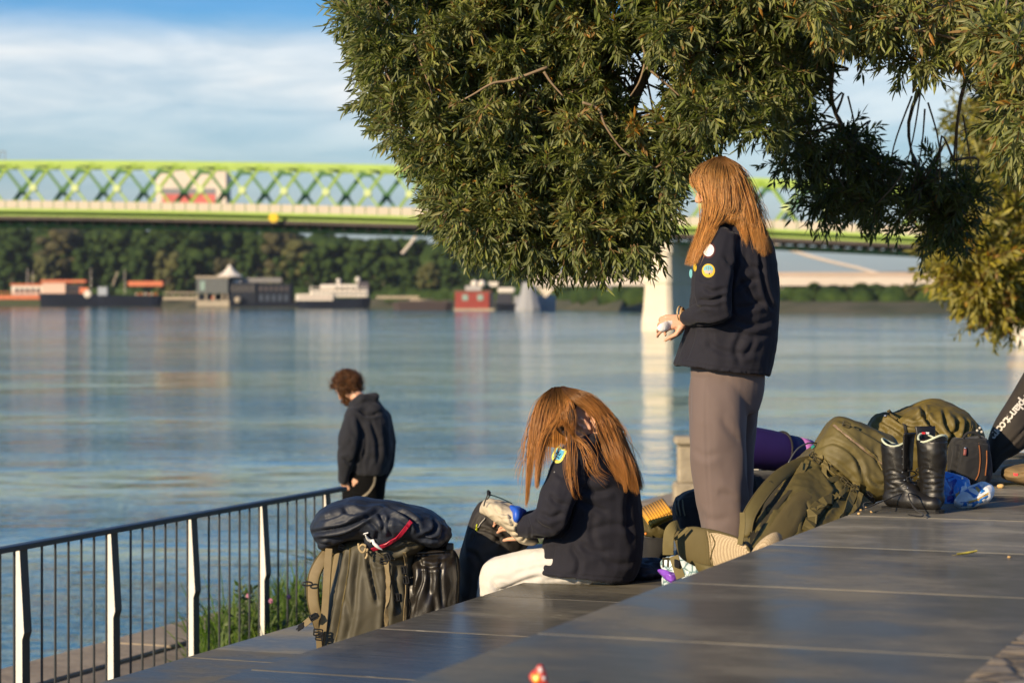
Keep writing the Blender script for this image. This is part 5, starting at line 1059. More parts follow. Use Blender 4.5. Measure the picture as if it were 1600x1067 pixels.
CR = [([(908, 735), (900, 775), (890, 805), (885, 825), (866, 840)], 5, .018), ([(880, 838), (855, 840), (832, 838)], 4, .012), ([(905, 760), (930, 768), (960, 762)], 6, .010), ([(902, 780), (925, 790), (950, 800)], 6, .008), ([(915, 745), (935, 742), (955, 748)], 6, .007),
      ([(920, 830), (950, 820), (990, 822)], 7, .007), ([(905, 845), (925, 860), (960, 862)], 7, .007), ([(985, 765), (980, 800), (988, 850)], 6, .007), ([(890, 850), (905, 875), (900, 900)], 6, .008), ([(940, 870), (960, 880), (990, 880)], 6, .007),
      ([(858, 770), (870, 785), (888, 788)], 5, .007), ([(845, 800), (860, 808), (880, 800)], 4.5, .008), ([(835, 812), (846, 822), (862, 828)], 4, .007), ([(824, 808), (829, 825), (828, 840)], 2.5, .004), ([(868, 735), (880, 745), (895, 745)], 5, .006), ([(890, 700), (905, 715), (908, 735)], 4, .008),
      ([(842, 888), (880, 895), (940, 901), (992, 903)], 1.8, .003), ([(865, 850), (862, 870), (856, 890)], 5, .007), ([(930, 800), (925, 830), (935, 860)], 7, .005), ([(965, 730), (975, 750), (990, 760)], 5, .006)]
me = sculpt(b, .006, 3, [(.006, (6, 6, 4), 21), (.0024, (7, 7, 11), 25, 'r'), (.0008, (14, 14, 10), 19, 'r')], CR)
jac2 = link_mesh('jacket', me, NAVY, g2, True); bvj2 = bvh_of(me, o0)
# shield patch: yellow border, blue field, dark marks, yellow foot
def rotp(pts, cx=873, cy=710, a=math.radians(27)):
    return [(cx + x * math.cos(a) - y * math.sin(a), cy + x * math.sin(a) + y * math.cos(a)) for x, y in pts]
def shield(w, t, h, bt): return [(-w, -t), (-w / 2, -t), (0, -t), (w / 2, -t), (w, -t), (w, -t / 2), (w, 0), (w, h * .4)] + [(w * math.cos(a), h * .4 + bt * math.sin(a)) for a in np.linspace(.2, 2.94, 9)] + [(-w, h * .4), (-w, 0), (-w, -t / 2)]
BLU = PT('sky blue embroidery', (.10, .40, .62)); DKB = PT('dark blue embroidery', (.015, .05, .09)); YL2 = PT('bright yellow border', (.72, .68, .12)); GLD2 = PT('golden embroidery', (.6, .36, .03)); PAL = PT('pale embroidery', (.55, .65, .68))
decal(bvj2, rotp(shield(9.2, 12.6, 8, 10.5)), .0022, 'arm_patch', YL2, jac2)
decal(bvj2, rotp(shield(7.6, 10.8, 7.4, 8.8)), .0032, 'patch_field', BLU, jac2)
decal(bvj2, rotp([(-5.5, -10), (5.5, -10), (5.5, -7.6), (-5.5, -7.6)]), .0040, 'patch_lettering', PAL, jac2, 2)
decal(bvj2, rotp([(-7.5, 3), (-3, 1.6), (0, 3.6), (3, 2.6), (7.5, 3.4), (6.8, 7.5), (-6.8, 7.5)]), .0040, 'patch_ground', DKB, jac2, 2)
decal(bvj2, rotp([(-6.6, 6.8), (6.6, 7.2), (4.6, 10.0), (0, 11.2), (-4.6, 10)]), .0045, 'patch_foot', GLD2, jac2, 2)
for a in ([(-4, 2), (-4.5, -.5), (-2.2, -1.6), (-1.2, -4)], [(-3, -5.5), (-1.2, -3)], [(0.4, -.2), (2.6, -1), (3.6, -3.2)], [(1.8, 1.4), (3.0, -.2)]):
    p, nn = on(bvj2, rotp(a), .0042); MB().tube(p, .0017, 6).build('patch_mark', DKB, jac2)
for x, y in ((858, 735), (866.5, 737)):
    p, nn = hit(bvj2, x, y); MB().ell(p + nn * .001, .0032, n=6).build('snap_button', pm('grey snap', (.25, .25, .26), .4), jac2)
# hair
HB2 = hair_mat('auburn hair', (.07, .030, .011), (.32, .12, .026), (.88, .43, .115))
fwn = fw.normalized(); lf = up.cross(fw).normalized(); un = fwn.cross(lf).normalized(); R2 = Matrix((fwn, lf, un)).transposed()
sk = MB(); sk.ell(hc + R2 @ Vector((-.008, 0, .034)), (.100, .074, .088), R2, 14)
me = sculpt(sk, .007, 2); scalp2 = link_mesh('hair_base', me, pm('dark brown hair base', (.10, .045, .016), .6, var=.3, vs=90, stretch=(1, 1, .1)), g2, True)
allm = MB()
for o in (body2, jac2, scalp2):
    base = len(allm.v); allm.v += [tuple(q.co + o0) for q in o.data.vertices]; allm.f += [tuple(i + base for i in p.vertices) for p in o.data.polygons]
bvB = BVHTree.FromPolygons(allm.v, allm.f); n0 = 9.79
left2 = [[(862, 607, n0), (845, 622, 9.74), (834, 650, 9.72), (828, 690, 9.71), (824, 740, 9.70), (821, 796, 9.70)], [(864, 606, n0), (849, 624, 9.72), (840, 655, 9.69), (835, 695, 9.68), (829, 740, 9.68), (825, 785, 9.68)]]
left2b = [[(866, 605, n0), (855, 628, 9.70), (847, 662, 9.67), (843, 705, 9.65), (840, 735, 9.63), (839, 762, 9.60)], [(868, 605, n0), (862, 632, 9.69), (855, 668, 9.66), (846, 700, 9.63), (842, 730, 9.60), (839, 765, 9.58)], [(871, 605, n0), (869, 635, 9.68), (864, 664, 9.65), (850, 688, 9.62), (845, 715, 9.58), (840, 745, 9.56)],
          [(873, 605, n0), (876, 635, 9.68), (868, 655, 9.65), (853, 676, 9.62), (845, 698, 9.58), (841, 724, 9.56)]]
mid2 = [[(863, 606, n0), (854, 640, 9.69), (852, 675, 9.67)], [(873, 605, n0), (877, 636, 9.67), (880, 655, 9.65), (880, 664, 9.62)], [(876, 605, n0), (885, 632, 9.67), (890, 650, 9.66), (893, 668, 9.64), (894, 680, 9.6)], [(878, 605, n0), (888, 625, 9.68), (894, 640, 9.68), (899, 652, 9.68)]]
top2 = [[(876, 604, n0), (893, 620, 9.68), (914, 633, 9.68), (932, 650, 9.68), (939, 672, 9.68), (949, 705, 9.62), (960, 730, 9.6), (966, 752, 9.6)], [(879, 604, n0), (900, 616, 9.69), (922, 632, 9.69), (942, 655, 9.69), (956, 690, 9.62), (971, 722, 9.6), (981, 762, 9.6)],
        [(881, 604, n0), (905, 614, 9.71), (930, 630, 9.71), (952, 655, 9.71), (969, 692, 9.66), (986, 728, 9.62), (997, 774, 9.62)], [(882, 605, 9.80), (909, 614, 9.74), (937, 634, 9.74), (960, 662, 9.75), (979, 700, 9.74), (995, 735, 9.72), (1006, 764, 9.72)]]
far2 = [[(880, 605, 9.81), (912, 616, 9.86), (942, 642, 9.88), (966, 675, 9.88), (986, 715, 9.88)], [(866, 606, 9.81), (850, 622, 9.85), (840, 660, 9.88), (832, 700, 9.90), (828, 740, 9.9)]]
w1 = [[(890, 640, 9.66), (889, 668, 9.64), (889, 700, 9.58), (889, 735, 9.56), (893, 765, 9.56), (901, 782, 9.56)]]
w2 = [[(884, 660, 9.66), (896, 682, 9.62), (907, 700, 9.58), (914, 722, 9.56), (925, 745, 9.56), (948, 763, 9.56)], [(884, 664, 9.66), (900, 680, 9.62), (916, 690, 9.58), (930, 712, 9.56), (940, 730, 9.56), (958, 742, 9.56)]]
w3 = [[(930, 660, 9.68), (942, 690, 9.62), (950, 715, 9.6), (965, 738, 9.6), (975, 755, 9.6), (978, 769, 9.6)]]
w4 = [[(884, 664, 9.65), (888, 672, 9.62), (905, 680, 9.6), (918, 700, 9.58)], [(878, 668, 9.65), (880, 680, 9.62), (898, 684, 9.6), (912, 690, 9.58)]]
hair('hair', g2, HB2, [(left2, 700, 1.2, 1.8, True, .2), (left2b, 2300, 1.5, 1.8, True, .18), (mid2, 1200, 1.5, 1.6, True, .08), (top2, 3600, 1.9, 3.4, True, .16), (far2, 300, 2, 1.5, False, .1), (w1, 34, 1.3, 2, True, .1), (w2, 36, 2.6, 5, True, .12), ([w1[0], [(q[0] + 6 + i * 1.5, q[1], q[2]) for i, q in enumerate(w1[0])]], 12, 2, 4, True, .2), (w3, 70, 1.6, 2, True, .05),
     ([[(862, 607, n0), (838, 640, 9.72), (825, 680, 9.72), (808, 692, 9.72), (796, 706, 9.72)], [(864, 607, n0), (832, 650, 9.72), (820, 700, 9.7), (815, 760, 9.7), (818, 810, 9.7)]], 24, 3, 6, True, .2),
     ([[(882, 604, n0), (925, 622, 9.72), (965, 668, 9.7), (990, 712, 9.7), (1010, 772, 9.7)], [(882, 604, n0), (935, 628, 9.74), (970, 664, 9.72), (976, 675, 9.7), (978, 690, 9.7)]], 30, 3, 6, True, .2)], bvB, seed=9)
# ---------------------------------------------------------------- man by the water
o0 = P(568, 0, 19.0); o0.z = -1.65
g3 = thing('person', 'man with curly brown hair and beard looking down in a dark hoodie', 'person', o0)
fw = Vector((-.72, .42, -.55)); up = Vector((-.50, .25, .83)); hc = P(544, 606, 19.0)
b = MB(); head_shapes(b, hc, fw, up, 1.03); b.chain([(P(556, 622, 19.0), .06), (P(566, 645, 19.0), .07)]); b.chain([(P(564, 662, 18.9), .05), (P(588, 662, 19.1), .05)])
b.chain([(P(572, 660, 19.0), .12), (P(572, 720, 19.0), .12), (P(569, 745, 19), .12)]); b.chain([(P(556, 655, 18.84), .05), (P(543, 700, 18.8), .042), (P(537, 752, 18.85), .028)]); b.chain([(P(596, 655, 19.14), .05), (P(606, 700, 19.2), .042), (P(600, 748, 19.1), .028)])
for dx, Y in ((-10, 18.92), (10, 19.08)): b.chain([(P(570 + dx, 750, Y), .09), (P(568 + dx, 840, Y), .06), (P(570 + dx, 932, Y), .045)])
hand(b, P(538, 749, 18.86), Vector((.2, .2, -1)), Vector((-.6, -.75, 0)), side=1, curl=.35, sc=.9)
me = sculpt(b, .006, 2); link_mesh('body', me, SKIN, g3, True)
unit = lambda a: a / (np.linalg.norm(a, axis=-1, keepdims=True) + 1e-9)
HOOD = pm('dark navy hoodie', (.009, .010, .016), .9, var=.15, vs=6, sheen=.08)
b = MB(); b.sloft([(548, 630, 588, 622, 19.0, .09), (541, 641, 600, 640, 19.0, .17), (537, 660, 609, 658, 19.0, .22), (537, 700, 613, 700, 19.0, .23), (541, 728, 609, 725, 19.0, .21), (545, 737, 606, 735, 19.0, .20), (546, 740, 604, 738, 19, .19)])
b.chain([(P(556, 650, 18.85), .085), (P(546, 685, 18.79), .082), (P(542, 710, 18.79), .072), (P(538, 738, 18.83), .056), (P(537, 748, 18.84), .046)]); b.chain([(P(596, 652, 19.12), .085), (P(605, 690, 19.17), .075), (P(604, 725, 19.15), .06), (P(598, 745, 19.1), .045)])
b.ell(P(572, 633, 18.98), (.115, .14, .075)); b.ell(P(582, 640, 18.95), (.09, .12, .08)); b.chain([(P(552, 632, 18.9), .04), (P(566, 622, 18.88), .045), (P(584, 620, 18.92), .05)])
CR = [([(566, 660), (571, 690), (566, 720)], 4, .016), ([(580, 655), (590, 690), (590, 725)], 4, .014), ([(560, 650), (563, 690), (553, 728)], 4, .02), ([(560, 640), (575, 648), (592, 645)], 3, .02), ([(600, 665), (603, 695), (606, 720)], 3, .012), ([(538, 715), (545, 722), (552, 718)], 3, .01)]
me = sculpt(b, .010, 4, [(.010, (6, 6, 3), 1), (.005, (14, 14, 9), 4, 'r')], CR); link_mesh('hoodie', me, HOOD, g3, True)
TRB = pm('black trousers', (.004, .004, .004), .95, spec=.15, var=.2, vs=9)
b = MB(); b.sloft([(536, 722, 603, 724, 19.0, .17), (534, 750, 602, 752, 19.0, .18), (535, 780, 600, 782, 19.0, .17)])
b.sloft([(535, 770, 575, 772, 18.92, .10), (540, 840, 574, 840, 18.92, .09), (545, 900, 574, 900, 18.92, .085), (545, 936, 574, 936, 18.92, .085)]); b.sloft([(562, 770, 600, 772, 19.08, .10), (565, 840, 597, 840, 19.08, .09), (566, 900, 595, 900, 19.08, .085), (566, 936, 595, 936, 19.08, .085)])
me = sculpt(b, .011, 4, [(.008, (8, 8, 3), 6)]); tr3 = link_mesh('trousers', me, TRB, g3, True); bvt = bvh_of(me, o0)
p, nn = on(bvt, [(586, 741), (584, 755), (576, 768), (566, 776)], .004); MB().strap(p, .016, .004, nn, k=0).build('trouser_stripe', pm('beige piping', (.35, .29, .2), .8), tr3)
for dx, Y in ((-12, 18.9), (10, 19.06)):
    c = P(566 + dx, 936, Y); c.z = -1.65; sh = MB(); sh.chain([(c + Vector((.06, -.02, .05)), .05), (c + Vector((-.16, .1, .035)), .04)]); me = sculpt(sh, .01, 3); link_mesh('shoe', me, BLK, g3, True)
def curls(name, c, R, rr_, n, m, parent, seed, lo=-.3, rad=.0042, length=.07, cr_=.016, sel=None):
    r = np.random.default_rng(seed); v = []; f = []; at = []
    for i in range(n):
        d = unit(r.normal(size=3)); 
        if sel is not None and not sel(d): continue
        p = Vector(c) + R @ Vector((d[0] * rr_[0], d[1] * rr_[1], d[2] * rr_[2])); dw = (R @ Vector(d)).normalized(); x, y = frame(dw); K = 12; ln = length * r.uniform(.6, 1.2); ph = r.random() * 6.3; tn = r.uniform(6, 11); rnd = r.random(); b0 = len(v)
        fall = Vector((r.normal() * .35, r.normal() * .35, -.35))
        for k in range(K):
            t = k / (K - 1); q = p + dw * (ln * .55 * t) + fall * (ln * .6 * t * t) + x * (cr_ * math.cos(ph + tn * t) * min(1, t * 2)) + y * (cr_ * math.sin(ph + tn * t) * min(1, t * 2)); s_ = rad * (1 - .6 * t)
            for a in (0, 2.1, 4.2): v.append(q + x * math.cos(a) * s_ + y * math.sin(a) * s_ + dw * .3 * s_ * math.sin(a * 2)); at.append((rnd, .1 + t * .6, 0))
        for k in range(K - 1):
            for a in range(3): e = (a + 1) % 3; f.append((b0 + k * 3 + a, b0 + k * 3 + e, b0 + k * 3 + 3 + e, b0 + k * 3 + 3 + a))
    me = np_mesh(np.array([tuple(x) for x in v]), np.array(f)); A = me.attributes.new('hr', 'FLOAT_VECTOR', 'POINT'); A.data.foreach_set('vector', np.array(at, np.float32).ravel()); return link_mesh(name, me, m, parent, True)
fwn = fw.normalized(); lf = up.cross(fw).normalized(); un = fwn.cross(lf).normalized(); R3 = Matrix((fwn, lf, un)).transposed()
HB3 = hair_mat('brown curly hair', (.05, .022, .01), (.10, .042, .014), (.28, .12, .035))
curls('hair', hc + R3 @ Vector((-.012, 0, .035)), R3, (.10, .085, .095), 1500, HB3, g3, 3, sel=lambda d: not (d[0] > .45 and d[2] < .35) and d[2] > -.75)
curls('beard', hc + R3 @ Vector((.03, 0, -.07)), R3, (.06, .055, .04), 420, HB3, g3, 5, length=.035, cr_=.007, rad=.0035, sel=lambda d: d[2] < .25 and d[0] > -.3)
# ================================================================ LUGGAGE
OLG = pm('grey olive nylon', (.050, .044, .026), .62, var=.12, vs=5, bump=.0005, bs=500, spec=.45, col2=(.070, .060, .036))
OLV = pm('olive green nylon', (.085, .066, .018), .66, var=.1, vs=6, bump=.0005, bs=500, col2=(.125, .098, .028))
OLD = pm('dark olive padding', (.085, .062, .018), .8, bump=.0006, bs=300, col2=(.11, .085, .028), vs=6)
WEB = pm('tan olive webbing', (.17, .125, .06), .75, bump=.0008, bs=380, col2=(.22, .17, .09), vs=12)
WEBO = pm('olive webbing', (.12, .09, .025), .75, bump=.0008, bs=380, col2=(.16, .125, .04), vs=12)
PLAS = pm('black plastic buckle', (.012, .012, .013), .35)
NVB = pm('dark navy coated nylon', (.013, .017, .028), .55, var=.2, vs=6, bump=.0005, bs=200, spec=.35, col2=(.020, .025, .038))
DRY = pm('glossy black coated fabric', (.016, .013, .010), .40, var=.2, vs=6, bump=.001, bs=60, spec=.6)
def bagmesh(name, b, vox, m, par, sm=3, folds=(), cr_=(), org=None):
    me = sculpt(b, vox, sm, folds, cr_); o = link_mesh(name, me, m, par, True); return o, bvh_of(o.data, ORG[par.name] if par is not None else Vector())
def pstrap(name, pts, w, m, par, bv=None, off=.005, t=.004, nrm=None, Yd=10, k=4):
    """pts in photo pixels (+Y): laid on the surface of bv when given, else through the air"""
    if bv is not None: p, n = on(bv, [q[:2] for q in pts], off, k, Yd); mb = MB().strap(p, w, t, n, k=0)
    else: mb = MB().strap([P(*q) for q in pts], w, t, nrm or Vector((-.2, -1, .1)), k=k)
    return mb.build(name, m, par, False)
def buckle(px, py, Y, s, ang, par, bv=None, m=None):
    c = P(px, py, Y)
    if bv is not None: c, n = hit(bv, px, py, Y); c = c + n * .008
    X = Vector((math.cos(ang), 0, -math.sin(ang))); Z = Vector((0, -1, 0)).cross(X); mb = MB()
    for sg in (-1, 1): mb.box(c + X * (sg * s * .5), (.005, .008, s * .75), X=X, Z=Z, bev=.001); mb.box(c + Z * (sg * s * .36), (s, .008, .005), X=X, Z=Z, bev=.001)
    mb.box(c, (s * .85, .006, .006), X=X, Z=Z); return mb.build('buckle', m or PLAS, par)
# ---- big grey olive backpack standing on the lower terrace
o0 = P(585, 1072, 9.85); o0.z = -.80
bp1 = thing('backpack', 'tall grey olive backpack standing beside the railing under a dark navy bag', 'backpack', o0)
b = MB(); b.sloft([(545, 830, 640, 826, 9.85, .10), (533, 850, 652, 846, 9.85, .15), (527, 880, 652, 880, 9.86, .17), (516, 930, 652, 930, 9.86, .18), (505, 990, 655, 990, 9.86, .18), (500, 1040, 655, 1040, 9.86, .18), (506, 1066, 650, 1066, 9.86, .17)], e=2.8)
b.sloft([(590, 832, 655, 822, 9.80, .12), (585, 850, 668, 845, 9.80, .14), (592, 872, 655, 862, 9.80, .11)], e=2.4)
CR = [([(545, 855), (540, 900), (530, 960), (520, 1010)], 4, .014), ([(562, 860), (556, 905), (552, 960), (545, 1000)], 5, .010), ([(575, 868), (582, 905), (590, 940)], 4, .016), ([(600, 870), (606, 910), (604, 960), (600, 1000)], 5, .010), ([(540, 930), (545, 965), (540, 1000)], 5, .008),
      ([(620, 880), (618, 920), (625, 960)], 6, .012), ([(590, 850), (615, 862), (640, 850)], 4, .010), ([(570, 860), (590, 880), (610, 872)], 4, .008), ([(600, 845), (625, 835), (645, 825)], 4, .007), ([(630, 840), (640, 852), (655, 848)], 3, .007), ([(610, 900), (622, 925), (618, 960)], 4, .010), ([(530, 880), (522, 930), (512, 980)], 4, .008)]
o, bv1 = bagmesh('body', b, .007, OLG, bp1, 3, [(.009, (5, 5, 2.5), 1), (.0022, (11, 11, 5), 3, 'r'), (.0010, (30, 30, 25), 5)], CR)
pstrap('compression_strap', [(603, 868), (607, 900), (606, 930), (603, 965), (600, 1000)], .024, WEB, bp1, bv1)
pstrap('compression_strap', [(632, 862), (634, 900), (632, 950), (630, 985)], .014, WEB, bp1, bv1)
pstrap('seam_tape', [(548, 852), (545, 890), (536, 940), (525, 1000)], .006, OLD, bp1, bv1, .002, .003)
pstrap('seam_tape', [(575, 848), (596, 866), (616, 872)], .010, OLG, bp1, bv1, .004, .006)
for (x, y, a) in ((537, 856, .3), (598, 874, .1), (606, 868, 1.2), (630, 890, 1.4), (632, 905, 1.4), (617, 932, 1.5)): buckle(x, y, 9.7, .028, a, bp1, bv1)
MB().tube([P(a, c, 9.66) for a, c in cr([(560, 848), (562, 858), (568, 862), (572, 853), (566, 850), (560, 856)], 4)], .005, 6).build('cord_loop', pm('sandy cord', (.42, .32, .17), .8), bp1, True)
MB().tube([P(a, c, 9.66) for a, c in cr([(574, 856), (574, 866), (571, 872)], 4)], .005, 6).build('cord_loop', MATS['sandy cord'], bp1, True)
# padded shoulder straps hanging out to the left
def pad(pts, w, t, m, par, nm='shoulder_strap', nrm=Vector((-.25, -1, .15))):
    p = cr([P(*q) for q in pts], 5); mb = MB(); rs = []
    for i in range(len(p)):
        d = Vector(p[min(i + 1, len(p) - 1)] - p[max(i - 1, 0)]).normalized(); sd = d.cross(nrm).normalized(); q = sd.cross(d).normalized(); e = min(1, i / 3 + .4, (len(p) - 1 - i) / 3 + .4)
        rs.append([Vector(p[i]) + sd * (w / 2 * e * math.copysign(abs(math.cos(a)) ** .7, math.cos(a))) + q * (t / 2 * math.copysign(abs(math.sin(a)) ** .7, math.sin(a))) for a in [2 * math.pi * k / 14 for k in range(14)]])
    mb.rings(rs); o = mb.build(nm, m, par, True)
    for sg in (-1, 1):
        MB().tube([Vector(p[i]) + Vector(p[min(i + 1, len(p) - 1)] - p[max(i - 1, 0)]).normalized().cross(nrm).normalized() * (sg * w * .43) - nrm * -t * .35 for i in range(1, len(p) - 1)], .0028, 5).build('edge_binding', OLD, o, True)
    return o
pad([(538, 852, 9.82), (520, 856, 9.78), (505, 872, 9.74), (493, 893, 9.72), (489, 915, 9.72), (490, 940, 9.72), (496, 965, 9.74), (502, 985, 9.78)], .052, .018, WEB, bp1)
pad([(548, 848, 9.9), (532, 862, 9.98), (526, 890, 10.0), (524, 920, 10.0), (518, 960, 9.98)], .05, .016, WEB, bp1)
pstrap('webbing', [(514, 856, 9.70), (511, 900, 9.70), (508, 950, 9.71), (503, 1000, 9.73), (500, 1040, 9.76)], .030, WEB, bp1)
pstrap('webbing', [(497, 985, 9.70), (499, 1010, 9.72), (500, 1050, 9.76)], .024, WEB, bp1)
pstrap('webbing', [(497, 958, 9.69), (486, 966, 9.69), (475, 975, 9.69)], .024, WEB, bp1)
buckle(490, 963, 9.68, .030, -.5, bp1); buckle(497, 987, 9.68, .034, .1, bp1); buckle(499, 995, 9.68, .028, .1, bp1)
MB().box(P(470, 978, 9.69), (.03, .010, .026), X=Vector((.85, 0, .5)), bev=.003).box(P(466, 980, 9.69), (.02, .006, .006), X=Vector((.85, 0, .5))).build('buckle', PLAS, bp1)
MB().tube([P(480 + 8 * math.cos(a), 911 + 3 * math.sin(a), 9.68) for a in np.linspace(0, 6.28, 17)], .0035, 6).build('buckle', PLAS, bp1, True)
# ---- dark navy bag lying on top
nb = thing('stuff_bag', 'dark navy crumpled bag with red zip lying across the top of the grey olive backpack', 'bag', P(595, 850, 9.85))
b = MB(); b.sloft([(483, 828, 500, 856, 9.80, .05), (490, 808, 505, 860, 9.80, .11), (506, 792, 522, 850, 9.80, .16), (530, 783, 545, 842, 9.80, .19), (565, 778, 572, 838, 9.80, .20), (600, 781, 600, 846, 9.80, .20), (635, 788, 628, 842, 9.81, .20), (665, 796, 655, 848, 9.82, .19), (690, 810, 680, 856, 9.82, .16), (704, 826, 695, 850, 9.82, .10), (706, 835, 702, 842, 9.82, .05)], e=2.2)
b.sloft([(566, 820, 577, 858, 9.70, .03), (590, 812, 600, 858, 9.68, .05), (615, 808, 622, 840, 9.68, .06), (640, 800, 645, 822, 9.70, .05)], e=2.2)
b.sloft([(655, 825, 650, 846, 9.72, .04), (675, 830, 672, 852, 9.70, .05), (692, 835, 688, 850, 9.72, .03)], e=2.2)
CR = [([(485, 832), (510, 828), (540, 822), (570, 808), (600, 792)], 3.5, .020), ([(500, 812), (530, 802), (560, 796)], 4, .012), ([(536, 792), (548, 800), (575, 797)], 5, .012), ([(602, 788), (625, 800), (645, 815), (655, 830)], 4, .018), ([(615, 795), (640, 808), (655, 818)], 3.5, .012),
      ([(676, 808), (680, 822), (675, 832), (660, 836)], 3.5, .018), ([(590, 800), (600, 815), (596, 835)], 4, .010), ([(575, 812), (590, 828), (585, 845)], 4, .010), ([(610, 806), (606, 822), (612, 838)], 4, .009), ([(500, 842), (530, 838), (558, 825)], 4, .010), ([(655, 838), (672, 842), (690, 840)], 3, .012), ([(625, 812), (640, 822), (642, 830)], 3, .010), ([(560, 786), (600, 784), (640, 796)], 5, .007), ([(488, 838), (500, 850), (520, 846)], 3, .010), ([(690, 815), (692, 830), (688, 845)], 3.5, .010)]
o, bvn = bagmesh('body', b, .006, NVB, nb, 2, [(.008, (6, 6, 6), 11), (.0035, (8, 12, 20), 13, 'r'), (.0015, (20, 28, 40), 15, 'r')], CR)
ZR_ = pm('crimson zip', (.34, .010, .035), .35)
pstrap('zip', [(582, 856), (600, 850), (620, 838), (632, 826), (641, 815)], .016, ZR_, nb, bvn, .006, .006, Yd=9.64)
p, n = on(bvn, [(572, 831), (578, 838), (590, 849), (598, 855)], .012, 4); MB().tube(p, [.003, .003, .004, .0055, .007, .0075, .007, .0075, .0075, .006, .004, .003, .002], 8).build('zip_pull', pm('white cord pull', (.85, .85, .83), .5), nb, True)
p, n = hit(bvn, 573, 830); MB().box(p + n * .01, (.022, .008, .006), X=Vector((.95, 0, .25)), bev=.002).build('cord_lock', pm('white plastic', (.8, .8, .8), .4), nb)
pstrap('piping', [(573, 830), (578, 842), (584, 856)], .006, NVB, nb, bvn, .003, .005)
# ---- glossy black roll bag strapped at its right
db = thing('dry_bag', 'glossy black roll top bag standing between the grey olive backpack and the black daypack', 'bag', Vector((P(675, 0, 9.86).x, 9.86, -.80)))
b = MB(); b.sloft([(646, 858, 704, 854, 9.83, .05), (638, 868, 712, 864, 9.83, .10), (633, 885, 716, 880, 9.83, .13), (630, 920, 717, 920, 9.83, .14), (628, 970, 715, 970, 9.83, .145), (628, 1040, 712, 1040, 9.83, .145), (634, 1066, 708, 1066, 9.83, .13)], e=2.5)
b.sloft([(640, 855, 708, 850, 9.80, .045), (638, 863, 711, 858, 9.78, .05), (640, 870, 710, 866, 9.80, .045)], e=3)
CR = [([(655, 872), (660, 900), (650, 930), (645, 960)], 4, .012), ([(668, 880), (672, 905), (668, 940)], 5, .010), ([(640, 880), (645, 920), (640, 960)], 4, .008), ([(690, 870), (688, 910), (692, 950)], 4, .010), ([(655, 880), (675, 885), (690, 882)], 4, .009), ([(640, 868), (675, 866), (708, 862)], 2.5, .012), ([(675, 920), (680, 945), (676, 965)], 6, .008)]
o, bvd = bagmesh('body', b, .007, DRY, db, 2, [(.008, (7, 7, 4), 31), (.003, (10, 10, 6), 33, 'r'), (.001, (40, 40, 30), 35)], CR)
MB().box(P(703, 853, 9.74), (.030, .03, .028), bev=.004).build('buckle', PLAS, db); pstrap('roll_strap', [(645, 858), (670, 856), (705, 853)], .026, BLK, db, bvd, .006)
pstrap('piping', [(712, 870), (715, 900), (714, 940)], .004, WEB, db, bvd, .002, .003)
# ---- black daypack held open by the seated girl
dp = thing('daypack', 'black daypack with a cream hood and blue lining held open by the seated girl', 'backpack', Vector((P(775, 0, 10.04).x, 10.04, -.80)))
b = MB(); b.sloft([(752, 785, 800, 800, 10.08, .06), (740, 800, 825, 845, 10.08, .10), (728, 828, 822, 860, 10.08, .12), (720, 860, 800, 885, 10.08, .13), (716, 900, 780, 905, 10.08, .14), (713, 950, 775, 950, 10.08, .15), (712, 1010, 775, 1010, 10.08, .15), (716, 1052, 770, 1052, 10.08, .13)], e=2.4)
CR = [([(735, 828), (755, 826), (775, 835), (785, 850)], 3, .010), ([(752, 806), (745, 825), (738, 845)], 2.5, .006), ([(770, 850), (785, 838), (800, 842)], 4, .009), ([(728, 860), (745, 870), (760, 900)], 5, .008), ([(760, 812), (778, 825), (800, 840)], 5, .007)]
o, bvp = bagmesh('body', b, .007, pm('charcoal ripstop', (.018, .015, .012), .7, var=.25, vs=8, bump=.0005, bs=500), dp, 3, [(.009, (7, 7, 5), 41), (.004, (15, 15, 9), 43, 'r')], CR)
b = MB(); b.sloft([(749, 796, 752, 801, 9.87, .04), (758, 782, 766, 806, 9.85, .09), (776, 781, 782, 818, 9.83, .12), (794, 786, 796, 830, 9.82, .13), (806, 792, 805, 842, 9.81, .12), (815, 808, 820, 849, 9.81, .10), (826, 832, 833, 850, 9.82, .07), (838, 840, 842, 847, 9.83, .04)], e=2.2)
BEI = pm('cream ripstop', (.50, .43, .31), .75, var=.06, vs=8, bump=.0006, bs=400)
CR = [([(770, 788), (780, 800), (795, 802)], 3, .008), ([(796, 800), (800, 815), (812, 828)], 2.5, .009), ([(790, 818), (800, 822), (804, 815)], 2, .006), ([(798, 830), (806, 830), (810, 822)], 2, .006), ([(806, 840), (812, 836), (816, 828)], 2, .006), ([(815, 846), (820, 840), (822, 832)], 2, .006), ([(786, 808), (795, 810), (800, 804)], 2, .006), ([(760, 790), (772, 800), (785, 815)], 4, .006)]
hdo, bvh_ = bagmesh('hood', b, .006, BEI, dp, 2, [(.005, (14, 14, 14), 45), (.003, (30, 30, 30), 46, 'r')], CR)
b = MB(); b.sloft([(797, 789, 799, 812, 9.75, .03), (804, 789, 804, 818, 9.73, .05), (812, 792, 810, 816, 9.73, .05), (822, 797, 815, 808, 9.75, .03)], n=18)
BLUE = pm('bright blue lining', (.02, .10, .55), .45, var=.2, vs=12)
bagmesh('lining', b, .005, BLUE, dp, 2, [(.004, (20, 20, 20), 47, 'r')])
pstrap('piping', [(797, 789, 9.89), (800, 803, 9.87), (806, 817, 9.87), (812, 828, 9.88)], .006, BLK, dp, t=.006)
MB().tube([P(a, c, 9.75) for a, c in cr([(756, 790), (758, 782), (763, 770), (766, 768), (765, 774), (760, 780)], 4)], .0032, 6).build('cord', PLAS, dp, True)
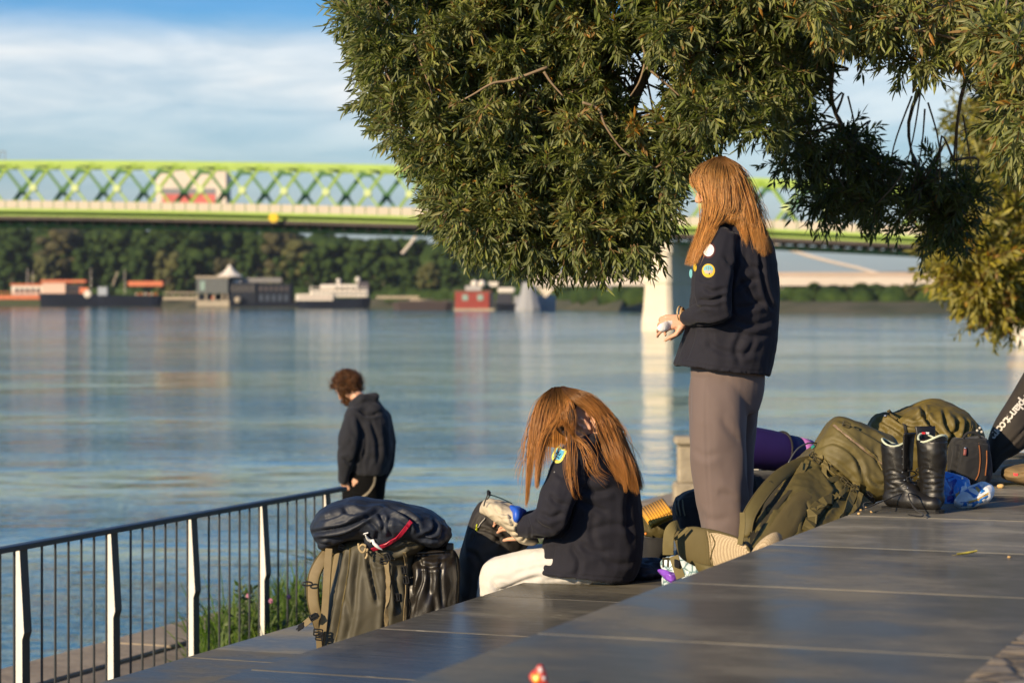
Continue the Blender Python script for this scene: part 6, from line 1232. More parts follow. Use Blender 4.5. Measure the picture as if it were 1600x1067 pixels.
MB().tube([P(a, c, 9.75) for a, c in cr([(762, 779), (766, 773), (778, 776), (790, 781), (800, 786)], 4)], .0028, 6).build('cord', pm('dark teal cord', (.01, .035, .045), .6), dp, True)
MB().box(P(763, 769, 9.74), (.012, .012, .022), bev=.003).build('cord_lock', PLAS, dp)
p, n = on(bvp, [(758, 809), (753, 816), (748, 823)], .005, 4); MB().tube(p, .0022, 6).build('zip', pm('pale zip', (.4, .38, .33), .5), dp, True)
p, n = on(bvp, [(748, 820), (747, 826), (746, 829)], .009, 4); MB().tube(p, .0035, 6).build('zip_pull', pm('lime cord', (.45, .5, .02), .5), dp, True)
b = MB(); b.sloft([(785, 860, 787, 864, 10.04, .02), (800, 852, 800, 862, 10.02, .05), (818, 848, 818, 858, 10.04, .03)], n=16); bagmesh('blue_base', b, .005, pm('deep blue fabric', (.01, .07, .20), .6), dp, 1)
# ---- large olive pack leaning on the upper terrace
o0 = Vector((P(1200, 0, 8.8).x, 8.85, -.37))
gp = thing('backpack', 'large olive green backpack leaning on the terrace edge beside the standing girl, back padding outward', 'backpack', o0)
b = MB(); b.sloft([(1138, 905, 1225, 925, 8.78, .13), (1152, 872, 1243, 895, 8.80, .16), (1175, 822, 1290, 862, 8.95, .19), (1205, 770, 1325, 828, 9.15, .21), (1238, 728, 1352, 795, 9.32, .20), (1262, 705, 1368, 775, 9.42, .15), (1275, 698, 1375, 765, 9.45, .12)], e=5)
b.sloft([(1262, 716, 1368, 782, 9.36, .12), (1272, 700, 1384, 776, 9.36, .16), (1284, 680, 1395, 760, 9.38, .17), (1296, 660, 1402, 728, 9.40, .16), (1306, 651, 1400, 695, 9.42, .12), (1316, 650, 1392, 680, 9.44, .08)], e=3.8)
CR = [([(1264, 716), (1290, 722), (1320, 745), (1345, 770), (1370, 785)], 3, .020), ([(1300, 662), (1325, 682), (1350, 702), (1390, 732)], 2, .006), ([(1278, 700), (1300, 690), (1330, 705), (1350, 735)], 4, .010), ([(1340, 720), (1350, 745), (1352, 768)], 5, .009), ([(1310, 655), (1345, 668), (1385, 690)], 4, .010),
      ([(1325, 660), (1360, 680), (1395, 700)], 4, .008), ([(1355, 740), (1370, 755), (1390, 755)], 4, .009), ([(1285, 730), (1300, 750), (1310, 775)], 5, .010), ([(1310, 760), (1295, 790), (1270, 820)], 4, .012), ([(1335, 785), (1318, 810), (1300, 840)], 4, .012), ([(1240, 735), (1215, 775), (1190, 820)], 4, .012),
      ([(1250, 780), (1262, 800), (1255, 830)], 5, .010), ([(1275, 710), (1310, 725), (1340, 750)], 5, .006), ([(1365, 700), (1375, 725), (1390, 740)], 5, .007)]
o, bvg = bagmesh('body', b, .007, OLV, gp, 2, [(.006, (6, 6, 6), 51), (.0022, (14, 14, 14), 53, 'r'), (.0012, (40, 40, 40), 55)], CR)
pstrap('zip', [(1303, 664), (1325, 682), (1348, 700), (1375, 722), (1396, 738)], .009, pm('dusty pink zip', (.22, .15, .10), .7), gp, bvg, .002, .003, 9.2)
def bxp(poly, t, m, nm, Y, off=.0): 
    pts = [P(x, y, Y) for x, y in poly]; mb = MB().prism(pts, (0, t, 0)); return mb.build(nm, m, gp)
# shade in the harness opening laid on as dark colour, padded back panel
decal(bvg, [(1172, 812), (1195, 775), (1222, 748), (1243, 735), (1238, 765), (1215, 795), (1190, 830), (1172, 850)], .003, 'opening_shade', pm('harness opening shade', (.03, .024, .010), .85), gp, 4, 8.89)
decal(bvg, [(1176, 860), (1196, 832), (1218, 800), (1240, 772), (1255, 765), (1268, 775), (1262, 800), (1245, 830), (1225, 850), (1200, 870)], .008, 'back_panel', OLD, gp, 4, 8.89)
pad([(1164, 838, 8.83), (1170, 806, 8.85), (1190, 773, 8.93), (1214, 746, 9.05), (1240, 729, 9.19), (1262, 722, 9.27), (1282, 724, 9.31)], .052, .014, OLV, gp)
pad([(1258, 726, 9.25), (1268, 742, 9.21), (1266, 760, 9.17), (1255, 778, 9.11), (1245, 792, 9.07)], .05, .014, OLD, gp)
pad([(1295, 790, 9.07), (1280, 775, 9.09), (1268, 785, 9.06), (1252, 808, 8.99), (1262, 815, 8.99)], .05, .014, OLD, gp, 'hip_fin')
pstrap('webbing', [(1258, 724, 9.19), (1247, 745, 9.12), (1244, 770, 9.04), (1240, 800, 8.95), (1232, 830, 8.87), (1225, 850, 8.83)], .030, WEBO, gp)
pstrap('webbing', [(1160, 800, 8.73), (1160, 825, 8.71), (1156, 850, 8.69)], .02, WEBO, gp)
pstrap('compression_strap', [(1284, 712), (1292, 730), (1310, 742), (1328, 750)], .018, WEBO, gp, bvg, .007)
pstrap('compression_strap', [(1290, 720, 9.25), (1288, 742, 9.19), (1300, 750, 9.19), (1316, 738, 9.24)], .020, WEBO, gp)
pstrap('compression_strap', [(1318, 745, 9.23), (1295, 750, 9.17), (1278, 756, 9.15), (1282, 762, 9.14), (1296, 757, 9.16)], .022, WEBO, gp)
pstrap('compression_strap', [(1340, 752), (1330, 778), (1315, 805), (1302, 828)], .032, WEBO, gp, bvg, .008)
pstrap('compression_strap', [(1322, 762), (1306, 780), (1285, 792), (1262, 800)], .016, WEBO, gp, bvg, .008)
pstrap('compression_strap', [(1312, 775), (1285, 786), (1272, 800), (1262, 830)], .045, OLV, gp, bvg, .006)
pstrap('compression_strap', [(1345, 768), (1338, 790), (1322, 812)], .020, WEBO, gp, bvg, .008)
pstrap('compression_strap', [(1352, 700), (1368, 715), (1378, 735)], .010, WEBO, gp, bvg, .005)
for (x, y, a) in ((1273, 712, .6), (1275, 721, .6), (1303, 728, .6), (1318, 753, .7), (1325, 760, .6), (1333, 772, 1.1), (1336, 765, 1.0), (1356, 772, .8), (1360, 778, .4), (1322, 665, .4), (1202, 757, -.8)): buckle(x, y, 9.0, .026, a, gp, bvg if x != 1202 else None, pm('olive plastic buckle', (.05, .04, .015), .4) if x < 1350 else None)
MB().tube([P(a, c, d) for a, c, d in cr([(1232, 722, 9.09), (1245, 702, 9.19), (1262, 692, 9.29), (1278, 692, 9.39)], 5)], .003, 6).build('drinking_tube', pm('grey tube', (.12, .12, .11), .5), gp, True)
MB().box(P(1270, 697, 9.34), (.014, .012, .01), X=Vector((.8, 0, .5))).build('tube_clip', pm('teal plastic', (.02, .25, .2), .4), gp)
# hip belt wings with cream mesh padding
MESH = bpy.data.materials.new('cream spacer mesh'); MESH.use_nodes = True; t_ = MESH.node_tree; b_ = t_.nodes['Principled BSDF']
c_ = N(t_, 'ShaderNodeTexCoord'); v_ = N(t_, 'ShaderNodeTexVoronoi', i_Scale=190.0, i_Randomness=.15); mp_ = N(t_, 'ShaderNodeMapping'); mp_.inputs['Rotation'].default_value = (.3, .5, .4); t_.links.new(c_.outputs['Object'], mp_.inputs[0]); t_.links.new(mp_.outputs[0], v_.inputs['Vector'])
r_ = ramp(t_, [(.25, (.62, .50, .32)), (.6, (.28, .20, .11))]); t_.links.new(v_.outputs['Distance'], r_.inputs[0]); t_.links.new(r_.outputs[0], b_.inputs['Base Color']); b_.inputs['Roughness'].default_value = .85
bp_ = N(t_, 'ShaderNodeBump', i_Strength=.6, i_Distance=.002); bp_.invert = True; t_.links.new(v_.outputs['Distance'], bp_.inputs['Height']); t_.links.new(bp_.outputs[0], b_.inputs['Normal'])
b = MB(); b.sloft([(1052, 838, 1056, 850, 8.92, .012), (1062, 826, 1062, 868, 8.90, .024), (1080, 821, 1078, 880, 8.88, .030), (1100, 824, 1100, 890, 8.85, .032), (1125, 829, 1122, 896, 8.80, .034), (1150, 837, 1148, 890, 8.75, .034), (1168, 850, 1166, 878, 8.70, .026), (1174, 860, 1172, 870, 8.68, .014)], e=2.4)
hb, bvw = bagmesh('hip_belt', b, .005, OLD, gp, 2, [(.002, (12, 12, 12), 61)], [([(1103, 826), (1108, 850), (1110, 888)], 2, .006)])
decal(bvw, [(1105, 829), (1125, 833), (1150, 840), (1166, 852), (1171, 862), (1164, 875), (1148, 886), (1128, 892), (1113, 890), (1109, 870), (1108, 850)], .0025, 'mesh_padding', MESH, hb, 6, 8.8)
pstrap('padding_seam', [(1109, 884), (1113, 862), (1118, 848), (1112, 834)], .004, OLD, hb, bvw, .004, .003)
b = MB(); b.sloft([(1170, 868, 1172, 885, 8.60, .012), (1182, 850, 1188, 885, 8.58, .025), (1198, 836, 1205, 880, 8.58, .028), (1213, 830, 1222, 868, 8.60, .022), (1222, 836, 1224, 852, 8.62, .010)], e=2.3)
bagmesh('hip_belt', b, .005, MESH, gp, 2)
b = MB(); b.sloft([(1085, 876, 1086, 886, 8.80, .01), (1100, 880, 1104, 905, 8.74, .02), (1130, 884, 1140, 915, 8.70, .02), (1160, 880, 1170, 920, 8.68, .02)], e=2.5); bagmesh('belt_cover', b, .005, OLV, gp, 2)
pstrap('webbing', [(1060, 820, 8.86), (1052, 823, 8.84), (1046, 832, 8.83), (1044, 850, 8.82), (1044, 866, 8.82)], .040, WEBO, gp)
pstrap('webbing', [(1053, 868, 8.80), (1058, 885, 8.78), (1064, 902, 8.76)], .034, WEBO, gp)
pstrap('webbing', [(1075, 824, 8.84), (1064, 834, 8.84), (1054, 842, 8.84)], .012, WEBO, gp)
c = P(1044, 872, 8.82)
mb = MB(); mb.box(c, (.042, .010, .008), bev=.002)
for dx in (-.018, 0, .018): mb.box(c + Vector((dx, 0, -.017)), (.007, .009, .03), bev=.002)
mb.build('buckle', pm('olive plastic buckle', (.05, .04, .015), .4), gp)
c = P(1058, 880, 8.77); MB().box(c, (.022, .014, .03), X=Vector((.9, 0, -.3)), bev=.003).build('buckle', PLAS, gp)
# ---- second olive rucksack behind the boots
rp = thing('rucksack', 'crumpled olive rucksack lying behind the black boots', 'backpack', Vector((P(1440, 0, 10.3).x, 10.3, 0)))
b = MB(); b.sloft([(1355, 668, 1362, 748, 10.25, .08), (1372, 646, 1378, 749, 10.28, .16), (1400, 641, 1402, 750, 10.3, .20), (1430, 632, 1432, 750, 10.32, .22), (1455, 627, 1458, 750, 10.32, .22), (1485, 636, 1488, 750, 10.32, .21), (1512, 652, 1512, 750, 10.32, .18), (1532, 672, 1530, 748, 10.32, .10)], e=2.8)
CR = [([(1375, 655), (1400, 668), (1425, 690)], 4, .020), ([(1440, 632), (1448, 655), (1470, 680), (1462, 700)], 4, .025), ([(1390, 645), (1410, 660), (1440, 665)], 4, .016), ([(1475, 640), (1480, 665), (1500, 690)], 4, .022), ([(1495, 650), (1495, 670), (1480, 695)], 4, .02), ([(1510, 655), (1508, 675), (1498, 700)], 3.5, .02), ([(1415, 675), (1445, 685), (1475, 690)], 4, .016), ([(1455, 640), (1440, 650), (1425, 655)], 4, .014), ([(1380, 670), (1385, 690), (1395, 700)], 4, .014), ([(1435, 690), (1455, 700), (1490, 705)], 4, .012)]
o, bvr = bagmesh('body', b, .008, pm('mustard olive nylon', (.105, .078, .016), .6, var=.1, vs=6, bump=.0006, bs=300, col2=(.15, .112, .026)), rp, 2, [(.012, (6, 6, 6), 71), (.006, (9, 11, 14), 73, 'r'), (.002, (26, 30, 30), 75, 'r')], CR)
pstrap('strap', [(1388, 640), (1394, 650), (1402, 656)], .016, OLD, rp, bvr, .006, Yd=10.1); p, n = hit(bvr, 1384, 650); MB().ell(p + n * .004, .006, n=6).build('snap_button', pm('silver snap', (.6, .6, .6), .3, metal=1), rp)
pstrap('strap', [(1520, 668), (1514, 685), (1500, 700), (1490, 712)], .03, OLD, rp, bvr, .006, Yd=10.1); pstrap('strap', [(1412, 662), (1416, 674), (1412, 684)], .012, BLK, rp, bvr, .006)
for x, y in ((1527, 672), (1531, 668), (1534, 674)): MB().ell(P(x, y, 10.12), .006, n=6).build('cord_lock', pm('pale bead', (.5, .48, .42), .4), rp)
# ---- small black bag with orange piping
kb = thing('shoulder_bag', 'small black bag with orange piping standing between the boots and the long black bag', 'bag', Vector((P(1512, 0, 10.0).x, 10.0, 0)))
b = MB(); b.sloft([(1490, 684, 1540, 682, 10.02, .07), (1485, 696, 1545, 694, 10.02, .10), (1483, 720, 1546, 718, 10.02, .11), (1484, 745, 1545, 744, 10.02, .11), (1488, 756, 1541, 755, 10.02, .10)], e=3.2)
o, bvk = bagmesh('body', b, .007, BLK, kb, 2, [(.006, (9, 9, 9), 81), (.002, (30, 30, 30), 83, 'r')], [([(1500, 690), (1496, 715), (1490, 745)], 3, .012), ([(1486, 694), (1515, 690), (1543, 692)], 2, .008)])
for q in ([(1529, 692), (1531, 715), (1529, 738), (1524, 749)], [(1541, 703), (1541, 722), (1539, 742)]): pstrap('piping', q, .0035, pm('orange brown piping', (.28, .10, .03), .6), kb, bvk, .003, .004)
p, n = on(bvk, [(1508, 701), (1507, 711)], .01, 3); MB().strap(p, .012, .005, n, k=0).build('zip_pull', pm('dusty red tab', (.22, .06, .05), .6), kb, True); MB().ell(p[0], .006, n=6).build('zip_ring', pm('silver snap', (.6, .6, .6), .3, metal=1), kb)
MB().tube([P(a, c, 9.95) for a, c in cr([(1505, 684), (1512, 676), (1525, 676), (1532, 683)], 4)], .006, 6).build('handle', BLK, kb, True)
# ---- boots
LEA = pm('black worn leather', (.010, .009, .008), .42, var=.5, vs=22, bump=.0009, bs=120, spec=.45); SOLE = pm('dusty rubber sole', (.011, .010, .009), .8, var=.4, vs=30)
RIM = pm('pale green lining', (.55, .60, .45), .7); NVL = pm('navy suede', (.012, .018, .034), .8)
def boot(cx, by, Y, sc, ang, label, front):
    """ang: direction of the toe in the ground plane (degrees, 0 = right, -90 = to the camera)"""
    c = P(cx, by, Y); c.z = 0; t = thing('boot', label, 'boot', c, 'pair of black leather boots'); a = math.radians(ang); X = Vector((math.cos(a), math.sin(a), 0)); S = Vector((-X.y, X.x, 0)); Z = Vector((0, 0, 1))
    q = lambda x, s, z: c + X * (x * sc) + S * (s * sc) + Z * (z * sc)
    def ring(cx_, cz, rx, ry, tilt=0.0, n=22): 
        return [q(cx_ + rx * math.cos(k) * math.cos(tilt), ry * math.sin(k), cz - rx * math.cos(k) * math.sin(tilt)) for k in [2 * math.pi * j / n for j in range(n)]]
    b = MB(); b.rings([ring(0, .03, .055, .040), ring(0, .09, .058, .042), ring(0, .14, .058, .046), ring(-.004, .19, .062, .052), ring(-.006, .24, .064, .056), ring(-.006, .275, .064, .057)])
    b.chain([(q(-.02, 0, .052), .043 * sc), (q(.06, 0, .047), .044 * sc), (q(.12, 0, .041), .043 * sc), (q(.172, 0, .036), .038 * sc)]); b.cap(q(0, 0, .13), q(.075, 0, .07), .045 * sc, .036 * sc)
    CRB = []
    x0, y0 = 800 + F * c.x / c.y, HOR + (HC - 0) * F / c.y
    for k in range(4): yy = y0 - (66 - k * 10) * sc; CRB.append(([(x0 - 20 * sc, yy + 5 * math.sin(k * 2.1)), (x0 + (k - 2) * 4, yy - 4 * math.cos(k * 2)), (x0 + 20 * sc, yy + 5 * math.cos(k * 1.3))], 1.8, .0032))
    me = sculpt(b, .0052, 3, [(.0028, (12, 12, 16), 3), (.0012, (26, 26, 34), 7, 'r')], CRB); o = link_mesh('upper', me, LEA, t, True)
    prof = []
    for x, w in ((-.070, .008), (-.066, .020), (-.055, .032), (-.035, .038), (-.005, .040), (.03, .038), (.08, .044), (.13, .048), (.17, .044), (.20, .028), (.209, .012)): prof.append((x, w))
    for z0, z1, g, m_, nm in ((0, .010, 0, SOLE, 'sole'), (.011, .016, .002, LEA, 'welt')):
        pts = [(x, w * .84 + g) for x, w in prof] + [(x, -w * .84 - g) for x, w in prof[::-1]]; mb = MB(); mb.rings([[q(x, s_, z) for x, s_ in pts] for z in (z0, z0 + .003, z1)]); mb.build(nm, m_, t)
    # open top: dark inside, pale rim, tongue
    mb = MB(); rs = ring(-.006, .284, .060, .053); lo = []
    rim = [p + Z * (.014 * sc * math.sin(k / 22 * 4 * math.pi + 1.0)) for k, p in enumerate(rs)]; mb.tube(rim + [rim[0]], .0048 * sc, 6); mb.build('lining_rim', RIM, t, True)
    col = MB(); 
    for k in range(22): k2 = (k + 1) % 22; col.add([rim[k], rim[k2], rs[k2] - Z * .03, rs[k] - Z * .03], [(0, 1, 2, 3)])
    col.build('collar', LEA, t, True)
    b = MB(); b.strap([q(.050, 0, .17), q(.052, 0, .24), q(.056, 0, .30), q(.062, 0, .325)], (.07 * sc, .085 * sc), .010 * sc, X, k=4); b.build('tongue', LEA, t, True)
    mb = MB()
    for s_ in (-1, 1):
        for k in range(6):
            z = .10 + k * .032; mb.ell(q(.055 - .01 * (z > .14) + .03 * max(0, .13 - z) / .03 * .5, s_ * .030, z), .0038 * sc, n=5)
    mb.build('eyelets', pm('silver snap', (.6, .6, .6), .3, metal=1), t)
    lc = []
    for k in range(5): lc += [q(.066 + .012 * (k < 1), (-1) ** k * .028, .075 + k * .022), q(.072, (-1) ** (k + 1) * .028, .084 + k * .022)]
    MB().tube([Vector(v) for v in cr(lc, 3)], .0026, 6).build('lace', BLK, t, True); return t, q
t1, q1 = boot(1402, 797, 8.86, .88, -42, 'left black leather boot of the pair, toe forward with laces trailing on the stone', True)
MB().tube([Vector(v) for v in cr([q1(.07, .03, .09), q1(.10, .06, .05), P(1420, 770, 8.70), P(1428, 792, 8.66), P(1442, 802, 8.58) , P(1438, 806, 8.55), P(1418, 803, 8.55)], 5)], .0028, 6).build('lace', BLK, t1, True)
MB().tube([Vector(v) for v in cr([q1(.05, -.03, .08), P(1372, 785, 8.75), P(1352, 793, 8.72), P(1350, 786, 8.8), P(1362, 784, 8.85)], 5)], .0028, 6).build('lace', BLK, t1, True)
t2, q2 = boot(1456, 799, 8.80, .95, 105, 'right black leather boot of the pair, heel to the camera, red and white tongue tag', False)
for i, (dx, c_) in enumerate(((-.012, pm('red stitching', (.6, .02, .03), .6)), (.004, pm('white stitching', (.7, .7, .7), .6)))): MB().box(q2(.052, -dx, .300) - Vector((0, .008, 0)), (.014, .003, .008), bev=.001).build('tongue_tag', c_, t2)
# ---- snack bags
def chips(name, label, rows, tilt, bands, seed, foil=None):
    c = P(*tilt); t = thing(name, label, 'snack bag', Vector((c.x, c.y, 0))); b = MB(); b.sloft(rows, n=24, e=2.2)
    foil = foil or pm('bright blue foil', (.02, .16, .50), .28, var=.1, vs=14, spec=.6)
    o, bv = bagmesh('bag', b, .0045, foil, t, 2, [(.005, (14, 14, 14), seed), (.003, (30, 30, 30), seed + 2, 'r')])
    for k, (poly, m) in enumerate(bands): decal(bv, poly, .0016 + .0004 * k, 'printed_band', m, t, 4, c.y)
    return t
WFO = pm('white foil print', (.72, .72, .72), .3); GOL = pm('gold foil print', (.50, .33, .10), .3); DBF = pm('deep blue foil', (.01, .03, .22), .25)
chips('snack_bag', 'blue snack bag with a white patch leaning against the right boot', [(1472, 738, 1474, 790, 9.2, .04), (1485, 738, 1486, 792, 9.2, .07), (1500, 742, 1500, 789, 9.2, .07), (1511, 748, 1508, 775, 9.2, .04), (1515, 756, 1512, 765, 9.2, .02)], (1490, 790, 9.2),
      [([(1476, 742), (1490, 738), (1496, 750), (1490, 770), (1492, 788), (1478, 788)], DBF), ([(1502, 760), (1509, 752), (1511, 762), (1504, 774), (1497, 776)], WFO), ([(1493, 770), (1499, 766), (1500, 780), (1494, 782)], GOL), ([(1502, 745), (1505, 745), (1505, 748), (1502, 748)], WFO)], 90)
BFO = pm('bright blue foil', (.02, .16, .50), .28)
chips('snack_bag', 'white blue and gold snack bag lying flat on the stone beside the boots', [(1493, 783, 1496, 792, 9.0, .03), (1502, 770, 1505, 794, 9.0, .06), (1518, 760, 1520, 793, 9.0, .075), (1535, 754, 1537, 786, 9.0, .07), (1546, 756, 1549, 775, 9.0, .05), (1551, 760, 1552, 766, 9.0, .02)], (1520, 793, 9.0),
      [([(1495, 784), (1512, 787), (1530, 782), (1548, 770), (1550, 772), (1538, 784), (1520, 792), (1497, 792)], BFO), ([(1510, 783), (1528, 778), (1546, 767), (1547, 770), (1530, 783), (1512, 787)], GOL), ([(1506, 767), (1512, 763), (1528, 774), (1522, 778)], BFO), ([(1517, 761), (1530, 756), (1540, 766), (1532, 771)], BFO), ([(1522, 761), (1527, 759), (1534, 766), (1529, 769)], GOL)], 95, WFO)
# ---- long black bag with a web address, leaning on the willow trunk
sk_ = thing('ski_bag', 'long black ski bag with white lettering leaning up to the right edge', 'ski bag', Vector((P(1552, 0, 10.5).x, 10.5, 0)))
b = MB(); YS = 10.5; b.sloft([(1541, 706, 1551, 740, YS, .05), (1549, 672, 1571, 716, YS, .08), (1570, 636, 1606, 696, YS, .09), (1605, 574, 1655, 640, YS + .1, .09), (1680, 470, 1735, 530, YS + .25, .09), (1770, 340, 1822, 392, YS + .4, .08), (1800, 300, 1830, 330, YS + .4, .05)], e=2.5)
SKB = pm('black brown polyester', (.030, .024, .019), .8, var=.2, vs=8, bump=.0006, bs=300)
o, bvs = bagmesh('body', b, .010, SKB, sk_, 3, [(.004, (5, 5, 5), 101)], [([(1552, 712), (1580, 692), (1612, 656), (1650, 610)], 2.5, .010)])
b = MB(); b.sloft([(1553, 718, 1556, 724, YS + .02, .02), (1580, 694, 1590, 708, YS + .02, .03), (1606, 664, 1620, 682, YS + .05, .03), (1660, 600, 1680, 625, YS + .2, .03)], n=18); bagmesh('side_flap', b, .008, pm('brown black lining', (.035, .026, .024), .8), sk_, 2)
fc = bpy.data.curves.new('t', 'FONT'); fc.body = 'tool-planet.com'; fc.size = .052; fc.extrude = .0012; fc.align_x = 'RIGHT'; fc.align_y = 'CENTER'; fc.offset = .0014; fc.space_character = .92
fo_ = bpy.data.objects.new('t', fc); COL.objects.link(fo_); dg = bpy.context.evaluated_depsgraph_get(); dg.update(); me = bpy.data.meshes.new_from_object(fo_.evaluated_get(dg)); bpy.data.objects.remove(fo_)
pe, ne = hit(bvs, 1550, 684, YS); ps, ns = hit(bvs, 1598, 628, YS); xd = (pe - ps).normalized(); nm_ = Vector((-.1, -1, .05)).normalized(); yd = nm_.cross(xd).normalized(); nm_ = xd.cross(yd)
M_ = Matrix((xd, yd, nm_)).transposed().to_4x4(); M_.translation = pe + nm_ * .004; me.transform(M_)
for v in me.vertices:                      # lay each letter on the cloth
    px_, py_ = 800 + F * v.co.x / v.co.y, HOR - (v.co.z - HC) * F / v.co.y
    h_ = bvs.ray_cast(CAMP, (v.co - CAMP).normalized())
    if h_[0] is not None: e_ = (v.co - pe).dot(nm_); v.co = h_[0] + nm_ * (.0035 + (e_ - .004) * .5)
me.materials.clear(); link_mesh('lettering', me, pm('white lettering', (.62, .58, .52), .6), sk_, False)
# ---- tan bag at the right edge
tn = thing('waist_pack', 'small tan bag with a red tab lying on the stone at the right edge', 'bag', Vector((P(1590, 0, 10.05).x, 10.05, 0)))
b = MB(); b.sloft([(1565, 733, 1567, 745, 10.05, .03), (1572, 728, 1574, 749, 10.05, .07), (1590, 726, 1592, 755, 10.05, .10), (1615, 726, 1617, 755, 10.05, .10), (1635, 732, 1636, 747, 10.05, .05)], e=2.6)
o, bvt_ = bagmesh('body', b, .006, pm('tan canvas', (.20, .135, .06), .8, var=.15, vs=12, bump=.0008, bs=200), tn, 2, [(.004, (14, 14, 14), 111)], [([(1567, 737), (1585, 741), (1612, 738)], 2, .010)])
decal(bvt_, [(1583, 738), (1591, 739), (1590, 743), (1584, 743)], .003, 'red_tab', pm('red stitching', (.6, .02, .03), .6), tn, 2, 10.2)
# ---- purple mat
mt = thing('sleeping_mat', 'rolled dark purple sleeping mat with a pink end behind the standing girl', 'sleeping mat', P(1200, 735, 10.9))
PU = pm('purple foam', (.028, .010, .11), .6, var=.12, vs=8, bump=.0006, bs=120); PK = pm('pink foam', (.48, .17, .52), .6, var=.08, vs=8)
A_, B_ = P(1125, 692, 10.75), P(1243, 708, 10.95); ax = (B_ - A_).normalized(); x_, y_ = frame(ax)
mb = MB(); Rr = .095
mb.tube([A_ + ax * ((B_ - A_).length * k / 8) for k in range(9)], [Rr, Rr * 1.02, Rr, Rr, Rr * .98, Rr * .96, Rr * .92, Rr * .85, Rr * .82], 26); mb.build('mat_roll', PU, mt, True)
mb = MB(); mb.tube([B_, B_ + ax * .04, B_ + ax * .075], [Rr * .80, Rr * .79, Rr * .74], 26).build('mat_end', PK, mt, True)
sp = [B_ + ax * .076 + (x_ * math.cos(a) + y_ * math.sin(a)) * (Rr * .74 * (1 - a / 26)) for a in np.linspace(0, 20, 90)]; MB().tube(sp, .002, 5).build('roll_edge', PU, mt, True)
for k in (.80,): MB().tube([A_ + (B_ - A_) * k + (x_ * math.cos(a) + y_ * math.sin(a)) * (Rr * .95) for a in np.linspace(0, 6.283, 25)], .005, 6).build('mat_strap', BLK, mt, True)
# ---- black holdall under the mat, small black pack, olive sack with orange mat, dark cloth
hd = thing('holdall', 'black holdall in shadow under the purple sleeping mat', 'bag', Vector((P(1195, 0, 10.8).x, 10.8, -.37)))
b = MB(); b.sloft([(1120, 745, 1122, 865, 10.8, .12), (1150, 738, 1150, 868, 10.8, .20), (1190, 736, 1190, 868, 10.85, .22), (1235, 734, 1235, 866, 10.9, .22), (1275, 735, 1275, 862, 11.0, .18), (1295, 750, 1295, 850, 11.05, .10)], e=2.8)
o, bvx = bagmesh('body', b, .010, BLK, hd, 3, [(.010, (6, 6, 6), 121), (.004, (14, 14, 14), 123, 'r')]); pstrap('handle', [(1180, 745), (1185, 760), (1182, 780)], .02, BLK, hd, bvx, .01); MB().box(P(1182, 733, 10.55), (.022, .01, .006), bev=.002).build('buckle', pm('pale bead', (.5, .48, .42), .4), hd)
bk = thing('daypack', 'small black pack with thin straps left of the standing girl', 'backpack', Vector((P(1080, 0, 10.3).x, 10.3, -.37)))
b = MB(); b.sloft([(1066, 770, 1085, 763, 10.3, .05), (1054, 782, 1100, 775, 10.3, .10), (1052, 800, 1105, 800, 10.3, .13), (1056, 830, 1110, 830, 10.3, .14), (1058, 870, 1112, 870, 10.3, .14), (1062, 884, 1108, 884, 10.3, .12)], e=2.4)
o, bvz = bagmesh('body', b, .008, BLK, bk, 3, [(.008, (8, 8, 8), 131), (.004, (18, 18, 18), 133, 'r')])
for x in (1056, 1061, 1067): pstrap('cord', [(x, 781), (x + 1, 792), (x + 4, 805)], .006, pm('grey green cord', (.16, .15, .09), .7), bk, bvz, .004, .004, 10.2)
sa = thing('stuff_sack', 'olive stuff sack beside the seated girl under an orange foam mat', 'bag', Vector((P(1025, 0, 10.70).x, 10.70, -.37)))
b = MB(); b.sloft([(1000, 800, 1050, 803, 10.70, .07), (997, 808, 1058, 811, 10.70, .12), (996, 822, 1058, 826, 10.70, .13), (1000, 836, 1052, 838, 10.70, .11)], e=2.4)
bagmesh('body', b, .007, pm('dark olive cloth', (.075, .058, .014), .75, var=.15, vs=8, bump=.0006, bs=300), sa, 3, [(.008, (9, 9, 9), 141), (.005, (18, 18, 18), 143, 'r')], [([(1012, 795), (1008, 812), (1015, 830)], 3, .01), ([(1030, 800), (1022, 812), (1030, 828)], 3, .01)])
bo_ = MB(); bo_.sloft([(998, 834, 1048, 836, 10.70, .12), (998, 850, 1050, 850, 10.70, .13), (998, 872, 1048, 872, 10.70, .13), (1000, 886, 1046, 886, 10.70, .12)], e=3.2); bagmesh('dark_base', bo_, .008, BLK, sa, 2, [(.004, (12, 12, 12), 145)])
MB().ell(P(1009, 833, 10.55), .006, n=6).build('orange_toggle', pm('orange plastic', (.8, .25, .03), .5), sa)
om = thing('foam_mat', 'orange ridged foam mat folded on the olive stuff sack', 'foam mat', P(1028, 796, 10.75))
OR = pm('orange foam', (.72, .36, .035), .6, var=.05, vs=20)
mb = MB(); u0 = P(1001, 796, 10.65); u1 = P(1036, 780, 10.77); v1 = P(1053, 804, 10.51) - P(1036, 780, 10.77)
for lay in range(1):
    n_ = 9
    for k in range(n_):
        p = u0 + (u1 - u0) * (k + .5) / n_; ln = .55 + .45 * (k / n_) if False else 1.0
        mb.tube([p, p + v1 * .5, p + v1], (u1 - u0).length / n_ * .56, 8)
mb.build('ridges', OR, om, True)
mb = MB(); mb.prism([u0 - Vector((0, 0, .014)), u1 - Vector((0, 0, .014)), u1 + v1 - Vector((0, 0, .014)), u0 + v1 - Vector((0, 0, .014))], (0, 0, .010)); mb.build('base_sheet', OR, om)
cl = MB(); cl.sloft([(985, 880, 988, 905, 9.95, .10), (1000, 876, 1000, 906, 9.95, .16), (1018, 878, 1018, 903, 9.97, .16), (1036, 882, 1036, 898, 10.0, .10)], e=2.2)
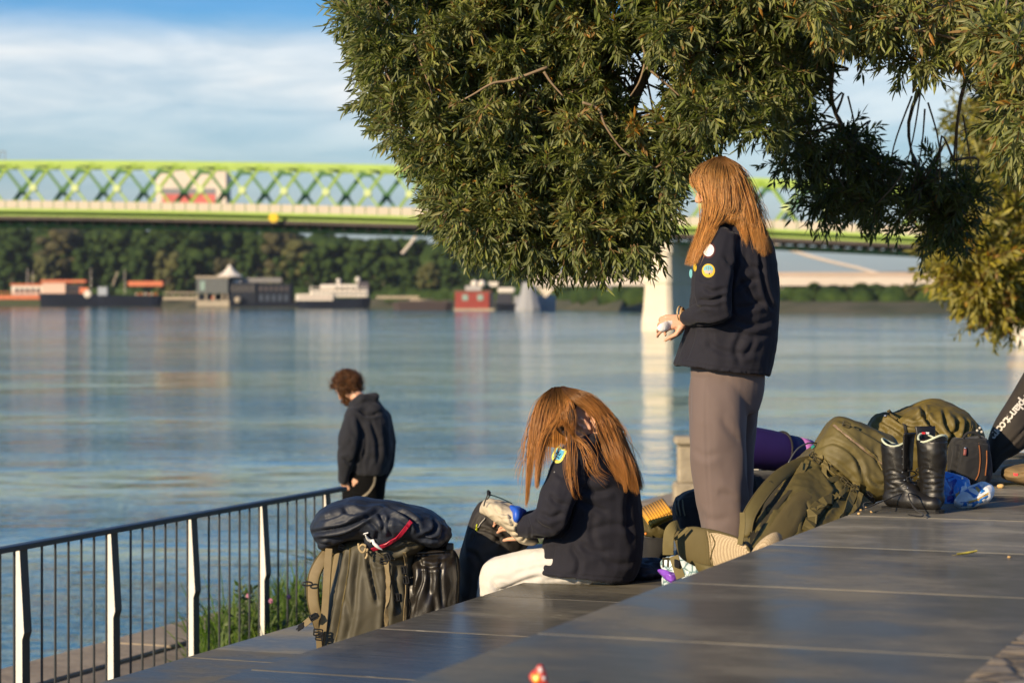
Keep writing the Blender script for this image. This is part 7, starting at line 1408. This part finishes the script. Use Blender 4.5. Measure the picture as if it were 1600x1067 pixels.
dc = thing('folded_cloth', 'dark navy cloth lying on the stone beside the seated girl', 'cloth', Vector((P(1010, 0, 9.95).x, 9.95, -.37))); bagmesh('cloth', cl, .007, NVB, dc, 2, [(.012, (9, 9, 9), 151), (.006, (20, 20, 20), 153, 'r')])
# ---- white and purple plastic bag
pb = thing('plastic_bag', 'white plastic bag with grey green flowers and a purple edge under the loose webbing', 'plastic bag', Vector((P(1062, 0, 9.1).x, 9.1, -.37)))
FLW = bpy.data.materials.new('floral print'); FLW.use_nodes = True; t_ = FLW.node_tree; b_ = t_.nodes['Principled BSDF']; c_ = N(t_, 'ShaderNodeTexCoord'); v_ = N(t_, 'ShaderNodeTexVoronoi', feature='DISTANCE_TO_EDGE', i_Scale=30.0); t_.links.new(c_.outputs['Object'], v_.inputs['Vector'])
r_ = ramp(t_, [(.0, (.05, .12, .12)), (.06, (.30, .42, .42)), (.16, (.66, .74, .74)), (.5, (.8, .82, .80))]); t_.links.new(v_.outputs[0], r_.inputs[0]); t_.links.new(r_.outputs[0], b_.inputs['Base Color']); b_.inputs['Roughness'].default_value = .35
b = MB(); b.sloft([(1036, 874, 1038, 915, 9.1, .05), (1050, 868, 1050, 925, 9.1, .09), (1070, 868, 1070, 930, 9.1, .10), (1090, 872, 1090, 930, 9.08, .09), (1108, 884, 1108, 925, 9.05, .04)], e=2.3)
bagmesh('bag', b, .005, FLW, pb, 1, [(.009, (12, 12, 12), 161), (.005, (26, 26, 26), 163, 'r')])
b = MB(); b.sloft([(1027, 889, 1030, 893, 9.05, .01), (1036, 889, 1038, 902, 9.02, .02), (1046, 892, 1046, 908, 9.0, .03), (1056, 896, 1056, 912, 9.0, .02)], n=16); bagmesh('purple_edge', b, .004, pm('violet foil', (.25, .08, .55), .35), pb, 1, [(.003, (40, 40, 40), 165, 'r')])
# ---- leaf, crumbs, wrapper
lf_ = P(1511, 872, 7.3); lf_.z = .004
lv = thing('fallen_leaf', 'single yellow green leaf lying on the dark stone', 'leaf', lf_)
mb = MB(); v = []
for k in range(7):
    t = k / 6; w = .008 * math.sin(math.pi * min(1, t * 1.05)) ; c = lf_ + Vector(((t - .5) * .062, .004 * math.sin(t * 3), .003 + .010 * t * t)); v += [c + Vector((0, -w, .004)), c, c + Vector((0, w, .006))]
mb.add(v, [(k * 3 + j, k * 3 + 3 + j, k * 3 + 4 + j, k * 3 + 1 + j) for k in range(6) for j in (0, 1)]); mb.build('blade', pm('yellow leaf', (.35, .30, .04), .6, var=.4, vs=60), lv, True)
MB().tube([lf_ + Vector((-.031, 0, .003)), lf_ + Vector((-.045, .004, .002))], .0012, 5).build('stalk', WEBO, lv)
CRM2 = pm('bread crumb', (.62, .40, .16), .8)
for k, (x, y, s) in enumerate(((1564, 762, .013), (1362, 800, .005), (1342, 803, .005), (1345, 797, .004), (1577, 871, .005), (1353, 793, .004))):
    Y = .8 * F / (y - HOR); c = P(x, y, Y); c.z = s * .6; m2 = MB(); m2.ell((0, 0, 0), (s * 1.2, s, s * .7), n=6); r_q = random.Random(k)
    m2.v = [tuple(c + Vector(a) * r_q.uniform(.8, 1.2)) for a in m2.v]; o = m2.build('crumb', CRM2, None, True)
    tag(o, ('golden crumb on the stone beside the tan bag', 'pale crumb on the stone just left of the boot laces', 'pale speck on the stone below the large olive backpack', 'tiny pale speck nearest the large olive backpack', 'pale speck on the stone at the far right behind the fallen leaf', 'pale speck between the olive backpack and the boots')[k], 'crumb', 'crumbs on the stone')
Y = .8 * F / (1078 - HOR); w0 = P(841, 1078, Y)
cw = thing('candy_wrapper', 'small crumpled red yellow and white wrapper on the stone at the bottom edge', 'wrapper', w0)
b = MB(); b.sloft([(828, 1053, 830, 1062, Y, .004), (833, 1048, 836, 1072, Y, .008), (840, 1038, 842, 1076, Y, .010), (848, 1040, 850, 1076, Y, .009), (854, 1056, 856, 1072, Y, .005)], n=16, e=2)
o, bw = bagmesh('wrapper', b, .0022, pm('red foil', (.55, .05, .03), .35), cw, 1, [(.003, (90, 90, 90), 171, 'r')])
decal(bw, [(832, 1052), (842, 1050), (845, 1060), (838, 1066), (832, 1064)], .0015, 'yellow_print', pm('yellow foil', (.85, .55, .02), .35), cw, 3, Y); decal(bw, [(838, 1040), (846, 1041), (848, 1048), (842, 1050)], .0015, 'white_print', WFO, cw, 2, Y)
decal(bw, [(846, 1054), (852, 1056), (853, 1062), (848, 1062)], .0015, 'white_print', WFO, cw, 2, Y)
# ---------------------------------------------------------------- air between here and the far bank
mb = MB(); mb.box((0, 1700, 28), (9000, 3900, 90)); hz_ = mb.build('haze', None)
hm = bpy.data.materials.new('haze'); hm.use_nodes = True; t_ = hm.node_tree; t_.nodes.remove(t_.nodes['Principled BSDF']); pv = N(t_, 'ShaderNodeVolumePrincipled'); pv.inputs['Color'].default_value = (.80, .88, 1, 1); pv.inputs['Density'].default_value = .00006; pv.inputs['Anisotropy'].default_value = .2
t_.links.new(pv.outputs[0], t_.nodes['Material Output'].inputs['Volume']); hz_.data.materials.append(hm); tag(hz_, kind='stuff')
